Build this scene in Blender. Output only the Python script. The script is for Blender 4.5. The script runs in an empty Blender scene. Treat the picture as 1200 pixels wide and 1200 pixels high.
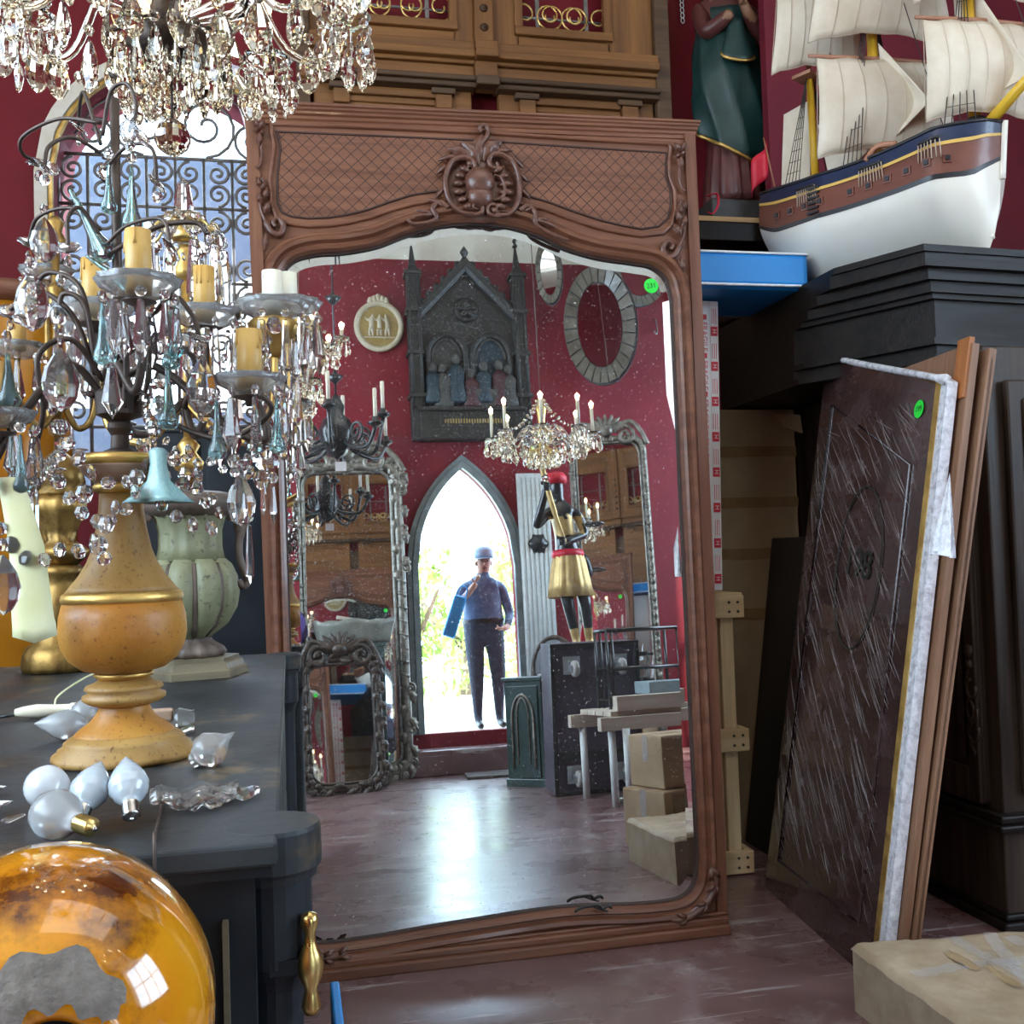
import bpy, bmesh, math, random
from math import sin, cos, tan, pi, radians, sqrt, atan2
from mathutils import Vector, Matrix, Euler
random.seed(7)
V = Vector
SC = bpy.context.scene
COL = SC.collection

# ------------------------------------------------------------------ camera
CAM_H = 1.40
YAW, PITCH, ROLL = radians(12.3), radians(2.2), radians(1.8)
FPX = 1200.0
CAMP = V((0, 0, CAM_H))
_fw = V((sin(YAW)*cos(PITCH), cos(YAW)*cos(PITCH), sin(PITCH)))
_rt0 = V((cos(YAW), -sin(YAW), 0))
_up0 = _rt0.cross(_fw)
_rt = _rt0*cos(ROLL) - _up0*sin(ROLL)
_up = _rt0*sin(ROLL) + _up0*cos(ROLL)
cam_d = bpy.data.cameras.new('camera')
cam = bpy.data.objects.new('camera', cam_d)
COL.objects.link(cam)
cam.matrix_world = Matrix((( _rt.x, _up.x, -_fw.x, CAMP.x), (_rt.y, _up.y, -_fw.y, CAMP.y), (_rt.z, _up.z, -_fw.z, CAMP.z), (0, 0, 0, 1)))
cam_d.sensor_width = 36; cam_d.sensor_fit = 'HORIZONTAL'; cam_d.lens = 36.0
cam_d.clip_start = 0.02; cam_d.clip_end = 200
SC.camera = cam

# ------------------------------------------------------------------ world, lamps, exposure
SC.view_settings.view_transform = 'Standard'
SC.view_settings.look = 'None'
SC.view_settings.gamma = 1.0
SC.view_settings.use_curve_mapping = False
SC.view_settings.exposure = -0.15
w = bpy.data.worlds.new('world'); SC.world = w; w.use_nodes = True
_bg = w.node_tree.nodes['Background']
_bg.inputs[0].default_value = (0.58, 0.79, 1.0, 1); _bg.inputs[1].default_value = 13.0
SC.cycles.caustics_reflective = False
SC.cycles.caustics_refractive = False
SC.cycles.max_bounces = 14
SC.cycles.transmission_bounces = 12
SC.cycles.glossy_bounces = 8
SC.cycles.diffuse_bounces = 4
SC.cycles.sample_clamp_indirect = 6.0

def lamp_area(name, loc, target, sx, sy, power, color=(1, 1, 1)):
    d = bpy.data.lights.new(name, 'AREA'); d.shape = 'RECTANGLE'; d.size = sx; d.size_y = sy
    d.energy = power; d.color = color
    o = bpy.data.objects.new(name, d); COL.objects.link(o); o.location = loc
    o.rotation_euler = (V(target)-V(loc)).to_track_quat('-Z', 'Y').to_euler()
    return o
def lamp_point(name, loc, power, color=(1, .8, .55), r=.02):
    d = bpy.data.lights.new(name, 'POINT'); d.energy = power; d.color = color; d.shadow_soft_size = r
    o = bpy.data.objects.new(name, d); COL.objects.link(o); o.location = loc
    return o
_s = bpy.data.lights.new('sun', 'SUN'); _s.energy = 14.0; _s.angle = radians(2); _s.color = (1, .95, .85)
_so = bpy.data.objects.new('sun', _s); COL.objects.link(_so); _so.rotation_euler = V((-.3, -.55, -.75)).to_track_quat('-Z', 'Y').to_euler()
# arched window daylight, plus fill lamps added at invented side windows and the ceiling
lamp_area('added_fill_left', (-2.75, 0.3, 3.1), (1.5, 2.2, 1.2), 4.4, 2.6, 85, (1.0, .97, .92))  # fill lamp in an invented left window, added to brighten the room
lamp_area('added_fill_right', (5.25, -0.3, 3.0), (1.0, 2.6, 1.2), 3.2, 2.6, 48, (.85, .93, 1.0))  # fill lamp in an invented right window, added for light from the front
lamp_area('added_fill_ceiling', (1.4, 1.0, 5.45), (1.4, 1.2, 0), 3.2, 2.6, 55, (1, .98, .95))  # fill lamp added under the solid ceiling, no skylight opening there
lamp_area('daylight_arched_window', (-0.5, 5.28, 2.9), (0.2, 2.0, 1.0), 1.0, 1.6, 30, (.85, .93, 1.0))

# ------------------------------------------------------------------ picture rays (used to place things at their real distance)
MIR_Y, LEAN = 3.56, radians(3.0)
MNRM = V((0, -cos(LEAN), sin(LEAN)))
def ray(px, py): return _fw + _rt*((px-600)/FPX) + _up*((600-py)/FPX)
def Pz(px, py, z=0.0):
    d = ray(px, py); return CAMP + d*((z-CAM_H)/d.z)
def Py(px, py, y):
    d = ray(px, py); return CAMP + d*(y/d.y)
def Pt(px, py, t): return CAMP + ray(px, py)*t
def mhit(px, py):
    d = ray(px, py); M0 = V((0, MIR_Y, 0))
    t = ((M0-CAMP).dot(MNRM))/d.dot(MNRM)
    return CAMP + d*t, d - 2*d.dot(MNRM)*MNRM
def Rz(px, py, z=0.0):
    p, r = mhit(px, py); return p + r*((z-p.z)/r.z)
def Ry(px, py, y):
    p, r = mhit(px, py); return p + r*((y-p.y)/r.y)
def ML(px, py):          # mirror-plane coordinates (u right, v up)
    p, _ = mhit(px, py); return (p.x, p.z/cos(LEAN))

# ------------------------------------------------------------------ materials
def mat(name, c1, c2=None, scale=8.0, rough=.5, rough2=None, metal=0.0, bump=0.0, bscale=None, stretch=(1, 1, 1), lo=.35, hi=.65,
        trans=0.0, ior=1.5, coat=0.0, emit=None, estr=0.0, detail=6, spec=None, sheen=0.0, c3=None, s3=3.0, lo3=.55, hi3=.7, alpha=None, world=False, sss=0):
    m = bpy.data.materials.new(name); m.use_nodes = True
    nt = m.node_tree; N = nt.nodes; L = nt.links
    b = N['Principled BSDF']
    b.inputs['Base Color'].default_value = (*c1, 1); b.inputs['Roughness'].default_value = rough
    b.inputs['Metallic'].default_value = metal; b.inputs['IOR'].default_value = ior
    b.inputs['Transmission Weight'].default_value = trans; b.inputs['Coat Weight'].default_value = coat
    b.inputs['Coat Roughness'].default_value = .08
    if spec is not None: b.inputs['Specular IOR Level'].default_value = spec
    if alpha is not None: b.inputs['Alpha'].default_value = alpha
    if sss: b.inputs['Subsurface Weight'].default_value = sss; b.inputs['Subsurface Radius'].default_value = (.03, .02, .01)
    if emit: b.inputs['Emission Color'].default_value = (*emit, 1); b.inputs['Emission Strength'].default_value = estr
    tc = N.new('ShaderNodeTexCoord'); mp = N.new('ShaderNodeMapping'); mp.inputs['Scale'].default_value = stretch
    if world:
        g = N.new('ShaderNodeNewGeometry'); L.new(g.outputs['Position'], mp.inputs[0])
    else: L.new(tc.outputs['Object'], mp.inputs[0])
    if c2 is not None or rough2 is not None:
        nz = N.new('ShaderNodeTexNoise'); nz.inputs['Scale'].default_value = scale; nz.inputs['Detail'].default_value = detail; nz.inputs['Roughness'].default_value = .6
        L.new(mp.outputs[0], nz.inputs['Vector'])
        if c2 is not None:
            r = N.new('ShaderNodeValToRGB'); r.color_ramp.elements[0].position = lo; r.color_ramp.elements[1].position = hi
            r.color_ramp.elements[0].color = (*c1, 1); r.color_ramp.elements[1].color = (*c2, 1)
            L.new(nz.outputs[0], r.inputs[0]); last = r.outputs[0]
            if c3 is not None:
                n3 = N.new('ShaderNodeTexNoise'); n3.inputs['Scale'].default_value = s3; n3.inputs['Detail'].default_value = 8; n3.inputs['Roughness'].default_value = .7
                L.new(mp.outputs[0], n3.inputs['Vector'])
                r3 = N.new('ShaderNodeValToRGB'); r3.color_ramp.elements[0].position = lo3; r3.color_ramp.elements[1].position = hi3
                mx = N.new('ShaderNodeMix'); mx.data_type = 'RGBA'
                L.new(n3.outputs[0], r3.inputs[0]); L.new(r3.outputs[0], mx.inputs[0]); L.new(last, mx.inputs[6]); mx.inputs[7].default_value = (*c3, 1)
                last = mx.outputs[2]
            L.new(last, b.inputs['Base Color'])
        if rough2 is not None:
            mr = N.new('ShaderNodeMapRange'); mr.inputs[1].default_value = .3; mr.inputs[2].default_value = .7
            mr.inputs[3].default_value = rough; mr.inputs[4].default_value = rough2
            L.new(nz.outputs[0], mr.inputs[0]); L.new(mr.outputs[0], b.inputs['Roughness'])
    if bump:
        bn = N.new('ShaderNodeTexNoise'); bn.inputs['Scale'].default_value = bscale or scale*3; bn.inputs['Detail'].default_value = 5
        L.new(mp.outputs[0], bn.inputs['Vector'])
        bp = N.new('ShaderNodeBump'); bp.inputs['Strength'].default_value = bump; bp.inputs['Distance'].default_value = .01
        L.new(bn.outputs[0], bp.inputs['Height']); L.new(bp.outputs[0], b.inputs['Normal'])
    return m

X_GRAIN, Y_GRAIN, Z_GRAIN = (.06, 1, 1), (1, .06, 1), (1, 1, .06)
MT = {}
MT['walnut_x'] = mat('walnut_x', (.108, .036, .017), (.205, .080, .040), 26, .36, .5, bump=.12, stretch=X_GRAIN, coat=.15)
MT['walnut_z'] = mat('walnut_z', (.108, .036, .017), (.200, .078, .039), 26, .36, .5, bump=.12, stretch=Z_GRAIN, coat=.15)
MT['walnut_carve'] = mat('walnut_carve', (.075, .027, .016), (.140, .056, .034), 30, .38, bump=.2, coat=.2)
MT['walnut_groove'] = mat('walnut_groove', (.035, .014, .009), (.05, .02, .012), 30, .7)
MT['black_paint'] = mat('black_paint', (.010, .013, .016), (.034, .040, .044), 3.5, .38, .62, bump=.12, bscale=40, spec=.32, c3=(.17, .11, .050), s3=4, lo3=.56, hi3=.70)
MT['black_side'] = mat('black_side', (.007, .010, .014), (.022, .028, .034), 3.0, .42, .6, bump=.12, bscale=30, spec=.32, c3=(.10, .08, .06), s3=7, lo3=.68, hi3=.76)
MT['dark_oak'] = mat('dark_oak', (.016, .010, .0065), (.055, .036, .025), 22, .42, .55, bump=.18, stretch=Z_GRAIN, spec=.28)
MT['dark_oak_x'] = mat('dark_oak_x', (.0045, .003, .002), (.014, .009, .006), 22, .42, .55, bump=.18, stretch=X_GRAIN, spec=.25)
MT['oak_board'] = mat('oak_board', (.17, .080, .042), (.30, .165, .095), 24, .5, bump=.15, stretch=Z_GRAIN)
MT['orange_wood'] = mat('orange_wood', (.32, .105, .028), (.40, .15, .045), 24, .45, bump=.1, stretch=Z_GRAIN)
MT['pine_x'] = mat('pine_x', (.15, .058, .014), (.27, .118, .032), 18, .5, .62, bump=.15, stretch=X_GRAIN, c3=(.10, .042, .014), s3=3.2, lo3=.52, hi3=.72)
MT['pine_z'] = mat('pine_z', (.15, .058, .014), (.27, .118, .032), 18, .5, .62, bump=.15, stretch=Z_GRAIN, c3=(.10, .042, .014), s3=3.2, lo3=.52, hi3=.72)
MT['pine_dark'] = mat('pine_dark', (.055, .028, .014), (.12, .065, .03), 16, .6, bump=.2, stretch=X_GRAIN)
MT['crate_wood'] = mat('crate_wood', (.56, .38, .19), (.72, .54, .31), 20, .65, bump=.15, stretch=X_GRAIN)
MT['crate_wood_z'] = mat('crate_wood_z', (.56, .38, .19), (.72, .54, .31), 20, .65, bump=.15, stretch=Z_GRAIN)
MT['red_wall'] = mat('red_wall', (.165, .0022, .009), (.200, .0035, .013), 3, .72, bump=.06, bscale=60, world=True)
MT['red_wall_shaded'] = mat('red_wall_shaded', (.120, .003, .014), (.150, .005, .018), 3, .72, bump=.06, bscale=60, world=True)  # shade on the projecting wall is put into this darker red
MT['cream_wall'] = mat('cream_wall', (.66, .60, .48), (.74, .69, .58), 4, .85, bump=.08, bscale=40, world=True)
MT['plaster'] = mat('plaster', (.70, .64, .50), (.80, .76, .66), 6, .8, bump=.1)
MT['gilt'] = mat('gilt', (.50, .30, .07), (.78, .52, .17), 14, .32, .5, metal=.85, bump=.1, c3=(.16, .07, .03), s3=9, lo3=.55, hi3=.75)
MT['gilt_dark'] = mat('gilt_dark', (.22, .13, .035), (.46, .29, .09), 14, .36, .55, metal=.85, bump=.15, c3=(.06, .035, .02), s3=9, lo3=.5, hi3=.7)
MT['brass'] = mat('brass', (.55, .38, .12), (.80, .60, .24), 14, .22, .38, metal=1)
MT['iron'] = mat('iron', (.050, .036, .030), (.110, .080, .064), 20, .42, .6, metal=.55, bump=.15)
MT['grille_iron'] = mat('grille_iron', (.13, .12, .115), (.22, .20, .18), 20, .5, metal=.4)
MT['crystal'] = mat('crystal', (.98, .98, .97), rough=.025, trans=.94, ior=1.5)
MT['crystal_warm'] = mat('crystal_warm', (1, .95, .83), rough=.0, trans=1, ior=1.52)
MT['frost_glass'] = mat('frost_glass', (.98, .98, .95), rough=.14, trans=.80, ior=1.40)
MT['aqua_glass'] = mat('aqua_glass', (.50, .86, .90), rough=.03, trans=.9, ior=1.48)
MT['aqua_milk'] = mat('aqua_milk', (.42, .80, .80), (.60, .90, .88), 20, .2, trans=.4)
MT['amber_glass'] = mat('amber_glass', (.95, .42, .015), (.85, .26, .008), 5, .03, coat=.9, c3=(.11, .025, .006), s3=7, lo3=.50, hi3=.66, trans=.28)
MT['amber_back'] = mat('amber_back', (.50, .20, .012), (.36, .13, .010), 3, .12, coat=.5, trans=.15)
MT['candle_yellow'] = mat('candle_yellow', (.56, .33, .08), (.66, .43, .14), 12, .45, sss=.2)
MT['candle_white'] = mat('candle_white', (.78, .76, .62), (.84, .82, .70), 12, .45, sss=.2)
MT['lamp_yellow'] = mat('lamp_yellow', (.30, .155, .036), (.44, .26, .075), 6, .45, .6, bump=.12, bscale=60, c3=(.12, .05, .014), s3=150, lo3=.56, hi3=.66, stretch=(1, 1, .6))
MT['lamp_orange'] = mat('lamp_orange', (.40, .15, .018), (.50, .25, .042), 5, .4, .55, bump=.12, bscale=60, c3=(.15, .045, .010), s3=140, lo3=.57, hi3=.67)
MT['urn_green'] = mat('urn_green', (.16, .17, .095), (.27, .27, .155), 7, .45, .6, bump=.12, bscale=50, c3=(.05, .04, .022), s3=60, lo3=.57, hi3=.66)
MT['urn_brown'] = mat('urn_brown', (.085, .062, .050), (.16, .12, .095), 16, .45, .6, bump=.2)
MT['urn_base'] = mat('urn_base', (.10, .085, .055), (.20, .165, .10), 14, .5, bump=.2, stretch=X_GRAIN)
MT['bulb_white'] = mat('bulb_white', (.84, .88, .90), rough=.12, trans=.25, coat=.4)
MT['bulb_blue'] = mat('bulb_blue', (.62, .74, .84), (.80, .88, .93), 14, .1, trans=.35, coat=.4)
MT['bulb_frost'] = mat('bulb_frost', (.80, .83, .84), rough=.22, trans=.65)
MT['nickel'] = mat('nickel', (.62, .60, .56), (.74, .72, .68), 20, .25, metal=1)
MT['ivory'] = mat('ivory', (.76, .70, .52), (.82, .77, .62), 10, .4)
MT['terracotta'] = mat('terracotta', (.42, .26, .17), (.52, .36, .25), 10, .6)
MT['black_plastic'] = mat('black_plastic', (.012, .012, .012), rough=.4)
MT['tape_yellow'] = mat('tape_yellow', (.74, .74, .36), (.82, .82, .52), 9, .6, bump=.2)
MT['blue_vinyl'] = mat('blue_vinyl', (.008, .20, .58), (.012, .24, .64), 4, .42, bump=.05)
MT['white_piping'] = mat('white_piping', (.80, .86, .90), rough=.5)
MT['cardboard'] = mat('cardboard', (.34, .235, .130), (.44, .315, .19), 5, .75, bump=.12, bscale=30)
MT['cardboard_dark'] = mat('cardboard_dark', (.27, .185, .095), (.36, .26, .145), 4, .75, bump=.12, bscale=30)
MT['kraft_wrap'] = mat('kraft_wrap', (.33, .25, .16), (.46, .37, .26), 7, .55, bump=.6, bscale=18)
MT['brown_tape'] = mat('brown_tape', (.20, .12, .05), (.26, .17, .08), 8, .25)
MT['clear_tape'] = mat('clear_tape', (.80, .86, .95), rough=.07, alpha=.20, coat=1, bump=.3, bscale=40)
MT['stretch_wrap'] = mat('stretch_wrap', (.030, .014, .014), (.062, .034, .034), 5, .16, .34, bump=.35, bscale=26, stretch=(1, .35, 1.5), coat=.8)
MT['wrap_white'] = mat('wrap_white', (.52, .52, .56), (.80, .80, .84), 40, .2, .4, bump=.5, bscale=60, coat=.6)
MT['white_print'] = mat('white_print', (.80, .76, .76), (.86, .83, .83), 10, .5)
MT['red_print'] = mat('red_print', (.60, .012, .035), (.66, .02, .05), 10, .5)
MT['green_dot'] = mat('green_dot', (.02, .72, .05), rough=.5)
MT['ink'] = mat('ink', (.01, .015, .01), rough=.6)
MT['sail'] = mat('sail', (.62, .53, .40), (.74, .66, .54), 5, .8, bump=.25, bscale=14)
MT['seam_tan'] = mat('sail_seam', (.55, .46, .34), rough=.8)  # own darker tan of the sewn seams
MT['hull_white'] = mat('hull_white', (.80, .76, .64), (.86, .83, .74), 3, .4, coat=.2)
MT['hull_brown'] = mat('hull_brown', (.135, .042, .028), (.19, .066, .042), 9, .38, bump=.08, stretch=(.1, 1, 1), coat=.2)
MT['hull_navy'] = mat('hull_navy', (.008, .017, .052), (.014, .025, .07), 9, .35, coat=.3)
MT['hull_black'] = mat('hull_black', (.012, .012, .016), rough=.4)
MT['hull_yellow'] = mat('hull_yellow', (.66, .42, .10), rough=.45)
MT['mast_yellow'] = mat('mast_yellow', (.72, .42, .02), (.80, .50, .04), 9, .4)
MT['deck'] = mat('deck', (.34, .15, .085), (.42, .20, .12), 16, .55)
MT['rope'] = mat('rope', (.045, .035, .03), rough=.8)
MT['rope_light'] = mat('rope_light', (.50, .40, .30), rough=.8)
MT['robe_green'] = mat('robe_green', (.006, .026, .025), (.013, .048, .044), 8, .42, bump=.1)
MT['robe_red'] = mat('robe_red', (.075, .020, .017), (.125, .036, .030), 8, .45, bump=.1)
MT['statue_skin'] = mat('statue_skin', (.22, .11, .06), (.28, .15, .09), 8, .45)
MT['statue_base'] = mat('statue_base', (.030, .028, .026), (.055, .05, .045), 8, .5)
MT['floor'] = None

# ------------------------------------------------------------------ mesh helpers
class MB:
    def __init__(s): s.v = []; s.f = []; s.m = []; s.s = []
    def add(s, vs, fs, mi=0, sm=False, mt=None):
        o = len(s.v)
        if mt is not None: vs = [mt @ V(p) for p in vs]
        s.v.extend([tuple(p) for p in vs])
        for f in fs: s.f.append(tuple(i+o for i in f)); s.m.append(mi); s.s.append(sm)
        return s
    def box(s, c, d, mi=0, mt=None, bev=0.0):
        x, y, z = d[0]/2, d[1]/2, d[2]/2
        if bev <= 0:
            vs = [(c[0]+a*x, c[1]+b*y, c[2]+e*z) for a in (-1, 1) for b in (-1, 1) for e in (-1, 1)]
            fs = [(0, 1, 3, 2), (4, 6, 7, 5), (0, 4, 5, 1), (2, 3, 7, 6), (0, 2, 6, 4), (1, 5, 7, 3)]
            return s.add(vs, fs, mi, False, mt)
        b = min(bev, x*.9, y*.9, z*.9)
        bm = bmesh.new(); bmesh.ops.create_cube(bm, size=1)
        for q in bm.verts: q.co = V((q.co.x*2*x, q.co.y*2*y, q.co.z*2*z))
        bmesh.ops.bevel(bm, geom=bm.edges[:], offset=b, segments=2, affect='EDGES', profile=.5)
        bm.verts.index_update()
        vs = [(q.co.x+c[0], q.co.y+c[1], q.co.z+c[2]) for q in bm.verts]; fs = [[q.index for q in f.verts] for f in bm.faces]
        bm.free()
        return s.add(vs, fs, mi, False, mt)
    def tube(s, pts, r, seg=8, mi=0, closed=False, caps=True, sm=True, mt=None, flat=1.0, up=None):
        pts = [V(p) for p in pts]; n = len(pts)
        rr = r if isinstance(r, (list, tuple)) else [r]*n
        T = []
        for i in range(n):
            a = pts[(i-1) % n] if (closed or i > 0) else pts[i]
            b = pts[(i+1) % n] if (closed or i < n-1) else pts[i]
            t = b-a
            T.append(t.normalized() if t.length > 1e-9 else V((0, 0, 1)))
        nrm = up.copy() if up is not None else (V((0, 0, 1)) if abs(T[0].z) < .9 else V((1, 0, 0)))
        nrm = (nrm - T[0]*nrm.dot(T[0])).normalized()
        vs = []
        for i in range(n):
            nn = nrm - T[i]*nrm.dot(T[i])
            nrm = nn.normalized() if nn.length > 1e-6 else nrm
            bi = T[i].cross(nrm)
            for k in range(seg):
                a = 2*pi*k/seg
                vs.append(pts[i] + nrm*(cos(a)*rr[i]*flat) + bi*(sin(a)*rr[i]))
        fs = []
        for i in range(n if closed else n-1):
            j = (i+1) % n
            for k in range(seg):
                l = (k+1) % seg
                fs.append((i*seg+k, i*seg+l, j*seg+l, j*seg+k))
        if caps and not closed:
            fs.append(tuple(range(seg))[::-1]); fs.append(tuple((n-1)*seg+k for k in range(seg)))
        return s.add(vs, fs, mi, sm, mt)
    def lathe(s, prof, seg=24, mi=0, c=(0, 0, 0), sm=True, mod=None, mt=None, caps=True, arc=None):
        vs = []; n = len(prof)
        for i, (r, z) in enumerate(prof):
            for k in range(seg):
                a = 2*pi*k/seg
                q = r*(mod(a, i, z) if mod else 1.0)
                vs.append((c[0]+q*cos(a), c[1]+q*sin(a), c[2]+z))
        fs = []
        for i in range(n-1):
            for k in range(seg):
                l = (k+1) % seg
                fs.append((i*seg+k, i*seg+l, (i+1)*seg+l, (i+1)*seg+k))
        if caps:
            if prof[0][0] > 1e-4: fs.append(tuple(range(seg))[::-1])
            if prof[-1][0] > 1e-4: fs.append(tuple((n-1)*seg+k for k in range(seg)))
        return s.add(vs, fs, mi, sm, mt)
    def ell(s, c, r, seg=12, rings=8, mi=0, mt=None, sm=True):
        vs = []; fs = []
        for i in range(rings+1):
            t = pi*i/rings
            for k in range(seg):
                a = 2*pi*k/seg
                vs.append((c[0]+r[0]*sin(t)*cos(a), c[1]+r[1]*sin(t)*sin(a), c[2]-r[2]*cos(t)))
        for i in range(rings):
            for k in range(seg):
                l = (k+1) % seg
                fs.append((i*seg+k, i*seg+l, (i+1)*seg+l, (i+1)*seg+k))
        return s.add(vs, fs, mi, sm, mt)
    def prism(s, poly, lo, hi, axis='y', mi=0, mt=None):
        # poly in the plane normal to axis: y -> (x,z), z -> (x,y), x -> (y,z)
        def p(a, b, h):
            return (a, h, b) if axis == 'y' else ((a, b, h) if axis == 'z' else (h, a, b))
        n = len(poly)
        vs = [p(a, b, lo) for a, b in poly] + [p(a, b, hi) for a, b in poly]
        fs = [tuple(range(n)), tuple(range(2*n-1, n-1, -1))] + [(i, i+n, (i+1) % n+n, (i+1) % n) for i in range(n)]
        return s.add(vs, fs, mi, False, mt)
    def grid(s, fn, nu, nv, mi=0, sm=True, mt=None, closeu=False):
        vs = [fn(i/nu, j/nv) for i in range(nu if closeu else nu+1) for j in range(nv+1)]
        w = nv+1; fs = []
        for i in range(nu):
            i2 = (i+1) % nu if closeu else i+1
            for j in range(nv): fs.append((i*w+j, i2*w+j, i2*w+j+1, i*w+j+1))
        return s.add(vs, fs, mi, sm, mt)
    def sweep2(s, path, prof, closed=True, mi=0, sm=False, y0=0.0, caps=True):
        # path in (x,z) plane (local), prof = [(outward offset, height toward -y)]
        n = len(path); P = [V((a, b)) for a, b in path]; vs = []
        for i in range(n):
            a = P[(i-1) % n] if (closed or i > 0) else P[i]
            b = P[(i+1) % n] if (closed or i < n-1) else P[i]
            d1 = (P[i]-a); d2 = (b-P[i])
            if d1.length < 1e-9: d1 = d2
            if d2.length < 1e-9: d2 = d1
            d1 = d1.normalized(); d2 = d2.normalized()
            t = (d1+d2)
            t = t.normalized() if t.length > 1e-6 else d1
            nn = V((-t.y, t.x)); k = 1/max(.45, nn.dot(V((-d1.y, d1.x))))
            for (o, h) in prof:
                q = P[i] + nn*(o*k); vs.append((q.x, y0-h, q.y))
        m = len(prof); fs = []
        for i in range(n if closed else n-1):
            j = (i+1) % n
            for k in range(m-1): fs.append((i*m+k, i*m+k+1, j*m+k+1, j*m+k))
        if caps and not closed:
            fs.append(tuple(range(m))[::-1]); fs.append(tuple((n-1)*m+k for k in range(m)))
        return s.add(vs, fs, mi, sm)
    def mesh(s, name, mats):
        me = bpy.data.meshes.new(name); me.from_pydata(s.v, [], s.f)
        for q in (mats if isinstance(mats, (list, tuple)) else [mats]): me.materials.append(MT[q] if isinstance(q, str) else q)
        me.polygons.foreach_set('material_index', s.m); me.polygons.foreach_set('use_smooth', s.s)
        bm = bmesh.new(); bm.from_mesh(me); bmesh.ops.recalc_face_normals(bm, faces=bm.faces[:]); bm.to_mesh(me); bm.free()
        me.update(); return me
    def build(s, name, mats, parent=None, loc=None, rot=None, scale=None):
        return put(name, s.mesh(name, mats), parent, loc, rot, scale)

def put(name, me, parent=None, loc=None, rot=None, scale=None, mtx=None):
    o = bpy.data.objects.new(name, me); COL.objects.link(o)
    if parent is not None: o.parent = parent
    if mtx is not None: o.matrix_local = mtx; return o
    if loc is not None: o.location = loc
    if rot is not None: o.rotation_euler = rot
    if scale is not None: o.scale = scale if isinstance(scale, (tuple, list)) else (scale,)*3
    return o
def thing(name, label, cat, loc=(0, 0, 0), rz=0.0, group=None, rot=None):
    o = bpy.data.objects.new(name, None); COL.objects.link(o); o.empty_display_size = .05
    o.location = loc; o.rotation_euler = rot if rot is not None else (0, 0, rz)
    o['label'] = label; o['category'] = cat
    if group: o['group'] = group
    return o
def tag(o, label, cat, group=None):
    o['label'] = label; o['category'] = cat
    if group: o['group'] = group
    return o
def struct(o): o['kind'] = 'structure'; return o
def stuff(o): o['kind'] = 'stuff'; return o
def dup(root, loc, rz=None, label=None):
    r = root.copy(); COL.objects.link(r); r.location = loc
    if rz is not None: r.rotation_euler = (0, 0, rz)
    if label: r['label'] = label
    for ch in list(root.children):
        c = ch.copy(); COL.objects.link(c); c.parent = r
        for g in ch.children:
            d = g.copy(); COL.objects.link(d); d.parent = c
    return r
def rotz(a, c=(0, 0, 0)): return Matrix.Translation(c) @ Matrix.Rotation(a, 4, 'Z')
def spl(pts, n=8, closed=False):
    # Catmull-Rom through points
    P = [V(p) for p in pts]; m = len(P); out = []
    for i in range(m if closed else m-1):
        p0 = P[(i-1) % m] if (closed or i > 0) else P[i]*2-P[i+1]
        p1 = P[i]; p2 = P[(i+1) % m]
        p3 = P[(i+2) % m] if (closed or i < m-2) else P[i+1]*2-P[i]
        for k in range(n):
            t = k/n
            out.append(((p1*2) + (p2-p0)*t + (p0*2-p1*5+p2*4-p3)*t*t + (p1*3-p0-p2*3+p3)*t**3)*.5)
    if not closed: out.append(P[-1])
    return out
def spiral(c, r0, r1, a0, turns, n=28, y=0.0):
    # spiral in local xz plane
    out = []
    for i in range(n+1):
        t = i/n; r = r0+(r1-r0)*t; a = a0+turns*2*pi*t
        out.append(V((c[0]+r*cos(a), y, c[1]+r*sin(a))))
    return out
def text_mesh(body, size, name='lettering'):
    cu = bpy.data.curves.new(name, 'FONT'); cu.body = body; cu.size = size; cu.align_x = 'CENTER'; cu.align_y = 'CENTER'; cu.extrude = .0004
    o = bpy.data.objects.new(name, cu); COL.objects.link(o)
    dg = bpy.context.evaluated_depsgraph_get()
    me = bpy.data.meshes.new_from_object(o.evaluated_get(dg)); bpy.data.objects.remove(o); bpy.data.curves.remove(cu)
    return me
def text_part(body, size, mtname, parent, loc, rot, name='lettering'):
    me = text_mesh(body, size, name); me.materials.clear(); me.materials.append(MT[mtname])
    return put(name, me, parent, loc, rot)
def skinned(name, joints, edges, mats, root=0, sub=2, matfn=None):
    # continuous body grown over a joint skeleton: joints = [(x,y,z,radius)]
    me = bpy.data.meshes.new(name); me.from_pydata([j[:3] for j in joints], edges, [])
    o = bpy.data.objects.new(name, me); COL.objects.link(o)
    bm = bmesh.new(); bm.from_mesh(me); ly = bm.verts.layers.skin.verify(); bm.verts.ensure_lookup_table()
    for i, q in enumerate(bm.verts):
        r = joints[i][3]; r = r if isinstance(r, (tuple, list)) else (r, r)
        q[ly].radius = r; q[ly].use_root = (i == root)
    bm.to_mesh(me); bm.free()
    sk = o.modifiers.new('skin', 'SKIN'); sk.use_smooth_shade = True
    sb = o.modifiers.new('sub', 'SUBSURF'); sb.levels = sub; sb.render_levels = sub
    dg = bpy.context.evaluated_depsgraph_get()
    m2 = bpy.data.meshes.new_from_object(o.evaluated_get(dg)); bpy.data.objects.remove(o); bpy.data.meshes.remove(me)
    m2.materials.clear()
    for q in mats: m2.materials.append(MT[q])
    for p in m2.polygons:
        p.use_smooth = True
        p.material_index = matfn(p.center) if matfn else 0
    m2.name = name
    return m2

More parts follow.
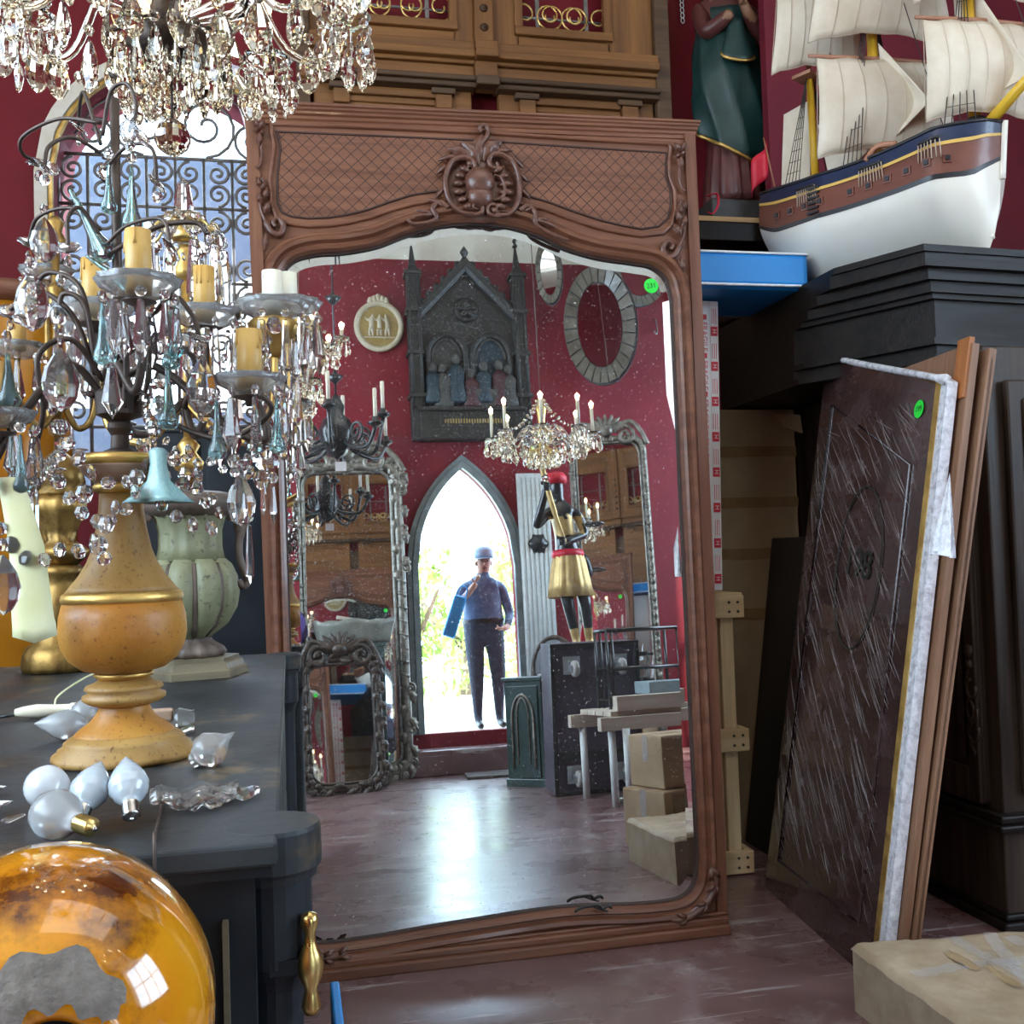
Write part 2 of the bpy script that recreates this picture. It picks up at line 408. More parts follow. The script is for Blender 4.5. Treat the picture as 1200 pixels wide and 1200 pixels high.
# ------------------------------------------------------------------ crystal templates (hang from the origin, point down -z)
CR = {}
def _facet(prof, seg, sy=1.0, rot=0.0):
    b = MB(); n = len(prof); vs = []
    for r, z in prof:
        for k in range(seg): a = 2*pi*k/seg+rot; vs.append((r*cos(a), r*sin(a)*sy, z))
    fs = [(i*seg+k, i*seg+(k+1) % seg, (i+1)*seg+(k+1) % seg, (i+1)*seg+k) for i in range(n-1) for k in range(seg)]
    return b.add(vs, fs)
def _store(k, b, m): CR[k] = b.mesh(k, m)
_store('almond', _facet([(.0, 0), (.10, -.10), (.24, -.32), (.30, -.55), (.27, -.74), (.15, -.92), (0, -1)], 10, .38), 'crystal')
_store('almond_warm', _facet([(.0, 0), (.10, -.10), (.20, -.32), (.27, -.55), (.25, -.72), (.13, -.92), (0, -1)], 8, .42), 'crystal_warm')
_store('spear', _facet([(.0, 0), (.07, -.04), (.15, -.55), (.17, -.68), (0, -1)], 6, .6), 'crystal')
_store('spear_warm', _facet([(.0, 0), (.06, -.04), (.13, -.45), (.20, -.70), (.10, -.92), (0, -1)], 6, .5), 'crystal_warm')
_store('icicle', _facet([(.0, 0), (.05, -.03), (.085, -.5), (.10, -.85), (0, -1)], 6, .9), 'crystal')
_store('bead', _facet([(0, .5), (.32, .38), (.5, 0), (.32, -.38), (0, -.5)], 8, .6), 'crystal')
_store('bead_warm', _facet([(0, .5), (.32, .38), (.5, 0), (.32, -.38), (0, -.5)], 6, .8), 'crystal_warm')
_b = MB(); _b.lathe([(0, 0), (.03, -.02), (.045, -.3), (.09, -.68), (.15, -.84), (.15, -.93), (.09, -.99), (0, -1)], 12); _store('aqua_drop', _b, 'aqua_glass')
_b = MB(); _b.lathe([(0, .08), (.2, .07), (.42, .02), (.5, -.04), (.42, -.07), (.2, -.05), (0, -.06)], 20, mod=lambda a, i, z: 1+.10*cos(8*a)); _store('rosette', _b, 'crystal')
_b = MB(); _b.lathe([(0, .5), (.22, .45), (.4, .3), (.49, .1), (.49, -.1), (.4, -.3), (.22, -.45), (0, -.5)], 9, sm=False); _store('ball', _b, 'crystal_warm')
_b = MB(); _b.lathe([(.10, .5), (.16, .44), (.14, .2), (.20, -.1), (.38, -.38), (.5, -.5), (.42, -.46), (.15, -.1), (.05, .1)], 20, mod=lambda a, i, z: 1+(.30*cos(4*a) if z < -.2 else .06*cos(4*a)), caps=False); _store('aqua_bell', _b, 'aqua_milk')
def hang(parent, kind, pos, size, rz=None, tilt=0.0, name=None, wx=1.0):
    # pos in world; parent is an unrotated or z-rotated Empty
    o = put(name or {'bead': 'crystal_bead', 'bead_warm': 'crystal_bead', 'ball': 'crystal_ball', 'rosette': 'crystal_rosette', 'aqua_drop': 'turquoise_drop', 'aqua_bell': 'turquoise_flower'}.get(kind, 'crystal_drop'), CR[kind])
    o.parent = parent; q = Matrix.Rotation(-parent.rotation_euler.z, 4, 'Z') @ (V(pos)-parent.location)
    o.location = q; o.scale = (size*wx, size*wx, size)
    o.rotation_euler = (tilt, 0, random.uniform(0, pi) if rz is None else rz)
    return o
def bead_chain(parent, pts, d, kind='bead', step=1.25):
    P = [V(p) for p in pts]; acc = 0.0; need = 0.0
    for a, b in zip(P, P[1:]):
        L = (b-a).length
        while need <= acc+L:
            t = (need-acc)/L if L > 0 else 0
            hang(parent, kind, a.lerp(b, t), d*random.uniform(.85, 1.1), tilt=random.uniform(-.5, .5))
            need += d*step
        acc += L
def swag(a, b, drop, n=14):
    a = V(a); b = V(b)
    return [a.lerp(b, i/n) - V((0, 0, drop*4*(i/n)*(1-i/n))) for i in range(n+1)]

# ================================================================== THE SETTING
YW, YB, YJ = -2.45, 5.2, 4.71       # rear wall, back wall, projecting wall on the right
XL, XR, ZC, ZRED = -2.8, 5.3, 5.6, 4.98
def floor_material():
    m = bpy.data.materials.new('worn_floor'); m.use_nodes = True; nt = m.node_tree; N = nt.nodes; L = nt.links
    b = N['Principled BSDF']; g = N.new('ShaderNodeNewGeometry')
    def noise(scale, detail, stretch=(1, 1, 1), rot=0, rough=.6):
        mp = N.new('ShaderNodeMapping'); mp.inputs['Scale'].default_value = stretch; mp.inputs['Rotation'].default_value = (0, 0, rot)
        L.new(g.outputs['Position'], mp.inputs[0]); n = N.new('ShaderNodeTexNoise'); n.inputs['Scale'].default_value = scale
        n.inputs['Detail'].default_value = detail; n.inputs['Roughness'].default_value = rough
        L.new(mp.outputs[0], n.inputs['Vector']); return n.outputs[0]
    def ramp(x, lo, hi, c0=(0, 0, 0), c1=(1, 1, 1)):
        r = N.new('ShaderNodeValToRGB'); r.color_ramp.elements[0].position = lo; r.color_ramp.elements[1].position = hi
        r.color_ramp.elements[0].color = (*c0, 1); r.color_ramp.elements[1].color = (*c1, 1); L.new(x, r.inputs[0]); return r.outputs[0]
    def mix(f, a, c):
        x = N.new('ShaderNodeMix'); x.data_type = 'RGBA'; L.new(f, x.inputs[0]); L.new(a, x.inputs[6]); x.inputs[7].default_value = (*c, 1); return x.outputs[2]
    base = ramp(noise(1.6, 8), .3, .7, (.115, .058, .058), (.215, .125, .122))
    c = mix(ramp(noise(2.2, 10, rough=.75), .54, .70), base, (.38, .32, .32))
    c = mix(ramp(noise(9, 6, (.12, 1.4, 1), .5), .60, .64), c, (.36, .31, .31))
    c = mix(ramp(noise(11, 6, (.10, 1.6, 1), -.9), .62, .65), c, (.40, .35, .35))
    c = mix(ramp(noise(30, 4, (.04, 1.0, 1), .15), .66, .68), c, (.45, .40, .40))
    b.inputs['Coat Weight'].default_value = .6; b.inputs['Coat Roughness'].default_value = .30; b.inputs['Coat IOR'].default_value = 1.6
    L.new(c, b.inputs['Base Color'])
    mr = N.new('ShaderNodeMapRange'); mr.inputs[1].default_value = .35; mr.inputs[2].default_value = .65; mr.inputs[3].default_value = .20; mr.inputs[4].default_value = .38
    L.new(noise(2.5, 8), mr.inputs[0]); L.new(mr.outputs[0], b.inputs['Roughness'])
    bp = N.new('ShaderNodeBump'); bp.inputs['Strength'].default_value = .12; bp.inputs['Distance'].default_value = .01
    L.new(noise(14, 6, (.5, 1, 1)), bp.inputs['Height']); L.new(bp.outputs[0], b.inputs['Normal'])
    return m
MT['floor'] = floor_material()
struct(MB().box(((XL+XR)/2, (YW+YB)/2, -.05), (XR-XL+.4, YB-YW+.4, .1)).build('floor', 'floor'))
struct(MB().box(((XL+XR)/2, (YW+YB)/2, ZC+.06), (XR-XL+.4, YB-YW+.4, .1)).build('ceiling', 'cream_wall'))
def wall_open(name, axis, pos, thick, a0, a1, z0, z1, op, mats, zsplit=None):
    # wall with one opening: op = (a_lo, a_hi, z_sill, archfn(a)->z_top); room side faces +thick direction
    b = MB()
    def quad(al, ah, zl, zh, zh2=None, mi=0):
        zh2 = zh if zh2 is None else zh2
        pts = [(al, zl), (ah, zl), (ah, zh2), (al, zh)]
        for h in (0, thick):
            b.add([(a, pos+h, z) if axis == 'y' else (pos+h, a, z) for a, z in pts], [(0, 1, 2, 3)], mi)
    zs = zsplit if zsplit else z1
    for lo, hi, mi in ((z0, zs, 0), (zs, z1, 1)):
        if hi - lo < .01: continue
        if op is None or mi == 1: quad(a0, a1, lo, hi, mi=mi); continue
        quad(a0, op[0], lo, hi, mi=mi); quad(op[1], a1, lo, hi, mi=mi); quad(op[0], op[1], lo, op[2], mi=mi)
        n = 28
        for i in range(n):
            p = op[0]+(op[1]-op[0])*i/n; q = op[0]+(op[1]-op[0])*(i+1)/n
            zp, zq = op[3](p), op[3](q)
            pts = [(p, zp), (q, zq), (q, hi), (p, hi)]
            for h in (0, thick): b.add([(a, pos+h, z) if axis == 'y' else (pos+h, a, z) for a, z in pts], [(0, 1, 2, 3)], mi)
            b.add([((a, pos+h, z) if axis == 'y' else (pos+h, a, z)) for h in (0, thick) for a, z in ((p, zp), (q, zq))], [(0, 1, 3, 2)], mi)
        for a in (op[0], op[1]):
            zt = op[3](a); b.add([((a, pos+h, z) if axis == 'y' else (pos+h, a, z)) for h in (0, thick) for z in (op[2], zt)], [(0, 1, 3, 2)], mi)
        b.add([((a, pos+h, op[2]) if axis == 'y' else (pos+h, a, op[2])) for h in (0, thick) for a in (op[0], op[1])], [(0, 1, 3, 2)], mi)
    return struct(b.build(name, mats))
# rear wall with the pointed doorway (seen in the mirror)
DX0, DX1 = Ry(490, 700, YW).x, Ry(604, 700, YW).x
DSILL, DSPR, DAPX = Ry(545, 857, YW).z, Ry(545, 664, YW).z, Ry(546, 549, YW).z
_w = DX1-DX0; _ris = DAPX-DSPR; _R = (_w*_w/4+_ris*_ris)/_w
def gothic(a):
    x = a-DX0
    if x > _w/2: x = _w-x
    return DSPR + sqrt(max(0, _R*_R-(_R-x)**2))
wall_open('wall_rear', 'y', YW, -.12, XL, XR, 0, ZC, (DX0, DX1, DSILL, gothic), ['red_wall', 'cream_wall'], ZRED)
# back wall with the round-arched window
WX0, WX1 = Py(64, 300, YB).x, Py(64, 300, YB).x+1.10
WTOP = Py(190, 84, YB).z; WSILL = 1.75; _wr = (WX1-WX0)/2
def roundarch(a): return WTOP-_wr+sqrt(max(0, _wr**2-(a-(WX0+WX1)/2)**2))
XJ = Py(903, 200, YJ).x
wall_open('wall_back', 'y', YB, .35, XL, XR, 0, ZC, (WX0, WX1, WSILL, roundarch), ['red_wall'])
struct(MB().box(((XJ+XR)/2, YJ+.03, ZC/2), (XR-XJ, .06, ZC)).build('wall_back_projection', 'red_wall_shaded'))
_lo = (-1.9, 2.5, 1.8, lambda a: 4.4)
wall_open('wall_left', 'x', XL, -.3, YW, YB, 0, ZC, _lo, ['red_wall'])
_ro = (-1.9, 1.3, 1.7, lambda a: 4.3)
wall_open('wall_right', 'x', XR, .3, YW, YB, 0, ZC, _ro, ['red_wall'])
def added_side_window(name, x, a0, a1, z0, z1, n, m):
    root = bpy.data.objects.new(name, None); COL.objects.link(root); root.location = (x, a0, z0); struct(root)
    for i in range(n+1): MB().box((0, (a1-a0)*i/n, (z1-z0)/2), (.06, .06, z1-z0)).build('mullion', 'white_frame', root)
    for j in range(m+1): MB().box((0, (a1-a0)/2, (z1-z0)*j/m), (.05, a1-a0, .05)).build('transom', 'white_frame', root)
MT['white_frame'] = mat('white_frame', (.70, .68, .62), (.76, .74, .70), 6, .5)
added_side_window('added_window_left', XL-.2, -1.9, 2.5, 1.8, 4.4, 4, 2)  # unseen window, invented to carry the left fill lamp
added_side_window('added_window_right', XR+.2, -1.9, 1.3, 1.7, 4.3, 3, 2)  # unseen window, invented to carry the right fill lamp
# pointed steel door surround
MT['door_steel'] = mat('door_steel', (.16, .20, .21), (.26, .31, .32), 9, .3, .45, metal=.4)
_dp = [(DX0, DSILL)] + [(DX0+_w*i/24, gothic(DX0+_w*i/24)) for i in range(25)] + [(DX1, DSILL)]
_b = MB()
_prof = [(-.005, 0), (-.005, .06), (.05, .06), (.06, .035), (.10, .035), (.10, 0)]
_dd = [V(p) for p in _dp]
_b.sweep2([tuple(p) for p in _dp], _prof, closed=False, y0=0)
_o = _b.build('trim_1', 'door_steel'); _o.scale = (1, -1, 1); _o.location = (0, YW, 0); struct(_o)
# step under the doorway
STEPZ = Ry(530, 878, -2.15).z
struct(MB().box(((DX0+DX1)/2+.2, (YW-2.15)/2-.0, STEPZ/2), (3.2, -2.15-YW, STEPZ), bev=.01).build('step', 'floor'))
# window plaster reveal and gilt line
wr = bpy.data.objects.new('window_1', None); COL.objects.link(wr); wr.location = ((WX0+WX1)/2, YB, WSILL); struct(wr)
_cx = (WX0+WX1)/2
_pp = [(WX1-_cx, 0)] + [(WX1-_cx-(WX1-WX0)*i/30, roundarch(WX1-(WX1-WX0)*i/30)-WSILL) for i in range(31)] + [(WX0-_cx, 0)]
MB().sweep2(_pp, [(-.02, .0), (-.02, .05), (-.075, .06), (-.085, .0)], closed=False, sm=False).build('plaster_surround', 'plaster', wr)
MB().sweep2(_pp, [(.0, .0), (.0, .035), (-.018, .035), (-.018, 0)], closed=False).build('gilt_line', 'gilt', wr)
MT['pane'] = mat('window_pane', (.93, .97, 1.0), rough=.0, trans=1, ior=1.02)
_pl = [(p[0], p[1]) for p in _pp]
MB().prism(_pl, .18, .186).build('pane', 'pane', wr)
def bar(root, x0, z0, x1, z1, r=.008, y=.10, name='grille_bar'):
    return MB().tube([(x0, y, z0), (x1, y, z1)], r, 6).build(name, 'grille_iron', root)
def zwin(py): return Py(150, py, YB+.1).z-WSILL
h1, h2 = zwin(183), zwin(241)
hw = _wr
for zz in (h1, h2, zwin(330), zwin(420), zwin(500)): bar(wr, -hw, zz, hw, zz, .009)
cell = (WX1-WX0)/8
for i in range(9):
    x = -hw+cell*i; bar(wr, x, 0, x, h1, .009)
def scroll_part(c, r, a0, turns, mir=1, rr=.0085):
    pts = [V((c[0]+mir*(p.x-c[0]), .10, p.z)) for p in spiral(c, r, r*.12, a0, turns, 26)]
    return MB().tube(pts, rr, 5).build('grille_scroll', 'grille_iron', wr)
rows = [h1, h2, zwin(330), zwin(420), zwin(500)]
for j in range(4):
    zt, zb = rows[j], rows[j+1]
    for i in range(8):
        x = -hw+cell*(i+.5); H = zt-zb; r = min(cell*.46, H*.24)
        if i % 2 == 0: scroll_part((x, zt-r-.012), r, pi*.5, 1.6, 1); scroll_part((x, zb+r+.012), r, -pi*.5, -1.6, 1)
        else: scroll_part((x, zt-r-.012), r, pi*.5, 1.6, -1); scroll_part((x, zb+r+.012), r, -pi*.5, -1.6, -1)
for sx in (-1, 1):
    scroll_part((sx*.15, h1+.17), .16, pi*1.5, 1.7*sx, 1, .0085)
    scroll_part((sx*.38, h1+.11), .10, pi*1.5, -1.6*sx, 1, .0085)
    scroll_part((sx*.13, h1+.40), .09, pi*1.5, -1.6*sx, 1, .0085)
    MB().tube([V((sx*.02, .1, h1+.32)), V((sx*.20, .1, h1+.37)), V((sx*.38, .1, h1+.24)), V((sx*.47, .1, h1+.1))], .006, 5).build('grille_scroll', 'grille_iron', wr)
# ---- what lies outside the openings
MT['gravel'] = mat('gravel', (.62, .58, .50), (.72, .69, .62), 12, .9, world=True)
struct(MB().box((2, -12, DSILL-.12), (30, 18.4, .2)).build('ground_outside_rear', 'gravel'))
struct(MB().box((-1, 12.0, 1.0), (24, 12.8, .1)).build('ground_outside_back', 'gravel'))
MT['pale_blue_wall'] = mat('pale_blue_wall', (.075, .10, .135), (.105, .13, .165), 2.2, .8, c3=(.17, .18, .20), s3=5, lo3=.5, hi3=.7)
_o = MB(); _o.box((0, 0, 1.72), (7, .3, 3.44)); _o = _o.build('courtyard_wall', 'pale_blue_wall', None, (-1.2, 8.2, 1.05))
tag(_o, 'pale blue courtyard wall outside behind the arched grille window', 'wall')
MT['leaf'] = mat('leaf', (.22, .36, .06), (.40, .55, .14), 2, .6, world=True)
MT['bark'] = mat('bark', (.10, .07, .045), (.17, .12, .08), 9, .9)
def tree(loc, h, r, label, nl=1400, seed=1, trunk=.4):
    rnd = random.Random(seed); root = thing('tree', label, 'tree', loc)
    b = MB(); b.tube([(0, 0, 0), (.1, .05, h*.4), (-.05, .1, h*.8)], [.14, .10, .04], 8)
    for k in range(5):
        a = rnd.uniform(0, 6.28); b.tube([(.05, .05, h*.35), (cos(a)*r*.4, sin(a)*r*.4, h*.6), (cos(a)*r*.7, sin(a)*r*.7, h*.8)], [.06, .04, .015], 6)
    b.build('trunk', 'bark', root)
    f = MB()
    cl = [(rnd.uniform(-1, 1)*r*.75, rnd.uniform(-1, 1)*r*.75, h*rnd.uniform(trunk*.4, 1.0)) for _ in range(26)]
    for _ in range(nl):
        c = rnd.choice(cl); s = rnd.uniform(.05, .11)
        p = V((c[0]+rnd.gauss(0, r*.2), c[1]+rnd.gauss(0, r*.2), max(.05, c[2]+rnd.gauss(0, h*.06))))
        q = Euler((rnd.uniform(0, 6.3), rnd.uniform(0, 6.3), rnd.uniform(0, 6.3))).to_matrix()
        f.add([p+q @ V(t)*s for t in ((-1, 0, 0), (0, -.45, .1), (1, 0, 0), (0, .45, .1))], [(0, 1, 2, 3)])
    stuff(f.build('foliage', 'leaf', root))

# ================================================================== THE TALL WALNUT MIRROR
def mirror_glass_material():
    m = bpy.data.materials.new('old_mirror_glass'); m.use_nodes = True; nt = m.node_tree; N = nt.nodes; L = nt.links
    b = N['Principled BSDF']; b.inputs['Metallic'].default_value = 1; b.inputs['Base Color'].default_value = (.86, .88, .88, 1); b.inputs['Roughness'].default_value = .004
    tc = N.new('ShaderNodeTexCoord')
    d = N.new('ShaderNodeBsdfDiffuse'); d.inputs[0].default_value = (.72, .74, .74, 1)
    def spec(scale, lo, hi, stretch=(1, 1, 1), rot=0, detail=3):
        mp = N.new('ShaderNodeMapping'); mp.inputs['Scale'].default_value = stretch; mp.inputs['Rotation'].default_value = (0, rot, 0); L.new(tc.outputs['Object'], mp.inputs[0])
        n = N.new('ShaderNodeTexNoise'); n.inputs['Scale'].default_value = scale; n.inputs['Detail'].default_value = detail; n.inputs['Roughness'].default_value = .75
        L.new(mp.outputs[0], n.inputs['Vector']); r = N.new('ShaderNodeMapRange'); r.inputs[1].default_value = lo; r.inputs[2].default_value = hi; L.new(n.outputs[0], r.inputs[0]); return r.outputs[0]
    dust = spec(130, .672, .73, detail=2); haze = spec(2.0, .35, .8, detail=6); smear = spec(7, .60, .80, (.25, 1, 1.3), -.5, 5)
    a = N.new('ShaderNodeMath'); a.operation = 'MULTIPLY'; L.new(dust, a.inputs[0]); a.inputs[1].default_value = .75
    h = N.new('ShaderNodeMath'); h.operation = 'MULTIPLY_ADD'; L.new(haze, h.inputs[0]); h.inputs[1].default_value = .035; h.inputs[2].default_value = .003
    s = N.new('ShaderNodeMath'); s.operation = 'MULTIPLY_ADD'; L.new(smear, s.inputs[0]); s.inputs[1].default_value = .07; L.new(h.outputs[0], s.inputs[2])
    t = N.new('ShaderNodeMath'); t.operation = 'MAXIMUM'; L.new(a.outputs[0], t.inputs[0]); L.new(s.outputs[0], t.inputs[1])
    mx = N.new('ShaderNodeMixShader'); L.new(t.outputs[0], mx.inputs[0]); L.new(b.outputs[0], mx.inputs[1]); L.new(d.outputs[0], mx.inputs[2])
    L.new(mx.outputs[0], N['Material Output'].inputs['Surface'])
    return m
MT['old_mirror'] = mirror_glass_material()
MT['mirror'] = mat('mirror', (.80, .82, .82), rough=.02, metal=1)
MX0 = .72
mirror = thing('trumeau_mirror', 'very tall carved walnut trumeau mirror with lattice panel and shell crest, standing on the floor', 'mirror', (MX0, MIR_Y, 0), rot=(-LEAN, 0, 0))
def ML2(px, py): u, v = ML(px, py); return (u-MX0, v)
def lp(pts): return [ML2(*p) for p in pts]
_top = [(326, 352), (331, 322), (345, 306), (372, 299), (402, 297), (440, 290), (472, 278), (505, 268), (548, 263), (592, 266), (630, 277), (662, 292), (700, 303), (740, 309), (764, 314), (780, 328), (787, 352)]
_bot = [(817, 1000), (815, 1030), (803, 1048), (782, 1056), (740, 1060), (695, 1061), (650, 1064), (600, 1071), (550, 1079), (500, 1087), (450, 1096), (410, 1102), (385, 1105), (364, 1104), (352, 1094), (348, 1072)]
_l = [(tuple(p)) for p in spl([V((*ML2(*p), 0)) for p in _top], 5)]
_r = [(tuple(p)) for p in spl([V((*ML2(*p), 0)) for p in _bot], 4)]
gp = [(p[0], p[1]) for p in _l] + [(p[0], p[1]) for p in _r]        # clockwise from upper left
gp = gp[::-1]                                                        # counter-clockwise: +offset = left of travel = inward
def offp(path, o):
    n = len(path); out = []
    for i in range(n):
        a, c, b = V(path[i-1]), V(path[i]), V(path[(i+1) % n])
        t = ((c-a).normalized()+(b-c).normalized()).normalized(); nn = V((-t.y, t.x)); out.append(tuple(c+nn*o))
    return out
inner = offp(gp, .042)
b = MB(); n = len(inner)
b.add([(x, -.0100, z) for x, z in inner], [tuple(range(n))])
glass = b.build('glass', 'old_mirror', mirror)
b = MB(); b.add([(x, -.0100, z) for x, z in inner]+[(x, -.0075, z) for x, z in gp], [(i, (i+1) % n, n+(i+1) % n, n+i) for i in range(n)])
b.build('glass_bevel', 'old_mirror', mirror)
# outer rectangle of the frame (slightly tapered old joinery)
TL, TR, BL, BR = ML2(289, 146), ML2(808, 160), ML2(329, 1120), ML2(846, 1078)
def outer(p):
    c = ((TL[0]+TR[0]+BL[0]+BR[0])/4, 1.45); d = V((p[0]-c[0], p[1]-c[1])); best = None
    Q = [BL, BR, TR, TL]
    for i in range(4):
        a, e = V(Q[i]), V(Q[(i+1) % 4]); s = e-a; den = d.x*s.y-d.y*s.x
        if abs(den) < 1e-9: continue
        w_ = a-V(c); t = (w_.x*s.y-w_.y*s.x)/den; u = (w_.x*d.y-w_.y*d.x)/den
        if t > 0 and -1e-6 <= u <= 1+1e-6 and (best is None or t < best): best = t
    return (c[0]+d.x*best, c[1]+d.y*best)
# split frame: posts and top board
ring_in = offp(gp, -.03)
def strip(sel, name, mt_, yf=-.034, yb=.03):
    b = MB()
    idx = [i for i in range(n) if sel(ring_in[i]) or sel(ring_in[(i+1) % n])]
    for i in idx:
        j = (i+1) % n; p, q = ring_in[i], ring_in[j]; P, Q = outer(p), outer(q)
        b.add([(p[0], yf, p[1]), (q[0], yf, q[1]), (Q[0], yf, Q[1]), (P[0], yf, P[1]), (Q[0], yb, Q[1]), (P[0], yb, P[1]), (p[0], yb, p[1]), (q[0], yb, q[1])],
              [(0, 1, 2, 3), (3, 2, 4, 5), (5, 4, 7, 6), (0, 6, 7, 1)])
    return b.build(name, mt_, mirror)
ztop = ML2(560, 330)[1]
def addcorner(b, C):
    pass
strip(lambda p: True, 'frame_board', 'walnut_x')
# fill the corners of the outer rectangle (fan triangles leave them cut)
for C in (TL, TR, BL, BR):
    b = MB()
    a = [outer(p) for p in ring_in]
    # two boundary points nearest to the corner on each side
    hs = sorted([p for p in a if abs(p[1]-C[1]) < .02 or abs(p[0]-C[0]) > .0], key=lambda p: (p[0]-C[0])**2+(p[1]-C[1])**2)[:2]
    if len(hs) == 2: b.add([(C[0], -.034, C[1]), (hs[0][0], -.034, hs[0][1]), (hs[1][0], -.034, hs[1][1]), (C[0], .03, C[1]), (hs[0][0], .03, hs[0][1]), (hs[1][0], .03, hs[1][1])], [(0, 1, 2), (3, 4, 5), (0, 1, 4, 3), (0, 2, 5, 3)])
    b.build('frame_corner', 'walnut_x', mirror)
# posts: raised vertical boards left and right
for (a, c, nm) in ((TL, BL, 'post'), (TR, BR, 'post')):
    s = 1 if a[0] < 0 else -1
    b = MB(); w_ = .036
    pts = [(c[0]-s*.004, c[1]-.04), (c[0]+s*w_, c[1]-.04), (a[0]+s*w_*1.1, a[1]), (a[0]-s*.004, a[1])]
    b.prism(pts, -.048, .045); b.build(nm, 'walnut_z', mirror)
# moulding that follows the glass
prof = [(.004, -.004), (.002, .030), (-.006, .044), (-.016, .050), (-.022, .040), (-.026, .042), (-.034, .058), (-.046, .062), (-.056, .052), (-.060, .040), (-.068, .040), (-.072, .034), (-.072, 0)]
MB().sweep2(gp, prof, closed=True, sm=False).build('glass_moulding', 'walnut_x', mirror)
MB().sweep2(gp, [(.006, .004), (.008, .018), (-.002, .024), (-.004, .0)], closed=True).build('glass_fillet', 'walnut_groove', mirror)
# cornice
zt0, zt1 = ML2(290, 150)[1], ML2(286, 128)[1]
b = MB(); xl, xr = TL[0], TR[0]; zr0, zr1 = ML2(808, 168)[1], ML2(812, 151)[1]
cor = [(.0, .034), (.0, .040), (.2, .042), (.28, .048), (.42, .050), (.5, .058), (.62, .060), (.70, .066), (.80, .068), (.86, .074), (1.0, .074)]
vs = []
for k, (t, h) in enumerate(cor):
    e = (h-.034)*.4+.002
    for (x, y) in ((xl-e, .04), (xl-e, -h), (xr+e, -h), (xr+e, .04)):
        z = (zt0+(zt1-zt0)*t) if x < 0 else (zr0+(zr1-zr0)*t)
        vs.append((x, y, z))
fs = []
for k in range(len(cor)-1):
    for i in range(4): fs.append((k*4+i, k*4+(i+1) % 4, k*4+4+(i+1) % 4, k*4+4+i))
fs += [(0, 1, 2, 3), tuple(len(vs)-4+i for i in range(4))]
b.add(vs, fs); b.build('cornice', 'walnut_x', mirror)
# base moulding
b = MB(); zb = ML2(590, 1072)[1]
def base_sec(z0, z1, h): b.box(((BL[0]+BR[0])/2, -h/2+.02, (z0+z1)/2), (BR[0]-BL[0]+h*.1, h+.04, z1-z0), bev=.008)
base_sec(-.005, .035, .075); base_sec(.032, .062, .065); base_sec(.058, .075, .055); b.build('base_moulding', 'walnut_x', mirror)
MB().box((0, .055, 1.5), (1.55, .02, 2.9)).build('backboard', 'dark_oak', mirror)
# lattice panel
lat = [(325, 160), (450, 165), (560, 170), (680, 178), (777, 184), (776, 198), (776, 212), (781, 226), (782, 245), (778, 260), (768, 269), (748, 272), (725, 268), (700, 262), (670, 252), (640, 241), (620, 235), (565, 226), (505, 229), (480, 233), (455, 241), (430, 250), (405, 256), (385, 259), (362, 260), (342, 258), (331, 253), (326, 242), (325, 215), (327, 195), (329, 178)]
latp = lp(lat)
MB().prism(latp, -.037, -.03).build('lattice_panel', 'walnut_x', mirror)
ccw = latp[::-1]
MB().sweep2(ccw, [(.004, .036), (.002, .041), (-.003, .041), (-.005, .036)], closed=True).build('panel_groove', 'walnut_groove', mirror)
ob = lp([(318, 151), (450, 156), (560, 161), (680, 169), (778, 174), (782, 178), (779, 192), (780, 212), (786, 228), (787, 250), (782, 268), (772, 277), (748, 280), (722, 276), (695, 270), (665, 260), (636, 249), (615, 244), (565, 236), (515, 238), (483, 243), (457, 250), (432, 259), (407, 265), (385, 268), (360, 269), (338, 266), (325, 260), (319, 246), (317, 215), (320, 195), (322, 175), (319, 160)])[::-1]
MB().sweep2(ob, [(.006, .034), (.004, .043), (-.002, .046), (-.008, .043), (-.010, .034)], closed=True, sm=True).build('panel_bead', 'walnut_x', mirror)
def inside(p, poly):
    c = False; m = len(poly)
    for i in range(m):
        x1, y1 = poly[i]; x2, y2 = poly[(i+1) % m]
        if (y1 > p[1]) != (y2 > p[1]) and p[0] < (x2-x1)*(p[1]-y1)/(y2-y1)+x1: c = not c
    return c
b = MB(); sp = .0345
x0_, x1_ = min(p[0] for p in latp), max(p[0] for p in latp); z0_, z1_ = min(p[1] for p in latp), max(p[1] for p in latp)
for sgn in (1, -1):
    k = x0_-(z1_-z0_)-.1
    while k < x1_+(z1_-z0_)+.1:
        run = []
        for i in range(121):
            z = z0_+(z1_-z0_)*i/120; x = k+sgn*(z-z0_)*1.0
            ok = inside((x, z), latp)
            if ok: run.append((x, z))
            if (not ok or i == 120) and len(run) > 1:
                (xa, za), (xb, zb_) = run[0], run[-1]; d = V((xb-xa, zb_-za)).normalized(); q = V((-d.y, d.x))*.0014
                b.add([(xa-q.x, -.0376, za-q.y), (xa+q.x, -.0376, za+q.y), (xb+q.x, -.0376, zb_+q.y), (xb-q.x, -.0376, zb_-q.y)], [(0, 1, 2, 3)]); run = []
            elif not ok: run = []
        k += sp*1.414
b.build('lattice_lines', 'walnut_groove', mirror)
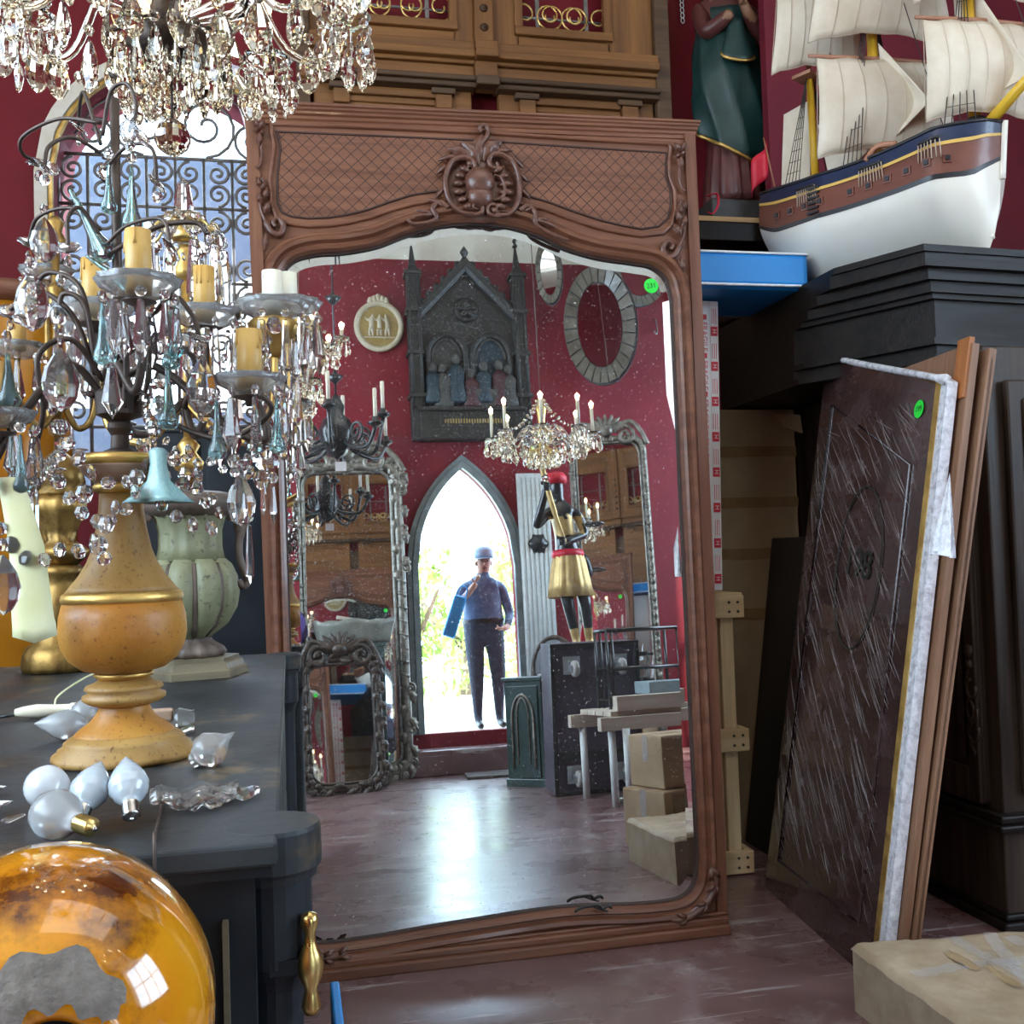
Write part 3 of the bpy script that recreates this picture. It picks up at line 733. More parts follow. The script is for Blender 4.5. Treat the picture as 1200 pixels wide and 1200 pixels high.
# carved crest: shell cartouche
C0 = ML2(563, 226); PXM = (ML2(663, 226)[0]-ML2(563, 226)[0])/100      # metres per pixel on the glass plane
def cp(dx, dy, y=-.06): return V((C0[0]+dx*PXM, y, C0[1]-dy*PXM))
b = MB(); b.ell(cp(-1, 0, -.036), (43*PXM, .020, 40*PXM), 24, 12)
crest = b.build('carved_crest', 'walnut_carve', mirror)
def cpart(name, b): return b.build(name, 'walnut_carve', crest)
def taper(n_, a, m_, z): return [a+(m_-a)*min(1, 4*i/n_) if i < n_*.6 else m_+(z-m_)*((i/n_-.6)/.4) for i in range(n_)]
def scroll_tube(pts, r=.013):
    P_ = spl([cp(*p, -.066) for p in pts], 7); cpart('scroll', MB().tube(P_, taper(len(P_), r*.6, r, r*.45), 9, flat=.85))
scroll_tube([(-12, 33), (-28, 31), (-40, 17), (-43, -4), (-36, -24), (-24, -31), (-13, -29), (-9, -21), (-13, -15), (-18, -18), (-16, -22)])
scroll_tube([(12, 33), (28, 31), (38, 17), (41, -4), (36, -26), (24, -36), (12, -36), (7, -28), (11, -21), (17, -22), (16, -28)])
scroll_tube([(-20, 32), (-12, 34), (-3, 30), (-3, 22), (-10, 20), (-13, 25), (-9, 27)], .009)
scroll_tube([(20, 32), (14, 35), (5, 32), (4, 24), (10, 21), (14, 25), (10, 28)], .009)
scroll_tube([(10, 16), (20, 13), (24, 2), (20, -10), (12, -13)], .009)
b = MB(); b.ell(cp(-4, -4, -.066), (17*PXM, .036, 17*PXM), 18, 12); cpart('boss', b)
b = MB(); b.ell(cp(-4, 12, -.062), (15*PXM, .030, 14*PXM), 18, 12); cpart('boss', b)
for s_, angs in ((-1, range(120, 246, 18)), (1, range(-62, 64, 18))):
    for a_ in angs:
        a_ = radians(a_)
        P_ = [cp(-2+19*cos(a_), 2-25*sin(a_), -.056), cp(-1+27*cos(a_), 2-30*sin(a_), -.066), cp(34*cos(a_), 1-33*sin(a_), -.060)]
        cpart('shell_flute', MB().tube(P_, [.006, .012, .009], 8))
def leaf(p0, p1, w_, bend=0.0, h=.02):
    # pointed lobed leaf from p0 to p1 in the frame plane
    p0, p1 = V(p0), V(p1); d = p1-p0; L_ = d.length; d.normalize(); s = V((d.z, 0, -d.x)); b = MB()
    def fn(u, v):
        x = (v-.5)*2; env = sin(pi*min(1, u*.97+.03))**.8*(1+.18*sin(u*22))
        q = p0 + d*(u*L_) + s*(x*w_*env + bend*sin(pi*u)*L_)
        return q + V((0, -h*(sin(pi*u)*.8+.2)*(1-.75*x*x) + h*.15*cos(x*9)*.4, 0))
    b.grid(fn, 14, 8); return b
for (a, e, w_, bd) in (((-3, -25), (-22, -52), .026, .1), ((-8, -28), (-40, -42), .022, .15), ((-22, -30), (-50, -28), .014, .1), ((-34, -22), (-52, -12), .012, .1), ((2, -30), (24, -56), .028, -.15), ((12, -36), (36, -44), .014, -.1), ((26, -34), (47, -24), .012, -.1), ((36, -20), (52, -8), .011, 0), ((-2, -30), (2, -62), .024, -.1), ((40, 0), (54, 12), .010, 0), ((-43, 2), (-54, 16), .010, 0)):
    cpart('leaf', leaf(cp(*a, -.05), cp(*e, -.05), w_, bd))
cpart('curl', MB().tube(spl([cp(-2, -48), cp(6, -58), cp(8, -66), cp(3, -71), cp(-2, -67), cp(1, -63)], 6), .009, 8))
for sx, pts in ((-1, [(-40, 26), (-50, 20), (-58, 28), (-54, 38), (-64, 44), (-80, 46), (-86, 41)]), (1, [(40, 26), (50, 20), (58, 28), (58, 40), (68, 48), (84, 55), (94, 58)])):
    cpart('scroll', MB().tube(spl([cp(*p) for p in pts], 6), [.010]*18+[.008]*19, 8))
    for (a, e) in (((44, 26), (62, 16)), ((52, 34), (84, 38)), ((56, 34), (76, 30))):
        cpart('leaf', leaf(cp(sx*a[0], a[1], -.05), cp(sx*e[0], e[1]+(6 if sx > 0 else 0), -.05), .010))
# carved drops on the posts
for side in (0, 1):
    base = [(304, 150), (791, 176)][side]; k = 1 if side == 0 else -1
    def sp_(dx, dy): p = ML2(base[0]+k*dx+dy*.035, base[1]+dy); return V((p[0], -.05, p[1]))
    dr = MB().tube(spl([sp_(1, 22), sp_(2, 38), sp_(-1, 50), sp_(-4, 54)], 6), [.003]+[.006]*16+[.009]*2, 6).build('carved_drop', 'walnut_carve', mirror)
    for (a, e, w_) in (((0, 10), (-6, -4), .012), ((0, 10), (6, -2), .012), ((0, 12), (-7, 10), .010), ((0, 14), (7, 14), .010), ((0, 12), (0, 30), .012), ((0, 78), (-5, 64), .010), ((0, 82), (4, 70), .010), ((2, 92), (8, 76), .012), ((0, 96), (-4, 82), .012), ((2, 108), (10, 92), .014)):
        leaf(sp_(*a), sp_(*e), w_).build('leaf', 'walnut_carve', dr)
    MB().tube(spl([sp_(0, 64), sp_(5, 78), sp_(-2, 95), sp_(2, 112), sp_(10, 128), sp_(20, 130), sp_(24, 120), sp_(18, 112), sp_(12, 116), sp_(15, 122)], 6), [.006]*20+[.012]*20+[.008]*15, 8).build('scroll', 'walnut_carve', dr)
    leaf(sp_(2, 150), sp_(4, 128), .012).build('leaf', 'walnut_carve', dr)
# carved leaves at the lower corners
for pts in ([(826, 1012), (832, 1030), (822, 1052), (800, 1070), (780, 1074)], [(352, 1090), (360, 1108), (376, 1116), (394, 1114), (404, 1110)]):
    W = [V((ML2(*p)[0], -.056, ML2(*p)[1])) for p in pts]
    cl = MB().tube(spl(W, 6), [.006]+[.014]*22+[.008]*2, 8).build('corner_carving', 'walnut_carve', mirror)
    for i in range(len(W)-1):
        d = (W[i+1]-W[i]).normalized(); s = V((-d.z, 0, d.x))
        leaf(W[i], W[i]+d*.045+s*.022, .010).build('leaf', 'walnut_carve', cl); leaf(W[i], W[i]+d*.045-s*.022, .010).build('leaf', 'walnut_carve', cl)
# round green price sticker on the glass
u, v = ML2(762, 336)
st = MB(); st.lathe([(.0285, 0), (.0285, .001), (0, .001)], 24, sm=False)
st = st.build('price_sticker', 'green_dot', mirror, (u, -.0105, v), (pi/2, 0, 0)); st['label'] = 'round fluorescent green sticker'
text_part('231', .026, 'ink', st, (0, 0, .0012), (0, 0, .15))
# the black twig lying along the bottom of the glass
b = MB()
def tw(px, py, h=.03): p = ML2(px, py); return V((p[0], -h-.03, p[1]))
tg = thing('black_twig', 'thin black twisted scrap of wire lying on the lower ledge of the tall mirror', 'wire', Pz(690, 1066, .1))
tg.matrix_world = mirror.matrix_basis
MB().tube(spl([tw(668, 1063), tw(676, 1058), tw(688, 1056), tw(696, 1055), tw(700, 1059), tw(707, 1056), tw(711, 1059)], 5), [.003]+[.006]*28+[.004]*2, 6).build('wire_strand', 'black_plastic', tg)
MB().tube(spl([tw(690, 1057), tw(698, 1060), tw(706, 1062)], 4), .004, 5).build('wire_strand', 'black_plastic', tg)

# ================================================================== BACK OF THE ROOM: old pine gate behind the mirror
GY = 5.02
gx0, gx1 = Py(347, 120, GY).x, Py(786, 120, GY).x
gate = thing('pine_gate', 'antique golden pine double gate with iron grilles, behind the tall mirror', 'gate', ((gx0+gx1)/2, GY+.06, 0))
gw = gx1-gx0
def gz(py): return Py(580, py, GY).z
def gx(px): return Py(px, 80, GY).x-(gx0+gx1)/2
def gbox(name, px0, px1, z0, z1, y=0.0, d=.06, m='pine_x', bev=.006):
    return MB().box(((gx(px0)+gx(px1))/2, y, (z0+z1)/2), (gx(px1)-gx(px0), d, z1-z0), bev=bev).build(name, m, gate)
ZT = 5.1
gbox('post', 347, 363, 0, ZT, .0, .12, 'pine_dark'); gbox('post', 769, 786, 0, ZT, .0, .12, 'pine_dark')
gbox('backing', 360, 772, 0, 3.62, .045, .03, 'pine_dark')
for (a, c) in ((363, 399), (533, 558), (580, 612), (715, 769)): gbox('stile', a, c, gz(105), ZT, -.0, .05, 'pine_z')
gbox('centre_stile', 558, 580, gz(105), ZT, -.03, .06, 'pine_z')
for k in range(6): MB().lathe([(.0, 0), (.022, 0), (.018, .012), (.006, .016), (.006, .02), (0, .022)], 10).build('carved_roundel', 'pine_dark', gate, (gx(569), -.06, gz(60)+.12+k*.10), (pi/2, 0, 0))
for (a, c) in ((399, 533), (612, 715)):
    gbox('rail', a-4, c+4, gz(52), gz(36), -.0, .05); gbox('rail', a-4, c+4, 4.75, ZT, 0, .05)
    gbox('frame_sill', a-6, c+6, gz(36), gz(26), -.025, .05, 'pine_x'); gbox('frame_side', a-6, a+4, gz(26), 4.75, -.02, .04, 'pine_z'); gbox('frame_side', c-4, c+6, gz(26), 4.75, -.02, .04, 'pine_z')
    cxm = (gx(a)+gx(c))/2; ww = gx(c)-gx(a); zb = gz(26)
    gr = MB().tube([(cxm-ww/2, .0, zb+.07), (cxm+ww/2, .0, zb+.07)], .008, 6).build('iron_grille', 'grille_iron', gate)
    for s in (-.28, .28): MB().box((cxm+s*ww, .0, zb+.3), (.02, .012, .62)).build('bar', 'grille_iron', gr)
    MB().tube([(cxm-ww/2, 0, zb+.34), (cxm+ww/2, 0, zb+.34)], .006, 6).build('bar', 'grille_iron', gr)
    for s in (-.28, .0, .28):
        for sg in (-1, 1):
            pts = [V((cxm+s*ww+sg*abs(p.x), -.005, p.z)) for p in spiral((.07, zb+.085), .075, .018, -pi*.5, 1.3*1, 20)]
            MB().tube(pts, .006, 5).build('scroll', 'brass', gr)
# mouldings across both leaves
for (a, c) in ((363, 557), (581, 771)):
    for (p, q, y, d, m) in ((63, 52, -.045, .07, 'pine_x'), (72, 63, -.055, .09, 'pine_x'), (77, 72, -.04, .05, 'pine_x'), (94, 77, -.015, .06, 'pine_x'), (100, 94, -.055, .10, 'pine_dark'), (106, 100, -.045, .08, 'pine_dark')):
        gbox('moulding', a, c, gz(p), gz(q), y, d, m, .008)
    gbox('panel', a+4, c-4, gz(210), gz(106), -.0, .05, 'pine_x')
    gbox('cross_moulding', a+34, c-44, gz(118), gz(110), -.035, .03, 'pine_x'); gbox('cross_moulding', a+34, c-44, gz(126), gz(120), -.03, .02, 'pine_x')
    for d in (0, 96): 
        gbox('bracket', a+22+d*1.25, a+50+d*1.25, gz(114), gz(107), -.045, .05, 'pine_dark'); gbox('bracket', a+27+d*1.25, a+46+d*1.25, gz(130), gz(114), -.04, .04, 'pine_x')
for (p, q, y, d, m) in ((63, 52, -.07, .07, 'pine_x'), (73, 63, -.085, .08, 'pine_x'), (94, 74, -.05, .06, 'pine_x'), (105, 94, -.08, .08, 'pine_dark')):
    gbox('moulding', 556, 583, gz(p), gz(q), y, d, m, .008)
for k in range(3):
    for (a, c) in ((372, 552), (588, 764)): gbox('lower_panel', a, c, .25+k*1.1, 1.15+k*1.1, -.0, .04, 'pine_x')
for (a, c) in ((363, 560), (578, 771)): gbox('bottom_rail', a, c, 0, .2, 0, .07, 'pine_x')

# ================================================================== RIGHT: carved armoire
AR = V((.9, .435, 0)).normalized(); AL = V((-AR.y, AR.x, 0)); AK = V((2.46, 3.24, 0))
arz = atan2(AR.y, AR.x)
arm = thing('armoire', 'huge dark carved oak armoire with stepped cornice, against the right wall', 'armoire', AK)
def ab(name, x0, x1, y0, y1, z0, z1, m='dark_oak', bev=.008, par=None): return MB().box(((x0+x1)/2, (y0+y1)/2, (z0+z1)/2), (x1-x0, y1-y0, z1-z0), bev=bev).build(name, m, par or arm)
WR, WL = 1.30, 1.45
ab('body', .03, WR, .03, WL, .38, 2.10)
ab('plinth', 0, WR+.03, 0, WL, .03, .36); ab('plinth_moulding', -.035, WR+.04, -.035, WL, .35, .375, 'dark_oak_x'); ab('plinth_moulding', -.02, WR+.04, -.02, WL, .375, .405, 'dark_oak_x')
ab('foot_moulding', -.03, WR+.04, -.03, WL, 0, .035, 'dark_oak_x'); ab('foot_moulding', -.016, WR+.04, -.016, WL, .035, .06, 'dark_oak_x')
# left face carries the carved door (local x = 0 side, facing -x)
dr = ab('door', .005, .04, .10, .62, .42, 2.07)
for (y0, y1, z0, z1) in ((.10, .16, .42, 2.07), (.50, .62, .42, 2.07), (.16, .50, .42, .55), (.16, .50, 1.95, 2.07)):
    ab('door_frame', -.012, .012, y0, y1, z0, z1, par=dr)
pth = [(.19, .58), (.19, 1.72), (.215, 1.78), (.25, 1.80), (.28, 1.85), (.33, 1.87), (.38, 1.85), (.41, 1.80), (.445, 1.78), (.47, 1.72), (.47, .58)]
MB().tube([(-.004, y, z) for y, z in pth], .012, 6).build('panel_moulding', 'dark_oak', dr)
MB().tube([(-.004, y*.86+.047, z*.96+.05) for y, z in pth], .007, 6).build('panel_moulding', 'dark_oak', dr)
MB().tube([(-.008, .335, .60), (-.014, .335, 1.1), (-.008, .335, 1.7)], [.012, .022, .012], 8).build('centre_bead', 'dark_oak', dr)
def rosette_disc(y, z, r):
    b = MB(); b.lathe([(0, .012), (r*.5, .014), (r, .004), (r, 0)], 16, mod=lambda a, i, zz: 1+.08*cos(9*a)); return b.build('carved_rosette', 'dark_oak', dr, (-.012, y, z), (0, -pi/2, 0))
for yy in (.145, .335, .52):
    for k in range(5):
        MB().tube(spl([(-.012, yy-.035+k*.018, 1.90), (-.022, yy-.04+k*.02, 1.935), (-.014, yy-.03+k*.022, 1.965)], 4), .008, 6).build('carved_leaf', 'dark_oak', dr)
    rosette_disc(yy, 1.86, .03)
for yy in (.13, .55):
    rosette_disc(yy, .98, .026); rosette_disc(yy, .93, .022)
    for (p, q) in ((.84, .045), (.76, .05), (.69, .055)):
        MB().tube([(-.014, yy+q*.5*sin(t)*1.1-.01, p+q*cos(t)*.8) for t in [i*.5 for i in range(11)]], .007, 6).build('carved_scroll', 'dark_oak', dr)
    MB().tube(spl([(-.012, yy, .92), (-.014, yy+.02, .84), (-.014, yy-.02, .76), (-.012, yy+.015, .66), (-.01, yy-.015, .60)], 5), .007, 6).build('carved_stem', 'dark_oak', dr)
# right face: flat panels
for (x0, x1) in ((.10, .58), (.64, 1.15)):
    rp = MB().box(((x0+x1)/2, .012, 1.22), (x1-x0, .03, 1.5), bev=.01).build('side_panel', 'dark_oak', arm)
    MB().box(((x0+x1)/2, -.004, 1.22), (x1-x0-.12, .02, 1.36), bev=.01).build('raised_field', 'dark_oak', rp)
# stepped cornice with a canted corner
fr = V((.993, .117, 0)).normalized(); fl_ = Matrix.Rotation(-arz, 3, 'Z') @ fr
def cpoly(off):
    # local outline: long left side, canted corner, front side
    p1 = V((-off, .16-off*.35)); 
    p2 = p1 + V((fl_.x, fl_.y))*0.75
    pts = [(-off, 1.60), (p1.x, p1.y), (p2.x, p2.y-off*.2), (WR+.1, p2.y-off*.2+.2), (WR+.1, 1.20), (.6, 1.60)]
    ca, sa = cos(arz), sin(arz)
    q = [V((x*ca-y*sa, min(x*sa+y*ca, 1.455))) for x, y in pts]
    if q[0].x < -.36: t_ = (-.36-q[1].x)/(q[0].x-q[1].x); k_ = q[1].lerp(q[0], t_); q = [V((-.36, 1.455)), k_] + q[1:]
    return [tuple(p) for p in q]
for (z0, z1, o0, nm) in ((2.06, 2.085, .03, 'cornice_bead'), (2.085, 2.12, .015, 'cornice_band'), (2.12, 2.145, .05, 'cornice_bead'), (2.145, 2.29, .02, 'cornice_frieze'), (2.29, 2.31, .05, 'cornice_bead'), (2.31, 2.35, .075, 'cornice_step'), (2.35, 2.39, .11, 'cornice_step'), (2.39, 2.44, .155, 'cornice_step'), (2.44, 2.465, .17, 'cornice_top')):
    MB().prism(cpoly(o0), z0, z1, 'z').build(nm, 'dark_oak_x', arm)

# ---- blue cushion lying on the cabinet ledge behind the mirror
MT['dark_ledge'] = MT['dark_oak_x']
p_a, p_b = Py(800, 300, 3.86), Py(949, 320, 3.86)
pz0, pz1 = Py(870, 344, 3.95).z, Py(870, 300, 3.95).z
pad = thing('blue_cushion', 'long bright blue vinyl cushion with white piping, lying across a packed crate', 'cushion', ((p_a.x+p_b.x)/2-.225, 4.07, pz0))
_l, _d, _h = (p_b.x-p_a.x)+.45, .52, pz1-pz0
MB().box((0, .05, _h/2), (_l, _d, _h), bev=.028).build('cushion_body', 'blue_vinyl', pad)
for zz in (.014, _h-.012):
    y0, y1, x0, x1 = .05-_d/2, .05+_d/2, -_l/2, _l/2
    MB().tube([(x0+.02, y0, zz), (x1-.02, y0, zz), (x1-.006, y0+.006, zz), (x1, y0+.02, zz), (x1, y1-.02, zz), (x1-.006, y1-.006, zz), (x1-.02, y1, zz), (x0+.02, y1, zz), (x0, y1-.02, zz), (x0, y0+.02, zz)], .0055, 6, closed=True).build('piping', 'white_piping', pad)
# ---- tall flat carton wrapped in FRAGILE tape, standing on the crate
CRZ = Pz(850, 700, 0).z
ft = Py(832, 345, 3.98); fb = Py(838, 696, 3.98)
FW = Py(850, 500, 3.98).x-Py(816, 500, 3.98).x+.04
car = thing('taped_carton', 'tall narrow carton covered in red and white warning tape, standing on a pale wooden crate', 'box', (Py(847, 690, 4.04).x-FW/2, 4.04, fb.z+.012), rot=(0, radians(1.4), 0))
CH = pz0-fb.z-.022
MB().box((-.1, .06, CH/2), (FW+.2, .12, CH), bev=.004).build('carton', 'white_print', car)
xr_ = FW/2
for i, xs in enumerate((FW/2-.066, FW/2-.022, FW/2-.108)):
    tp = MB().box((xs, -.0015, CH/2), (.033, .003, CH-.006)).build('tape_strip', 'white_print', car)
    k = 0; z = .03
    while z < CH-.05:
        if i != 1:
            text_part('FRAGILE', .034, 'red_print', tp, (xs, -.0034, z+.055), (pi/2, pi/2, 0)); MB().box((xs, -.0035, z+.14), (.020, .002, .022)).build('printed_mark', 'red_print', tp)
            z += .165
        else:
            MB().box((xs, -.0035, z+.02), (.030, .002, .040)).build('printed_mark', 'red_print', tp)
            text_part('H', .026, 'white_print', tp, (xs, -.0050, z+.02), (pi/2, pi/2, 0)); 
            for q in (-.009, 0, .009): MB().box((xs+q, -.0035, z+.085), (.002, .002, .065)).build('printed_line', 'red_print', tp)
            z += .150
# ---- pale wooden crate behind the mirror
czt = Py(868, 698, 4.02).z
crt = thing('wooden_crate', 'pale pine crate with nailed batten corners, peeping out behind the tall mirror', 'crate', (Py(880, 1010, 4.12).x-.40, 4.30, 0))
def cb(name, x, y, z, sx, sy, sz, m): return MB().box((x, y, z), (sx, sy, sz), bev=.004).build(name, m, crt)
hx = .40
cb('panel', 0-.02, 0, czt/2, .70, .34, czt-.06, 'cardboard')
for z in (.055, czt*.48, czt-.05):
    for sx_ in (1,):
        rl = cb('batten', hx-.40, -.20, z, .80, .03, .095, 'crate_wood')
        for q in (-.02, .02):
            for qx in (.33, .37): MB().lathe([(.006, 0), (.006, .003), (0, .004)], 8).build('nail', 'iron', rl, (qx, -.215, z+q), (pi/2, 0, 0))
    cb('batten', hx-.015, .0, z, .03, .36, .095, 'crate_wood')
for x in (hx-.075, -.34): cb('corner_post', x, -.18, czt/2, .06, .03, czt-.02, 'crate_wood_z')
cb('lid', 0, 0, czt-.0, .80, .40, .018, 'crate_wood')
# ---- big brown carton sheet behind
bc = [Py(848, 1000, 4.45), Py(955, 1000, 4.45), Py(957, 412, 4.45), Py(848, 420, 4.45)]
crd = thing('flat_carton', 'large flat brown cardboard carton with tape bands, leaning in the corner beside the crate', 'box', (bc[0].x+.2, 4.58, 0))
hz = 2.05; wx = .62
MB().box((0, .04, hz/2), (wx, .09, hz), bev=.004).build('carton', 'cardboard_dark', crd)
for z in (hz*.52, hz*.66, hz*.78, hz*.90): MB().box((0, -.008, z), (wx+.004, .003, .05), mt=None).build('tape_band', 'brown_tape', crd, None, (0, 0, 0))
MB().prism([(wx/2-.12, hz-.02), (wx/2+.02, hz-.03), (wx/2+.03, hz-.12), (wx/2-.06, hz-.09)], -.03, -.012).build('torn_flap', 'cardboard', crd)
# ---- thin black panel
pa = Pz(886, 1000); pn = thing('thin_black_panel', 'thin black framed panel leaning behind the plastic-wrapped cabinet side', 'panel', (pa.x+.03, pa.y-.18, 0), rot=(0, radians(8), 0))
MB().box((0.02, 0, .72), (.025, .75, 1.44), bev=.003).build('sheet', 'black_plastic', pn); MB().box((.004, -.37, .72), (.03, .02, 1.44)).build('edge_trim', 'hull_navy', pn)
# ---- plastic wrapped panel leaning on the armoire
PA, PB = Pz(896, 1039), Pz(1028, 1158)
pd = (PB-PA).normalized(); pnr = V((-pd.y, pd.x, 0)); pnr = pnr if pnr.x > 0 else -pnr
TH = radians(9.5); upv = pnr*sin(TH)+V((0, 0, 1))*cos(TH); fn_ = pd.cross(upv)
wp = thing('wrapped_panel', 'dark wooden panel in clear stretch wrap with a green sticker, leaning toward the armoire', 'panel', PA)
WM = Matrix(((pd.x, pnr.x*cos(TH), upv.x), (pd.y, pnr.y*cos(TH), upv.y), (pd.z, -sin(TH), upv.z))).to_4x4()
WM = Matrix.Translation(PA) @ WM
wp.matrix_world = WM                                   # local x along floor edge (toward the viewer), local y into the panel, local z up the panel
PL = (PB-PA).length; HL, HR = 2.22, 1.93
def wprism(poly, y0, y1, name, m, par=wp): return MB().prism(poly, y0, y1).build(name, m, par)
wprism([(0, 0), (PL-.05, 0), (PL-.05, HR), (0, HL)], .0, .03, 'board', 'stretch_wrap')
wprism([(PL-.05, 0), (PL-.02, 0), (PL-.02, HR), (PL-.05, HR+.01)], -.003, .032, 'gilt_edge', 'gilt')
wprism([(PL-.02, 0), (PL+.02, .0), (PL+.02, HR), (PL-.02, HR+.02)], 0, .035, 'wrapped_edge', 'wrap_white')
fp = [(.12, .14), (PL-.16, .14), (PL-.16, HR-.26), (.12, HL-.24)]
MB().tube([(x, -.003, z) for x, z in fp], .006, 6, closed=True).build('panel_moulding', 'stretch_wrap', wp)
MT['film'] = mat('film', (.34, .30, .29), rough=.15, coat=1)  # pale strand colour standing in for glints along the wrap's creases
rn = random.Random(3)
b = MB()
for i in range(300):
    u = rn.uniform(.08, PL-.06); z = rn.uniform(.15, 1.85); a = rn.gauss(-.80, .07); L_ = rn.uniform(.06, .34)
    u1 = min(PL-.05, max(.02, u-cos(a)*L_)); z1 = min(1.9, z-sin(a)*L_*1.0)
    b.tube([(u, -.003, z), ((u+u1)/2, -.006, (z+z1)/2), (u1, -.003, z1)], [.0005, rn.uniform(.0004, .0010), .0005], 4)
stuff(b.build('film_crease_glints', 'film', wp))
u = PL-.14; st = MB(); st.lathe([(.031, 0), (.031, .001), (0, .001)], 24, sm=False)
st = st.build('price_sticker', 'green_dot', wp, (u, -.0045, HR-.07), (pi/2, 0, 0)); st['label'] = 'round fluorescent green sticker'
text_part('199', .028, 'ink', st, (0, 0, .0014), (0, 0, 0))
for t_, (uu, zz, sz) in {'1': (.44, 1.42, .20), '9': (.58, 1.40, .16), '3': (.56, 1.22, .14)}.items(): pass
b = MB(); b.tube([(.52+.17*cos(i*.26)*1.05, -.0045, 1.32+.30*sin(i*.26)) for i in range(25)], .0028, 5); b.build('marker_ring', 'ink', wp)
text_part('198', .15, 'ink', wp, (.52, -.0045, 1.33), (pi/2, .1, 0))
# wisp of loose film
q0 = Pt(1108, 600, 3.05)
wl = wp.matrix_world.inverted() @ q0
b = MB(); b.grid(lambda s, t: (wl.x-.0*s+(t-.5)*.10*s+.01*sin(t*15)*s, wl.y+.0-.02*sin(t*19)*s, wl.z+.12-.24*s-.03*abs(t-.4)*s), 8, 12); b.build('loose_film', 'wrap_white', wp)
b = MB(); b.tube(spl([(-.0, -.004, HL-.01), (PL*.35, -.006, HL*.62+HR*.38-.0), (PL*.7, -.005, HL*.3+HR*.7), (PL+.01, -.004, HR+.005)], 6), [.016]*18+[.024], 7, flat=.8); b.build('gathered_film', 'wrap_white', wp)
# ---- brown oak boards standing behind the wrapped panel
def lean_board(name, label, off, ext, ht, thick, m, foot=0.0, wid=.9, tilt=0.6):
    M2 = WM @ Matrix.Translation((ext-wid, off, 0)) @ Matrix.Rotation(-radians(tilt), 4, 'X')
    o = thing(name, label, 'board', (0, 0, 0)); o.matrix_world = M2
    return o, MB().box((wid/2, thick/2, ht/2+foot), (wid, thick, ht), bev=.003).build('plank', m, o)
ob1, pk = lean_board('oak_side_board', 'red-brown oak board with a pale sawn edge, right behind the wrapped panel', .037, PL+.045, 2.06, .026, 'oak_board', tilt=.5)
MB().box((.86, -.0, 1.98), (.07, .02, .20), bev=.002).build('end_block', 'orange_wood', ob1)
ob2, pk = lean_board('oak_end_board', 'brown oak board with a rounded edge, nearest to the armoire in the leaning stack', .066, PL+.055, 2.05, .026, 'oak_board', tilt=1.2)
MB().box((.894, .013, 1.02), (.012, .016, 2.0), bev=.004).build('edge_bead', 'oak_board', ob2)
# ---- brown paper package on the floor
k1, k2, k3 = Pz(987, 1098, .2), Pz(1178, 1077, .2), Pz(1012, 1205, .2)
k1.y -= .045; k2.y -= .045
ex = (k2-k1); ey = (k3-k1); ey.z = 0
pk = thing('paper_package', 'flat parcel in crumpled brown paper and shiny clear tape, lying beside the leaning boards', 'parcel', (k1.x, k1.y, 0), atan2(ex.y, ex.x))
PW, PD = ex.length+.03, .62
b = MB()
rn = random.Random(5)
def pkh(x, y): return .2+.0035*sin(x*17+y*9)+.0025*sin(y*31-x*12)+.0022*abs(sin(x*47-y*30))+.0018*abs(sin(x*71+y*63))
def pkf(u, v):
    x = u*PW; y = -v*PD; e = min(u, 1-u, v, 1-v)
    return (x, y-.06*u, pkh(x, y)-(.02 if e < .01 else 0))
b.grid(pkf, 44, 44, sm=True)
b.add([(x, y-.06*x/PW, z) for z in (.0, .183) for x, y in ((.004, -.004), (PW-.004, -.004), (PW-.004, -PD+.004), (.004, -PD+.004))], [(0, 1, 2, 3), (4, 5, 6, 7), (0, 1, 5, 4), (1, 2, 6, 5), (2, 3, 7, 6), (3, 0, 4, 7)])
b.build('paper_wrap', 'kraft_wrap', pk)
for (a0, a1, c0, c1, w_) in ((.30, -.02, .34, -.6, .045), (.42, -.02, .22, -.6, .04), (.05, -.25, PW-.02, -.20, .05), (.46, -.05, .52, -.6, .045)):
    A_, B_ = V((a0, a1)), V((c0, c1)); d = (B_-A_).normalized(); s = V((-d.y, d.x))*w_/2
    def tf(u, v):
        x = A_.lerp(B_, u).x+s.x*(2*v-1); y = A_.lerp(B_, u).y+s.y*(2*v-1); return (x, y-.06*x/PW, pkh(x, y)+.0035+.0015*sin(u*60+v*7))
    MB().grid(tf, 40, 4).build('clear_tape', 'clear_tape', pk)
for (x, y, r_) in ((.22, -.22, .06), (.26, -.34, .05), (.32, -.52, .07)):
    MB().grid(lambda u, v: (x+(u-.5)*r_*.6, y+(v-.5)*.13-.02*sin(u*5), pkh(x+(u-.5)*r_*.6, y+(v-.5)*.13)+.003+.016*sin(u*pi)*abs(v-.5)), 6, 8).build('torn_paper', 'cardboard_dark', pk)

# ================================================================== SHIP MODEL on the armoire
SZ = 2.467                                      # top of the armoire
BT, STT = 3.9, 4.62
bow, stern = Pt(1172, 160, BT), Pt(912, 250, STT)
sd = V((bow.x-stern.x, bow.y-stern.y, 0)); SL = sd.length; srz = atan2(sd.y, sd.x)
ship = thing('model_ship', 'large three-masted model sailing ship with white hull and canvas sails, on top of the armoire', 'model ship', (stern.x, stern.y, SZ), srz)
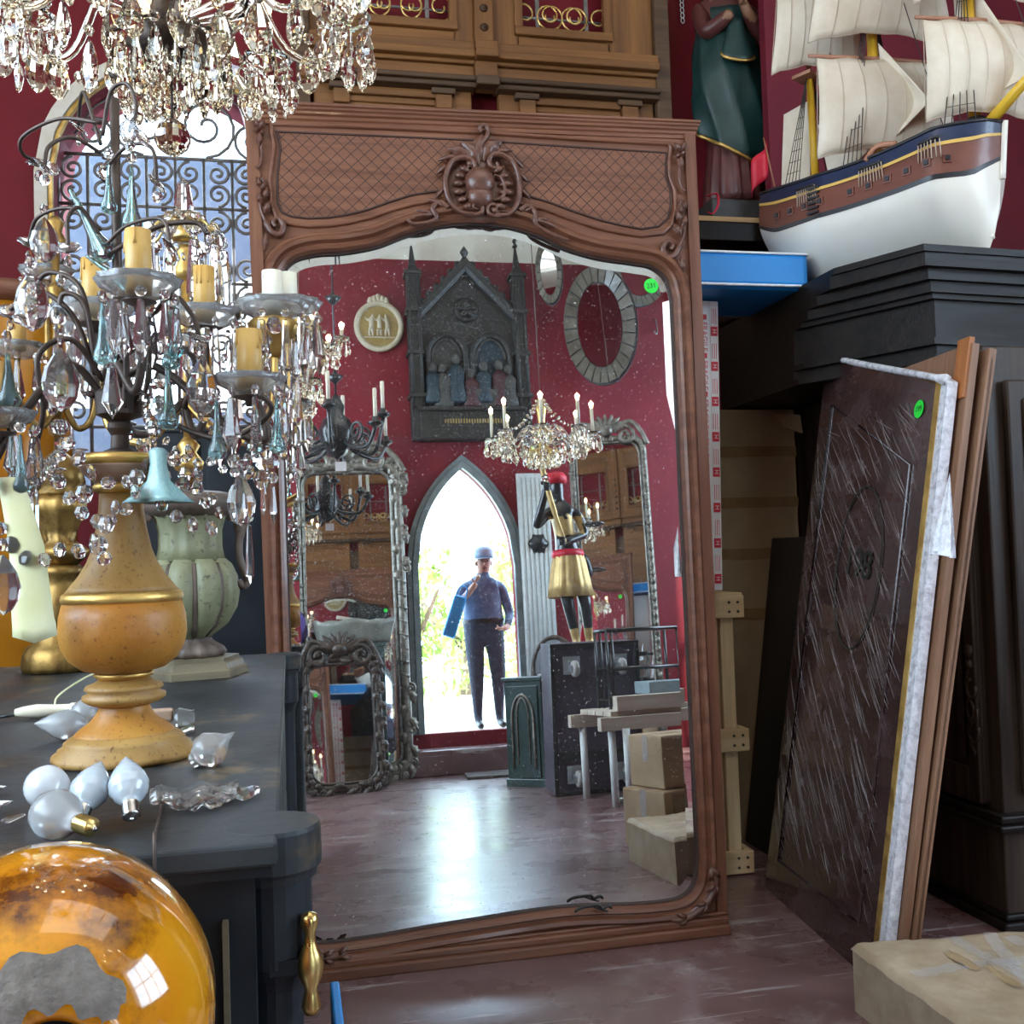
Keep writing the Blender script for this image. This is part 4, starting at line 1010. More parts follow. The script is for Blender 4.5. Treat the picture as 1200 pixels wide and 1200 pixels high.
# local x: stern 0 -> bow SL, y port/starboard, z up from the stand
zdk = lambda t: (Pt(905, 240, STT).z*(1-t)+Pt(1165, 150, BT).z*t)-SZ+.02-.05*sin(pi*t)      # sheer line
HBm = .25
def halfb(t): return HBm*(min(1, (1-t)/.16)**.55 if t > .84 else 1)*(.62+.38*min(1, t/.35)**.8)
def keelz(t): return .02+(.10*((.12-t)/.12)**1.5 if t < .12 else 0)+(.16*((t-.93)/.07)**2 if t > .93 else 0)
def hull_pt(t, s, a):
    # a 0 keel .. 1 rail
    H = zdk(t); k = keelz(t)
    z = k+(H-k)*a
    w_ = halfb(t)*(sin(min(1, a/.62)*pi/2)**(.75+.9*(1-min(1, t/.2))+.6*max(0, (t-.75)/.25)))*(1-.10*max(0, (a-.62)/.38))
    rake = .10*SL*.5*(a-.5)*(max(0, t-.8)/.2)*.6
    return V((t*SL+rake, s*w_, z))
bands = [(0, .56, 'hull_white', 'underbody'), (.56, .60, 'hull_black', 'waterline_band'), (.60, .84, 'hull_brown', 'topside_planking'), (.84, .87, 'hull_yellow', 'yellow_stripe'), (.87, 1.0, 'hull_navy', 'navy_strake')]
for a0, a1, m, nm in bands:
    b = MB(); na = 10 if a0 == 0 else 3
    for s in (-1, 1): b.grid(lambda u, v: hull_pt(u, s, a0+(a1-a0)*v)+V((0, s*(.004 if 'stripe' in nm or 'band' in nm else 0), 0)), 40, na)
    if nm != 'yellow_stripe' and nm != 'waterline_band':
        b.grid(lambda u, v: hull_pt(0, -1, a0+(a1-a0)*v).lerp(hull_pt(0, 1, a0+(a1-a0)*v), u), 8, na, sm=False)
    b.build(nm, m, ship)
MB().grid(lambda u, v: hull_pt(.005+u*.975, -1, .93).lerp(hull_pt(.005+u*.975, 1, .93), v), 30, 4).build('deck', 'deck', ship)
for s in (-1, 1): MB().tube([hull_pt(i/30, s, 1.0) for i in range(31)], .008, 6).build('rail', 'hull_black', ship)
MB().tube([hull_pt(1, 0, a/12)+V((.006, 0, 0)) for a in range(4, 13)], .012, 6).build('stem_post', 'hull_white', ship)
MB().tube([hull_pt(.97, 0, .02), hull_pt(.5, 0, 0)-V((0, 0, .002)), hull_pt(.06, 0, 0)], .012, 6).build('keel', 'hull_white', ship)
for t in (.12, .2, .28, .36, .5, .58, .66, .74, .82, .88):
    for s in (-1, 1):
        p = hull_pt(t, s, .72); q = hull_pt(t+.01, s, .72); a = atan2(q.y-p.y, q.x-p.x)
        g = MB().box((0, 0, 0), (.032, .014, .032)).build('gun_port', 'hull_brown', ship, p, (0, 0, a)); MB().box((0, s*.006, 0), (.018, .012, .018)).build('port_opening', 'hull_black', g)
for t0, nn in ((.25, 9), (.55, 9), (.80, 7)):
    for s in (-1, 1):
        ch = MB().tube([hull_pt(t0-.01+.012*i, s, .905)+V((0, s*.014, 0)) for i in range(nn)], .007, 5).build('channel', 'hull_black', ship)
        for i in range(nn):
            MB().tube([hull_pt(t0-.01+.012*i, s, .90)+V((0, s*.014, 0)), hull_pt(t0-.012+.013*i, s, .74)+V((0, s*.004, 0))], .0025, 4).build('chain_plate', 'rope_light', ch)
for k in range(6):
    MB().box(hull_pt(.33, -1, .62+.05*k)+V((0, -.008, 0)), (.05, .016, .008)).build('boarding_step', 'hull_black', ship)
# masts
masts = [(.20, 1.05, .018), (.50, 1.55, .024), (.91, 1.45, .024)]
mast_o = []
for t, h, r in masts:
    z0 = zdk(t)*.93
    mo = MB().tube([(t*SL, 0, z0), (t*SL-.01, 0, z0+h*.55)], [r, r*.85], 10).build('mast', 'mast_yellow', ship)
    MB().tube([(t*SL-.01, 0, z0+h*.5), (t*SL-.03, 0, z0+h)], [r*.7, r*.35], 8).build('topmast', 'deck', mo); mast_o.append(mo)
    MB().lathe([(r*1.6, 0), (r*1.8, .03), (r*1.1, .04)], 10).build('mast_band', 'hull_black', mo, (t*SL, 0, z0+.06))
    MB().box((t*SL-.01, 0, z0+h*.52), (.09, .14, .015)).build('mast_top', 'deck', mo)
zb = zdk(.98)
bs = MB().tube([(SL*.93, 0, zb-.01), (SL*1.13, 0, zb+.15), (SL*1.22, 0, zb+.22)], [.024, .018, .010], 10).build('bowsprit', 'mast_yellow', ship)
# square sails on yards (braced round)
def sail(mi, zlo, zhi, wlo, whi, belly, brace, side=0.0):
    t, h, r = masts[mi]; x0 = t*SL+.03; a = brace
    d = V((cos(a), sin(a), 0)); o = V((x0, side, 0))
    lat_ = V((-sin(a), cos(a), 0))
    def fn(u, v):
        w_ = (wlo+(whi-wlo)*v); y = (u-.5)*w_; z = zlo+(zhi-zlo)*v
        z += .05*(1-(2*u-1)**2)*(1-v)*.9
        bl = belly*(1-(2*u-1)**2*.75)*sin(pi*(.12+.80*v))
        return o+lat_*y+d*bl+V((0, 0, z+.004*sin(u*23+v*9)))
    so = MB().grid(fn, 18, 14).build('square_sail', 'sail', ship)
    so.modifiers.new('thickness', 'SOLIDIFY').thickness = .003
    for k in range(1, 7):
        MB().tube([fn(k/7, v/10)+d*.004 for v in range(11)], .0011, 4).build('sail_seam', 'seam_tan', so)
    yd = MB().tube([o+lat_*(-whi*.56)+V((0, 0, zhi+.012)), o+V((0, 0, zhi+.014)), o+lat_*(whi*.56)+V((0, 0, zhi+.012))], [.007, .013, .007], 8).build('yard', 'deck', ship)
    MB().tube([fn(0, 0), fn(0, 1)], .002, 4).build('leech_rope', 'rope_light', so); MB().tube([fn(u/12, 0) for u in range(13)], .0025, 4).build('foot_rope', 'rope_light', so)
    return fn
BR_ = radians(-32)
Z2 = zdk(.5); Z3 = zdk(.8); Z1 = zdk(.2)
f1 = sail(1, Z2+.05, Z2+.47, .62, .58, .10, BR_)
f2 = sail(1, Z2+.53, Z2+.97, .66, .50, .11, BR_)
f3 = sail(2, Z3+.04, Z3+.44, .50, .48, .09, BR_)
f4 = sail(2, Z3+.50, Z3+.92, .56, .42, .10, BR_)
f5 = sail(0, Z1+.50, Z1+.92, .44, .34, .08, BR_)
def fore_aft(p, name='staysail'):
    A, B, C, D = [V(q) for q in p]
    so = MB().grid(lambda u, v: A.lerp(B, u).lerp(D.lerp(C, u), v)+V((0, .04*sin(pi*u)*sin(pi*v), 0)), 10, 10).build(name, 'sail', ship)
    so.modifiers.new('thickness', 'SOLIDIFY').thickness = .003
    MB().tube([A, B], .002, 4).build('leech_rope', 'rope_light', so)
fore_aft([(SL*.02, 0, Z1+.06), (SL*.17, 0, Z1+.07), (SL*.18, 0, Z1+.42), (SL*.05, 0, Z1+.40)], 'spanker_sail')
fore_aft([(SL*.27, 0, Z1+.02), (SL*.45, 0, Z2+.12), (SL*.46, 0, Z2+.14), (SL*.22, 0, Z1+.30)])
fore_aft([(SL*.56, -.02, Z2+.12), (SL*.72, -.02, Z2+.22), (SL*.73, -.02, Z2+.25), (SL*.53, -.02, Z2+.55)])
fore_aft([(SL*.86, 0, zb+.10), (SL*1.10, 0, zb+.14), (SL*1.12, 0, zb+.17), (SL*.84, 0, zb+.75)], 'jib_sail')
# standing rigging
for mi, (t, h, r) in enumerate(masts):
    zt_ = zdk(t)+h*.50
    for s in (-1, 1):
        sh = []
        for i in range(5):
            p = hull_pt(t-.04+.02*i, s, 1.0); q = V((t*SL-.01, s*.02, zt_)); sh.append((p, q))
            MB().tube([p, q], .0022, 4).build('shroud', 'rope', ship)
        for k in range(1, 9):
            MB().tube([p.lerp(q, k/10) for p, q in sh], .0014, 4).build('ratline', 'rope', ship)
    MB().tube([(t*SL-.02, 0, zt_+h*.35), (min(SL*1.15, (t+.28)*SL), 0, zdk(min(1, t+.28))+(.1 if t < .7 else .18))], .002, 4).build('stay', 'rope', ship)
for k in range(12):
    t = .30+.05*k; MB().box((t*SL, 0, zdk(t)*.93+.03), (.04, .10+.03*(k % 3), .04), bev=.004).build('deck_fitting', 'hull_brown' if k % 2 else 'deck', ship)
MB().tube(spl([hull_pt(.56, -1, .98), hull_pt(.60, -.9, 1.0)+V((0, 0, .04)), hull_pt(.68, -.9, 1.0)+V((0, 0, .02))], 6), .012, 6).build('ship_boat', 'deck', ship)
fl0 = V((SL*.0, 0, Z1+.03))
MB().tube([fl0, fl0+V((-.06, 0, .30))], .004, 6).build('ensign_staff', 'deck', ship)
b = MB(); b.grid(lambda u, v: fl0+V((-.055-.10*u+.01, .02*sin(u*7), .28-.14*v-.10*u)), 8, 5); eo = b.build('ensign', 'red_print', ship); eo.modifiers.new('thickness', 'SOLIDIFY').thickness = .002
# cradle
for t in (.25, .70): MB().box((t*SL, 0, .02), (.04, .20, .04), bev=.004).build('cradle', 'dark_oak', ship)

# ================================================================== ROBED STATUE
_sb = Py(869, 268, 4.98)
MT['ledge_wood'] = mat('ledge_wood', (.30, .16, .06), (.42, .25, .10), 16, .55, stretch=X_GRAIN)
ldg = thing('statue_shelf', 'dark shelf with a pale front edge, fixed in the wall corner under the robed statue', 'shelf', (_sb.x-.02, 5.0, _sb.z-.12))
MB().box((.0, .0, .06), (.58, .38, .12), bev=.006).build('shelf_board', 'dark_oak_x', ldg); MB().box((.0, -.195, .105), (.60, .02, .025)).build('edge_strip', 'ledge_wood', ldg)
MB().box((0, .1, -.18), (.10, .2, .36), bev=.02).build('bracket', 'dark_oak', ldg)
zs = _sb.z
stt = thing('robed_statue', 'painted statue of a praying robed figure in green and gold cloak, on corner shelf', 'statue', (_sb.x-.03, 5.0, zs))
MB().box((0, 0, .06), (.36, .26, .12), bev=.008).build('plinth', 'statue_base', stt)
S = 1.30/1.0
def fold(n, amp, ph=0): return lambda a, i, z: 1+amp*sin(n*a+ph+z*3)+amp*.5*sin(n*2.3*a+z*7)
b = MB(); b.lathe([(0, .12), (.14, .12), (.150, .16), (.135, .3), (.115, .42), (.105, .7), (.10, .8), (0, .82)], 48, mod=fold(13, .10)); b.build('gown', 'robe_red', stt)
def cloak(u, v):
    a = radians(-225+270*u*1.0)+.1; z = .20+.92*v
    hem = .0+.33*(1-u)*0+.30*sin(pi*u)**2*0
    z = .26+.34*(1-u)*(1-v)*.9-.16*u*(1-v) + v*.9
    r = (.170+.035*sin(pi*v))*(1-.20*v)*(1+.075*(1-abs(sin(u*21+z*5.5))**.6*2)*(1-.5*v)+.05*sin(u*13-z*11))
    return V((r*cos(a)*1.08, r*sin(a)*.85, z))
co = MB().grid(cloak, 60, 24).build('cloak', 'robe_green', stt); co.modifiers.new('thickness', 'SOLIDIFY').thickness = .012
MB().tube([cloak(i/50, 0) for i in range(51)], .010, 6).build('gold_hem', 'gilt', co)
MB().tube([cloak(0, i/20) for i in range(21)], .009, 6).build('gold_hem', 'gilt', co)
MB().tube([cloak(1, i/20) for i in range(21)], .007, 6).build('gold_hem', 'gilt', co)
def slv(u, v): return V((-.02+(.035+.055*v)*cos(2*pi*u), -.145-.035*sin(2*pi*u)-.02*v, 1.06-.20*v-.04*v*sin(2*pi*u)))
so_ = MB().grid(slv, 24, 8, closeu=True).build('sleeve', 'robe_green', stt); so_.modifiers.new('t', 'SOLIDIFY').thickness = .008
MB().tube([slv(i/24, 1) for i in range(24)], .008, 6, closed=True).build('gold_cuff', 'gilt', so_)
sleeve_j = [(0, .0, .78, (.12, .09)), (0, 0, 1.0, (.13, .10)), (0, 0, 1.16, (.13, .08)), (0, -.01, 1.27, .055), (0, -.02, 1.36, .07), (0, -.02, 1.46, .075), (0, -.02, 1.53, .05),
            (.15, 0, 1.17, .055), (.17, -.08, 1.0, .055), (.03, -.19, 1.08, .030), (-.15, 0, 1.17, .055), (-.16, -.09, 1.0, .052), (-.05, -.19, 1.08, .030), (-.012, -.215, 1.14, .022), (-.012, -.225, 1.20, .016)]
me = skinned('figure', sleeve_j, [(0, 1), (1, 2), (2, 3), (3, 4), (4, 5), (5, 6), (2, 7), (7, 8), (8, 9), (2, 10), (10, 11), (11, 12), (9, 13), (13, 14)], ['robe_red', 'statue_skin'], 1, 2,
             lambda c: 1 if (c.z > 1.22 or c.y < -.185) else 0)
fg = put('figure', me, stt)
for s in (-1, 1): 
    for k in range(4): MB().tube([(-.012+s*.012, -.222-.004*k, 1.10), (-.012+s*.010, -.232-.003*k, 1.15+.004*k), (-.012+s*.006, -.230, 1.195+.006*(k % 3))], .007, 6).build('finger', 'statue_skin', fg)
MB().ell((0, .005, 1.44), (.085, .095, .105), 14, 10).build('hair', 'statue_base', fg)
MB().grid(lambda u, v: V(((.095+.03*(1-v))*cos(pi*u), .02+(.11)*sin(pi*u), 1.20+.34*v-.03*v*v)), 16, 10).build('veil', 'robe_green', stt)
rb = MB().tube(spl([V((_sb.x-.27, 4.80, zs+.10)), V((_sb.x-.22, 4.79, zs+.11)), V((_sb.x-.21, 4.80, zs+.06)), V((_sb.x-.24, 4.80, zs+.012)), V((_sb.x-.27, 4.80, zs+.02))], 6), .011, 5, flat=.25).build('red_ribbon', 'red_print')
tag(rb, 'curled scrap of red ribbon lying on the shelf beside the robed statue', 'ribbon')
rc = MB()
ch_ = thing('white_chain', 'short white chain hanging on the red wall beside the pine gate', 'chain', Py(800, 28, 5.17))
for k in range(6):
    p = Py(800-.3*k, 24-k*6, 5.17)-Py(800, 28, 5.17)
    MB().tube([p+V((.010*cos(t*.7), 0, .016*sin(t*.7))) for t in range(9)], .003, 5, closed=True).build('chain_link', 'white_piping', ch_)

# ================================================================== BLACK COMMODE
TZ = 1.10
tx1 = -.02; ty0, ty1 = 1.125, 3.36; tx0 = -1.35
com = thing('black_commode', 'long worn black-painted commode covered with lamps and loose bulbs', 'commode', ((tx0+tx1)/2, (ty0+ty1)/2, 0))
cw, cd = tx1-tx0, ty1-ty0
MB().box((0, 0, TZ-.0125), (cw, cd, .025), bev=.004).build('top_board', 'black_paint', com)
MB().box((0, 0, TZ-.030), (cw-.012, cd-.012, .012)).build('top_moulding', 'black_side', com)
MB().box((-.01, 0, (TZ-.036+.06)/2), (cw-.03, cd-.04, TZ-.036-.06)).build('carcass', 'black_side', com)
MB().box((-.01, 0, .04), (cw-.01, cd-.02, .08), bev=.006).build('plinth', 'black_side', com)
for i in range(4):      # drawer fronts and joints on the long right side
    y0 = -cd/2+.10+i*(cd-.2)/4; y1 = y0+(cd-.2)/4-.015
    for j in range(3):
        z0 = .12+j*.30
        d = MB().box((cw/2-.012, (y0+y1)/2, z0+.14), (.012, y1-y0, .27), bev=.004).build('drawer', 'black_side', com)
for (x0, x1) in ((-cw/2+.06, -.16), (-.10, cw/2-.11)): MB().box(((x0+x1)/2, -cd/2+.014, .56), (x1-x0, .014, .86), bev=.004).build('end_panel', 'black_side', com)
MB().box((cw/2-.055, -cd/2+.012, .54), (.006, .012, .96)).build('worn_joint', 'urn_base', com)
def corner_col(x, y):
    c = MB(); c.lathe([(0, TZ+.0007), (.052, TZ+.0007), (.054, TZ-.004), (.054, TZ-.045), (.050, TZ-.05), (.048, TZ-.058), (0, TZ-.058)], 24, sm=False)
    c = c.build('corner_cap', 'black_paint', com, (x, y, 0)); 
    b = MB(); b.lathe([(.040, TZ-.055), (.042, TZ-.06), (.042, TZ-.15), (.034, TZ-.165), (.030, TZ-.18), (.030, .12), (.04, .10), (.04, 0)], 20, sm=False); b.build('corner_column', 'black_side', c)
corner_col(cw/2-.006, -cd/2+.085); corner_col(cw/2-.006, cd/2-.03)
p = Pt(363, 1130, 1.13)-com.location
h = MB(); h.lathe([(0, -.055), (.008, -.053), (.011, -.045), (.008, -.032), (.007, -.026), (.013, -.012), (.015, 0), (.012, .012), (.007, .024), (.006, .034), (.010, .045), (.009, .054), (0, .058)], 14)
h.build('hinge', 'brass', com, (cw/2+.032, p.y, p.z)); MB().box((cw/2+.008, p.y, p.z), (.04, .008, .016)).build('hinge_arm', 'black_side', com)
# blue edge of something tucked beside the commode
bb = MB(); bb.box((0, 0, .42), (.012, .20, .84), bev=.003)
o = bb.build('blue_folder', 'hull_blue' if 'hull_blue' in MT else 'blue_vinyl', None, (.045, 1.30, 0)); tag(o, 'blue plastic board standing on edge against the side of the black commode', 'board')
# thin flex hanging over the front edge
fx = MB(); fx.tube(spl([Pz(190, 945, TZ)+V((0, 0, .003)), Pz(182, 985, TZ)+V((0, 0, .004)), V((Pz(181, 1003, TZ).x, ty0-.006, TZ+.002)), V((Pz(181, 1003, TZ).x, ty0-.006, TZ-.22))], 8), .0022, 6)
o = fx.build('flex_cable', 'iron'); tag(o, 'thin brown twin flex hanging over the front of the commode', 'cable')

# ================================================================== LAMPS ON THE COMMODE
def wire(parent, pts, r, m='iron', name='wire_arm', seg=6):
    q = [V(p)-parent.location for p in pts]
    return MB().tube(spl(q, 7), r, seg).build(name, m, parent)
def bobeche(parent, pos, r, m='frost_glass', name='glass_bobeche'):
    b = MB(); b.lathe([(.18*r, 0), (.5*r, .03*r), (.85*r, .22*r), (r, .46*r), (.97*r, .47*r), (.80*r, .27*r), (.48*r, .08*r), (.16*r, .05*r)], 40, mod=lambda a, i, z: 1+.05*cos(10*a)*(1 if i in (2, 3, 4) else .3))
    return b.build(name, m, parent, V(pos)-parent.location)
def candle(parent, pos, r, h, m):
    rn = random.Random(int(pos[0]*1000)); b = MB()
    b.lathe([(0, 0), (r, 0), (r*1.02, h*.5), (r, h), (r*.6, h+.001), (r*.55, h-.01), (0, h-.01)], 18)
    c = b.build('candle_sleeve', m, parent, V(pos)-parent.location)
    for k in range(6):
        a = rn.uniform(0, 6.28); d = MB(); L_ = h*rn.uniform(.15, .4)
        d.tube([(r*.98*cos(a), r*.98*sin(a), h), (r*1.04*cos(a), r*1.04*sin(a), h-L_*.7), (r*1.02*cos(a), r*1.02*sin(a), h-L_)], [.0015, .002, .0028], 6); d.build('wax_drip', m, c)
    return c
def cup(parent, pos, r, m='iron'):
    b = MB(); b.lathe([(0, -.6*r), (.25*r, -.6*r), (.3*r, -.3*r), (r, -.05*r), (r, 0), (.3*r, .05*r), (0, .05*r)], 16); return b.build('drip_pan', m, parent, V(pos)-parent.location)
def ring_drops(parent, pos, r, n, kind, size, z=0.0, bead=.0, ph=.2, col='bead'):
    for k in range(n):
        a = 2*pi*k/n+ph; p = V(pos)+V((r*cos(a), r*sin(a), z))
        if bead: hang(parent, col, p-V((0, 0, bead*.5)), bead); p = p-V((0, 0, bead*1.05))
        hang(parent, kind, p, size*random.uniform(.9, 1.1))

# ---- lamp 1: turned yellow candelabra lamp
T1 = 1.60; PX1 = T1/1200
b0 = Pz(147, 888, TZ)
lm = thing('yellow_candelabra', 'crystal candelabra lamp on a turned ochre and gilt wooden base, on the black commode', 'lamp', b0)
H1 = lambda py: (888-py)*PX1*1.0
def prof1(pts): return [(r*PX1, H1(y)) for r, y in pts]
MB().lathe(prof1([(78, 888), (80, 884), (79, 880), (73, 877), (73, 874), (66, 870), (67, 867), (62, 863), (54, 858)]), 40).build('base', 'lamp_yellow', lm)
MB().lathe(prof1([(56, 860), (54, 857), (48, 852), (38, 845), (31, 836), (28, 830), (28, 824)]), 40).build('stem', 'lamp_orange', lm)
MB().lathe(prof1([(28, 828), (40, 824), (46, 820), (46, 815), (38, 812), (44, 808), (42, 804), (34, 801), (29, 798)]), 40).build('ring', 'lamp_yellow', lm)
MB().lathe(prof1([(29, 800), (27, 797), (30, 794)]), 32).build('neck', 'lamp_orange', lm)
MB().lathe(prof1([(30, 796), (34, 792), (30, 788)]), 32).build('gilt_bead', 'gilt', lm)
MB().lathe(prof1([(28, 790), (46, 785), (60, 774), (68, 760), (71, 745), (70, 725), (66, 708)]), 48).build('bulb_body', 'lamp_orange', lm)
MB().lathe(prof1([(66, 709), (68, 704), (67, 699), (63, 696)]), 48).build('gilt_groove', 'gilt', lm)
MB().lathe(prof1([(64, 697), (58, 690), (48, 677), (39, 662), (33, 646), (28, 622), (25, 600), (24, 580)]), 48).build('bell_body', 'lamp_yellow', lm)
MB().lathe(prof1([(25, 582), (31, 578), (31, 573), (26, 569)]), 36).build('gilt_bead', 'gilt', lm)
MB().lathe(prof1([(28, 570), (40, 560), (46, 552), (48, 548)]), 36).build('cup', 'terracotta', lm)
MB().lathe(prof1([(47, 550), (51, 545), (51, 539), (46, 537), (0, 537)]), 36).build('cup_rim', 'gilt', lm)
MB().lathe(prof1([(0, 539), (18, 539), (18, 532), (11, 529), (10, 514), (14, 506), (14, 500), (10, 497), (26, 490), (27, 464), (22, 460), (0, 458)]), 24, sm=False).build('stem_cup', 'iron', lm)
MB().tube([(0, 0, H1(462)), (0, 0, H1(112))], .0075, 10).build('centre_rod', 'iron', lm)
ax = b0
def L1(px, py, dy=0.0): return Pt(px, py, T1+dy)
yo = -.02
# py in the picture for the upper part
def A1(ang, r, py): 
    q = V((ax.x, ax.y, 0)); z = b0.z+H1(0)+0; return None
top = {}
# main candle arms
arms = [((163, 352), -.08, (150, 452)), ((293, 463), -.02, (195, 470)), ((-4, 505), -.10, (95, 500)), ((60, 420), .16, (100, 470)), ((215, 430), .18, (160, 470))]
def zat(px, py, dy): return L1(px, py, dy)
cs = L1(122, 470)
for (cx, cy), dy, mid in arms[:3]:
    c = L1(cx, cy, dy)
    d = V((c.x-cs.x, c.y-cs.y, 0)); 
    wire(lm, [cs+V((0, 0, .005)), cs+d*.35+V((0, 0, .05)), cs+d*.85+V((0, 0, -.05 if cy > 400 else .0)), c+d*.10+V((0, 0, -.07)), c+d*.06+V((0, 0, -.02)), c+V((0, 0, -.008))], .0065, name='candle_arm')
    wire(lm, [cs+V((0, 0, .03)), cs+d*.3+V((0, 0, .09)), cs+d*.62+V((0, 0, .06)), cs+d*.55+V((0, 0, -.02))], .0045, name='scroll_arm')
    cup(lm, c+V((0, 0, -.003)), .026)
    bobeche(lm, c+V((0, 0, .002)), .062 if cx == 163 else .056, 'frost_glass')
    candle(lm, c+V((0, 0, .010)), .0185, .090 if cx != 163 else .094, 'candle_yellow')
    R_ = .052
    for k in range(9):
        a = 2*pi*k/9; p = c+V((R_*cos(a), R_*sin(a), .012)); hang(lm, 'bead', p-V((0, 0, .012)), .017)
        hang(lm, ('spear', 'aqua_drop', 'spear', 'spear')[k % 4] if cx == 163 else ('spear', 'icicle', 'aqua_drop')[k % 3], p-V((0, 0, .022)), random.uniform(.075, .10))
# thin arching wires with rosettes and drops
wires = [((118, 145), (70, 140), (28, 160), (26, 180), (45, 191)), ((118, 180), (85, 162), (58, 172), (52, 195)), ((118, 170), (100, 112), (94, 120), (92, 150)), ((120, 160), (130, 108), (150, 100), (160, 128), (152, 155)),
         ((122, 200), (150, 172), (178, 175), (184, 215)), ((122, 195), (140, 180), (130, 190), (128, 205)), ((118, 270), (85, 245), (45, 255), (34, 285)), ((116, 275), (95, 245), (80, 255), (80, 290)), ((122, 290), (150, 265), (190, 258), (200, 290)),
         ((126, 300), (150, 285), (190, 265), (230, 262), (243, 275)), ((110, 420), (95, 340), (60, 320), (40, 335)), ((112, 430), (100, 360), (75, 345), (68, 370)), ((112, 440), (85, 370), (40, 340), (12, 365)), ((130, 440), (195, 352), (225, 370), (233, 395)), ((130, 440), (180, 470), (210, 500), (260, 515), (300, 500), (318, 480), (305, 462)), ((110, 465), (55, 440), (50, 490), (40, 530), (30, 550)), ((130, 460), (165, 470), (175, 420), (170, 375))]
for i, w_ in enumerate(wires):
    dy = random.Random(i).uniform(-.10, .12)
    pts = [L1(x, y, dy*k/(len(w_)-1)) for k, (x, y) in enumerate(w_)]
    r = .0032 if i < 9 else .0042
    wire(lm, pts, r, name='wire_branch')
    e = pts[-1]
    if i not in (14,):
        hang(lm, 'rosette', e, .036, tilt=random.uniform(.6, 1.4)); hang(lm, 'bead', e-V((0, 0, .022)), .019)
        if i % 3 == 0: hang(lm, 'rosette', e+V((.02, -.01, -.012)), .030, tilt=1.2)
# named hanging pieces, placed where they hang
for k, x, y0, y1, dy, wx in (('almond', 37, 318, 390, -.06, .90), ('almond', 71, 408, 484, -.08, .95), ('almond', 236, 416, 490, -.05, .85), ('almond', 52, 255, 310, .05, 1.0), ('almond', 282, 555, 618, -.02, .9), ('almond', 3, 650, 722, -.25, .9), ('spear', 131, 430, 493, -.12, 1.15), ('spear', 15, 510, 565, -.1, 1.2), ('spear', 320, 570, 616, .0, 1.1), ('spear', 257, 500, 552, .0, .9),
                        ('aqua_drop', 127, 190, 252, -.02, 1.0), ('aqua_drop', 154, 195, 275, .02, 1.0), ('aqua_drop', 196, 425, 505, -.05, 1.0), ('aqua_drop', 145, 475, 510, .05, 1.6), ('aqua_drop', 9, 415, 480, -.1, 1.5), ('spear', 124, 375, 435, -.1, 1.1), ('spear', 143, 370, 425, -.12, 1.3), ('icicle', 292, 615, 685, .3, .8), ('aqua_drop', 205, 360, 420, -.05, 1.0)):
    p = L1(x, y0, dy); hang(lm, k, p, (y1-y0)*(T1+dy)/1200, rz=.3 if k == 'almond' else None, wx=wx); hang(lm, 'bead', p+V((0, 0, .012)), .018)
p = L1(82, 222, 0); o = hang(lm, 'aqua_drop', p, .125); o.rotation_euler = (0, -.45, 0)
p = L1(100, 300, 0); o = hang(lm, 'aqua_drop', p, .085); o.rotation_euler = (0, -.95, 0)
hang(lm, 'aqua_bell', L1(186, 558, -.06), .082, rz=.3)
# bead garlands
for (a, c, dr, dy) in (((80, 520), (160, 560), .03, -.09), ((160, 560), (250, 620), .02, -.06), ((60, 545), (130, 610), .03, -.1), ((130, 610), (160, 575), .01, -.1), ((0, 620), (70, 645), .03, -.14), ((70, 645), (140, 585), .03, -.12), ((170, 470), (190, 560), .0, -.02), ((180, 480), (172, 545), .0, -.04), ((195, 560), (240, 545), .02, -.03), ((230, 470), (300, 560), .02, .0), ((300, 500), (285, 560), .0, .0), ((75, 500), (90, 540), .01, -.05), ((60, 480), (75, 525), .0, -.06), ((240, 590), (298, 590), .02, .0), ((205, 540), (255, 590), .01, .02), ((20, 560), (75, 520), .03, -.1), ((150, 510), (235, 520), .03, .05)):
    bead_chain(lm, swag(L1(*a, dy), L1(*c, dy), dr), .0245, step=1.15)
for (x, y, d_) in ((115, 640, .03), (122, 655, .022), (35, 308, .018), (8, 395, .02), (70, 330, .02)): hang(lm, 'bead', L1(x, y, -.12), d_)
for i in range(34):
    rn = random.Random(100+i); x = rn.choice([60, 75, 100, 180, 195, 215, 250, 300, 315])+rn.uniform(-14, 14); y = rn.uniform(380, 590); hang(lm, rn.choice(['bead', 'bead', 'rosette', 'spear']), L1(x, y, rn.uniform(-.08, .12)), rn.uniform(.02, .04))
# yellow paper tape hanging from the lamp
q0, q1, q2 = L1(10, 560, -.14), L1(30, 640, -.14), L1(40, 755, -.14)
MB().grid(lambda u, v: (V(q0).lerp(V(q1), min(1, v*2)) if v < .5 else V(q1).lerp(V(q2), v*2-1))+V(((u-.5)*(.034+.026*v), .012*abs(u-.5), (.02*abs(u-.5) if v > .9 else 0)))-lm.location, 4, 16).build('paper_tape', 'tape_yellow', lm).modifiers.new('t', 'SOLIDIFY').thickness = .001
MB().box(L1(41, 600, -.1)-lm.location, (.006, .02, .08)).build('prism_bar', 'crystal', lm)

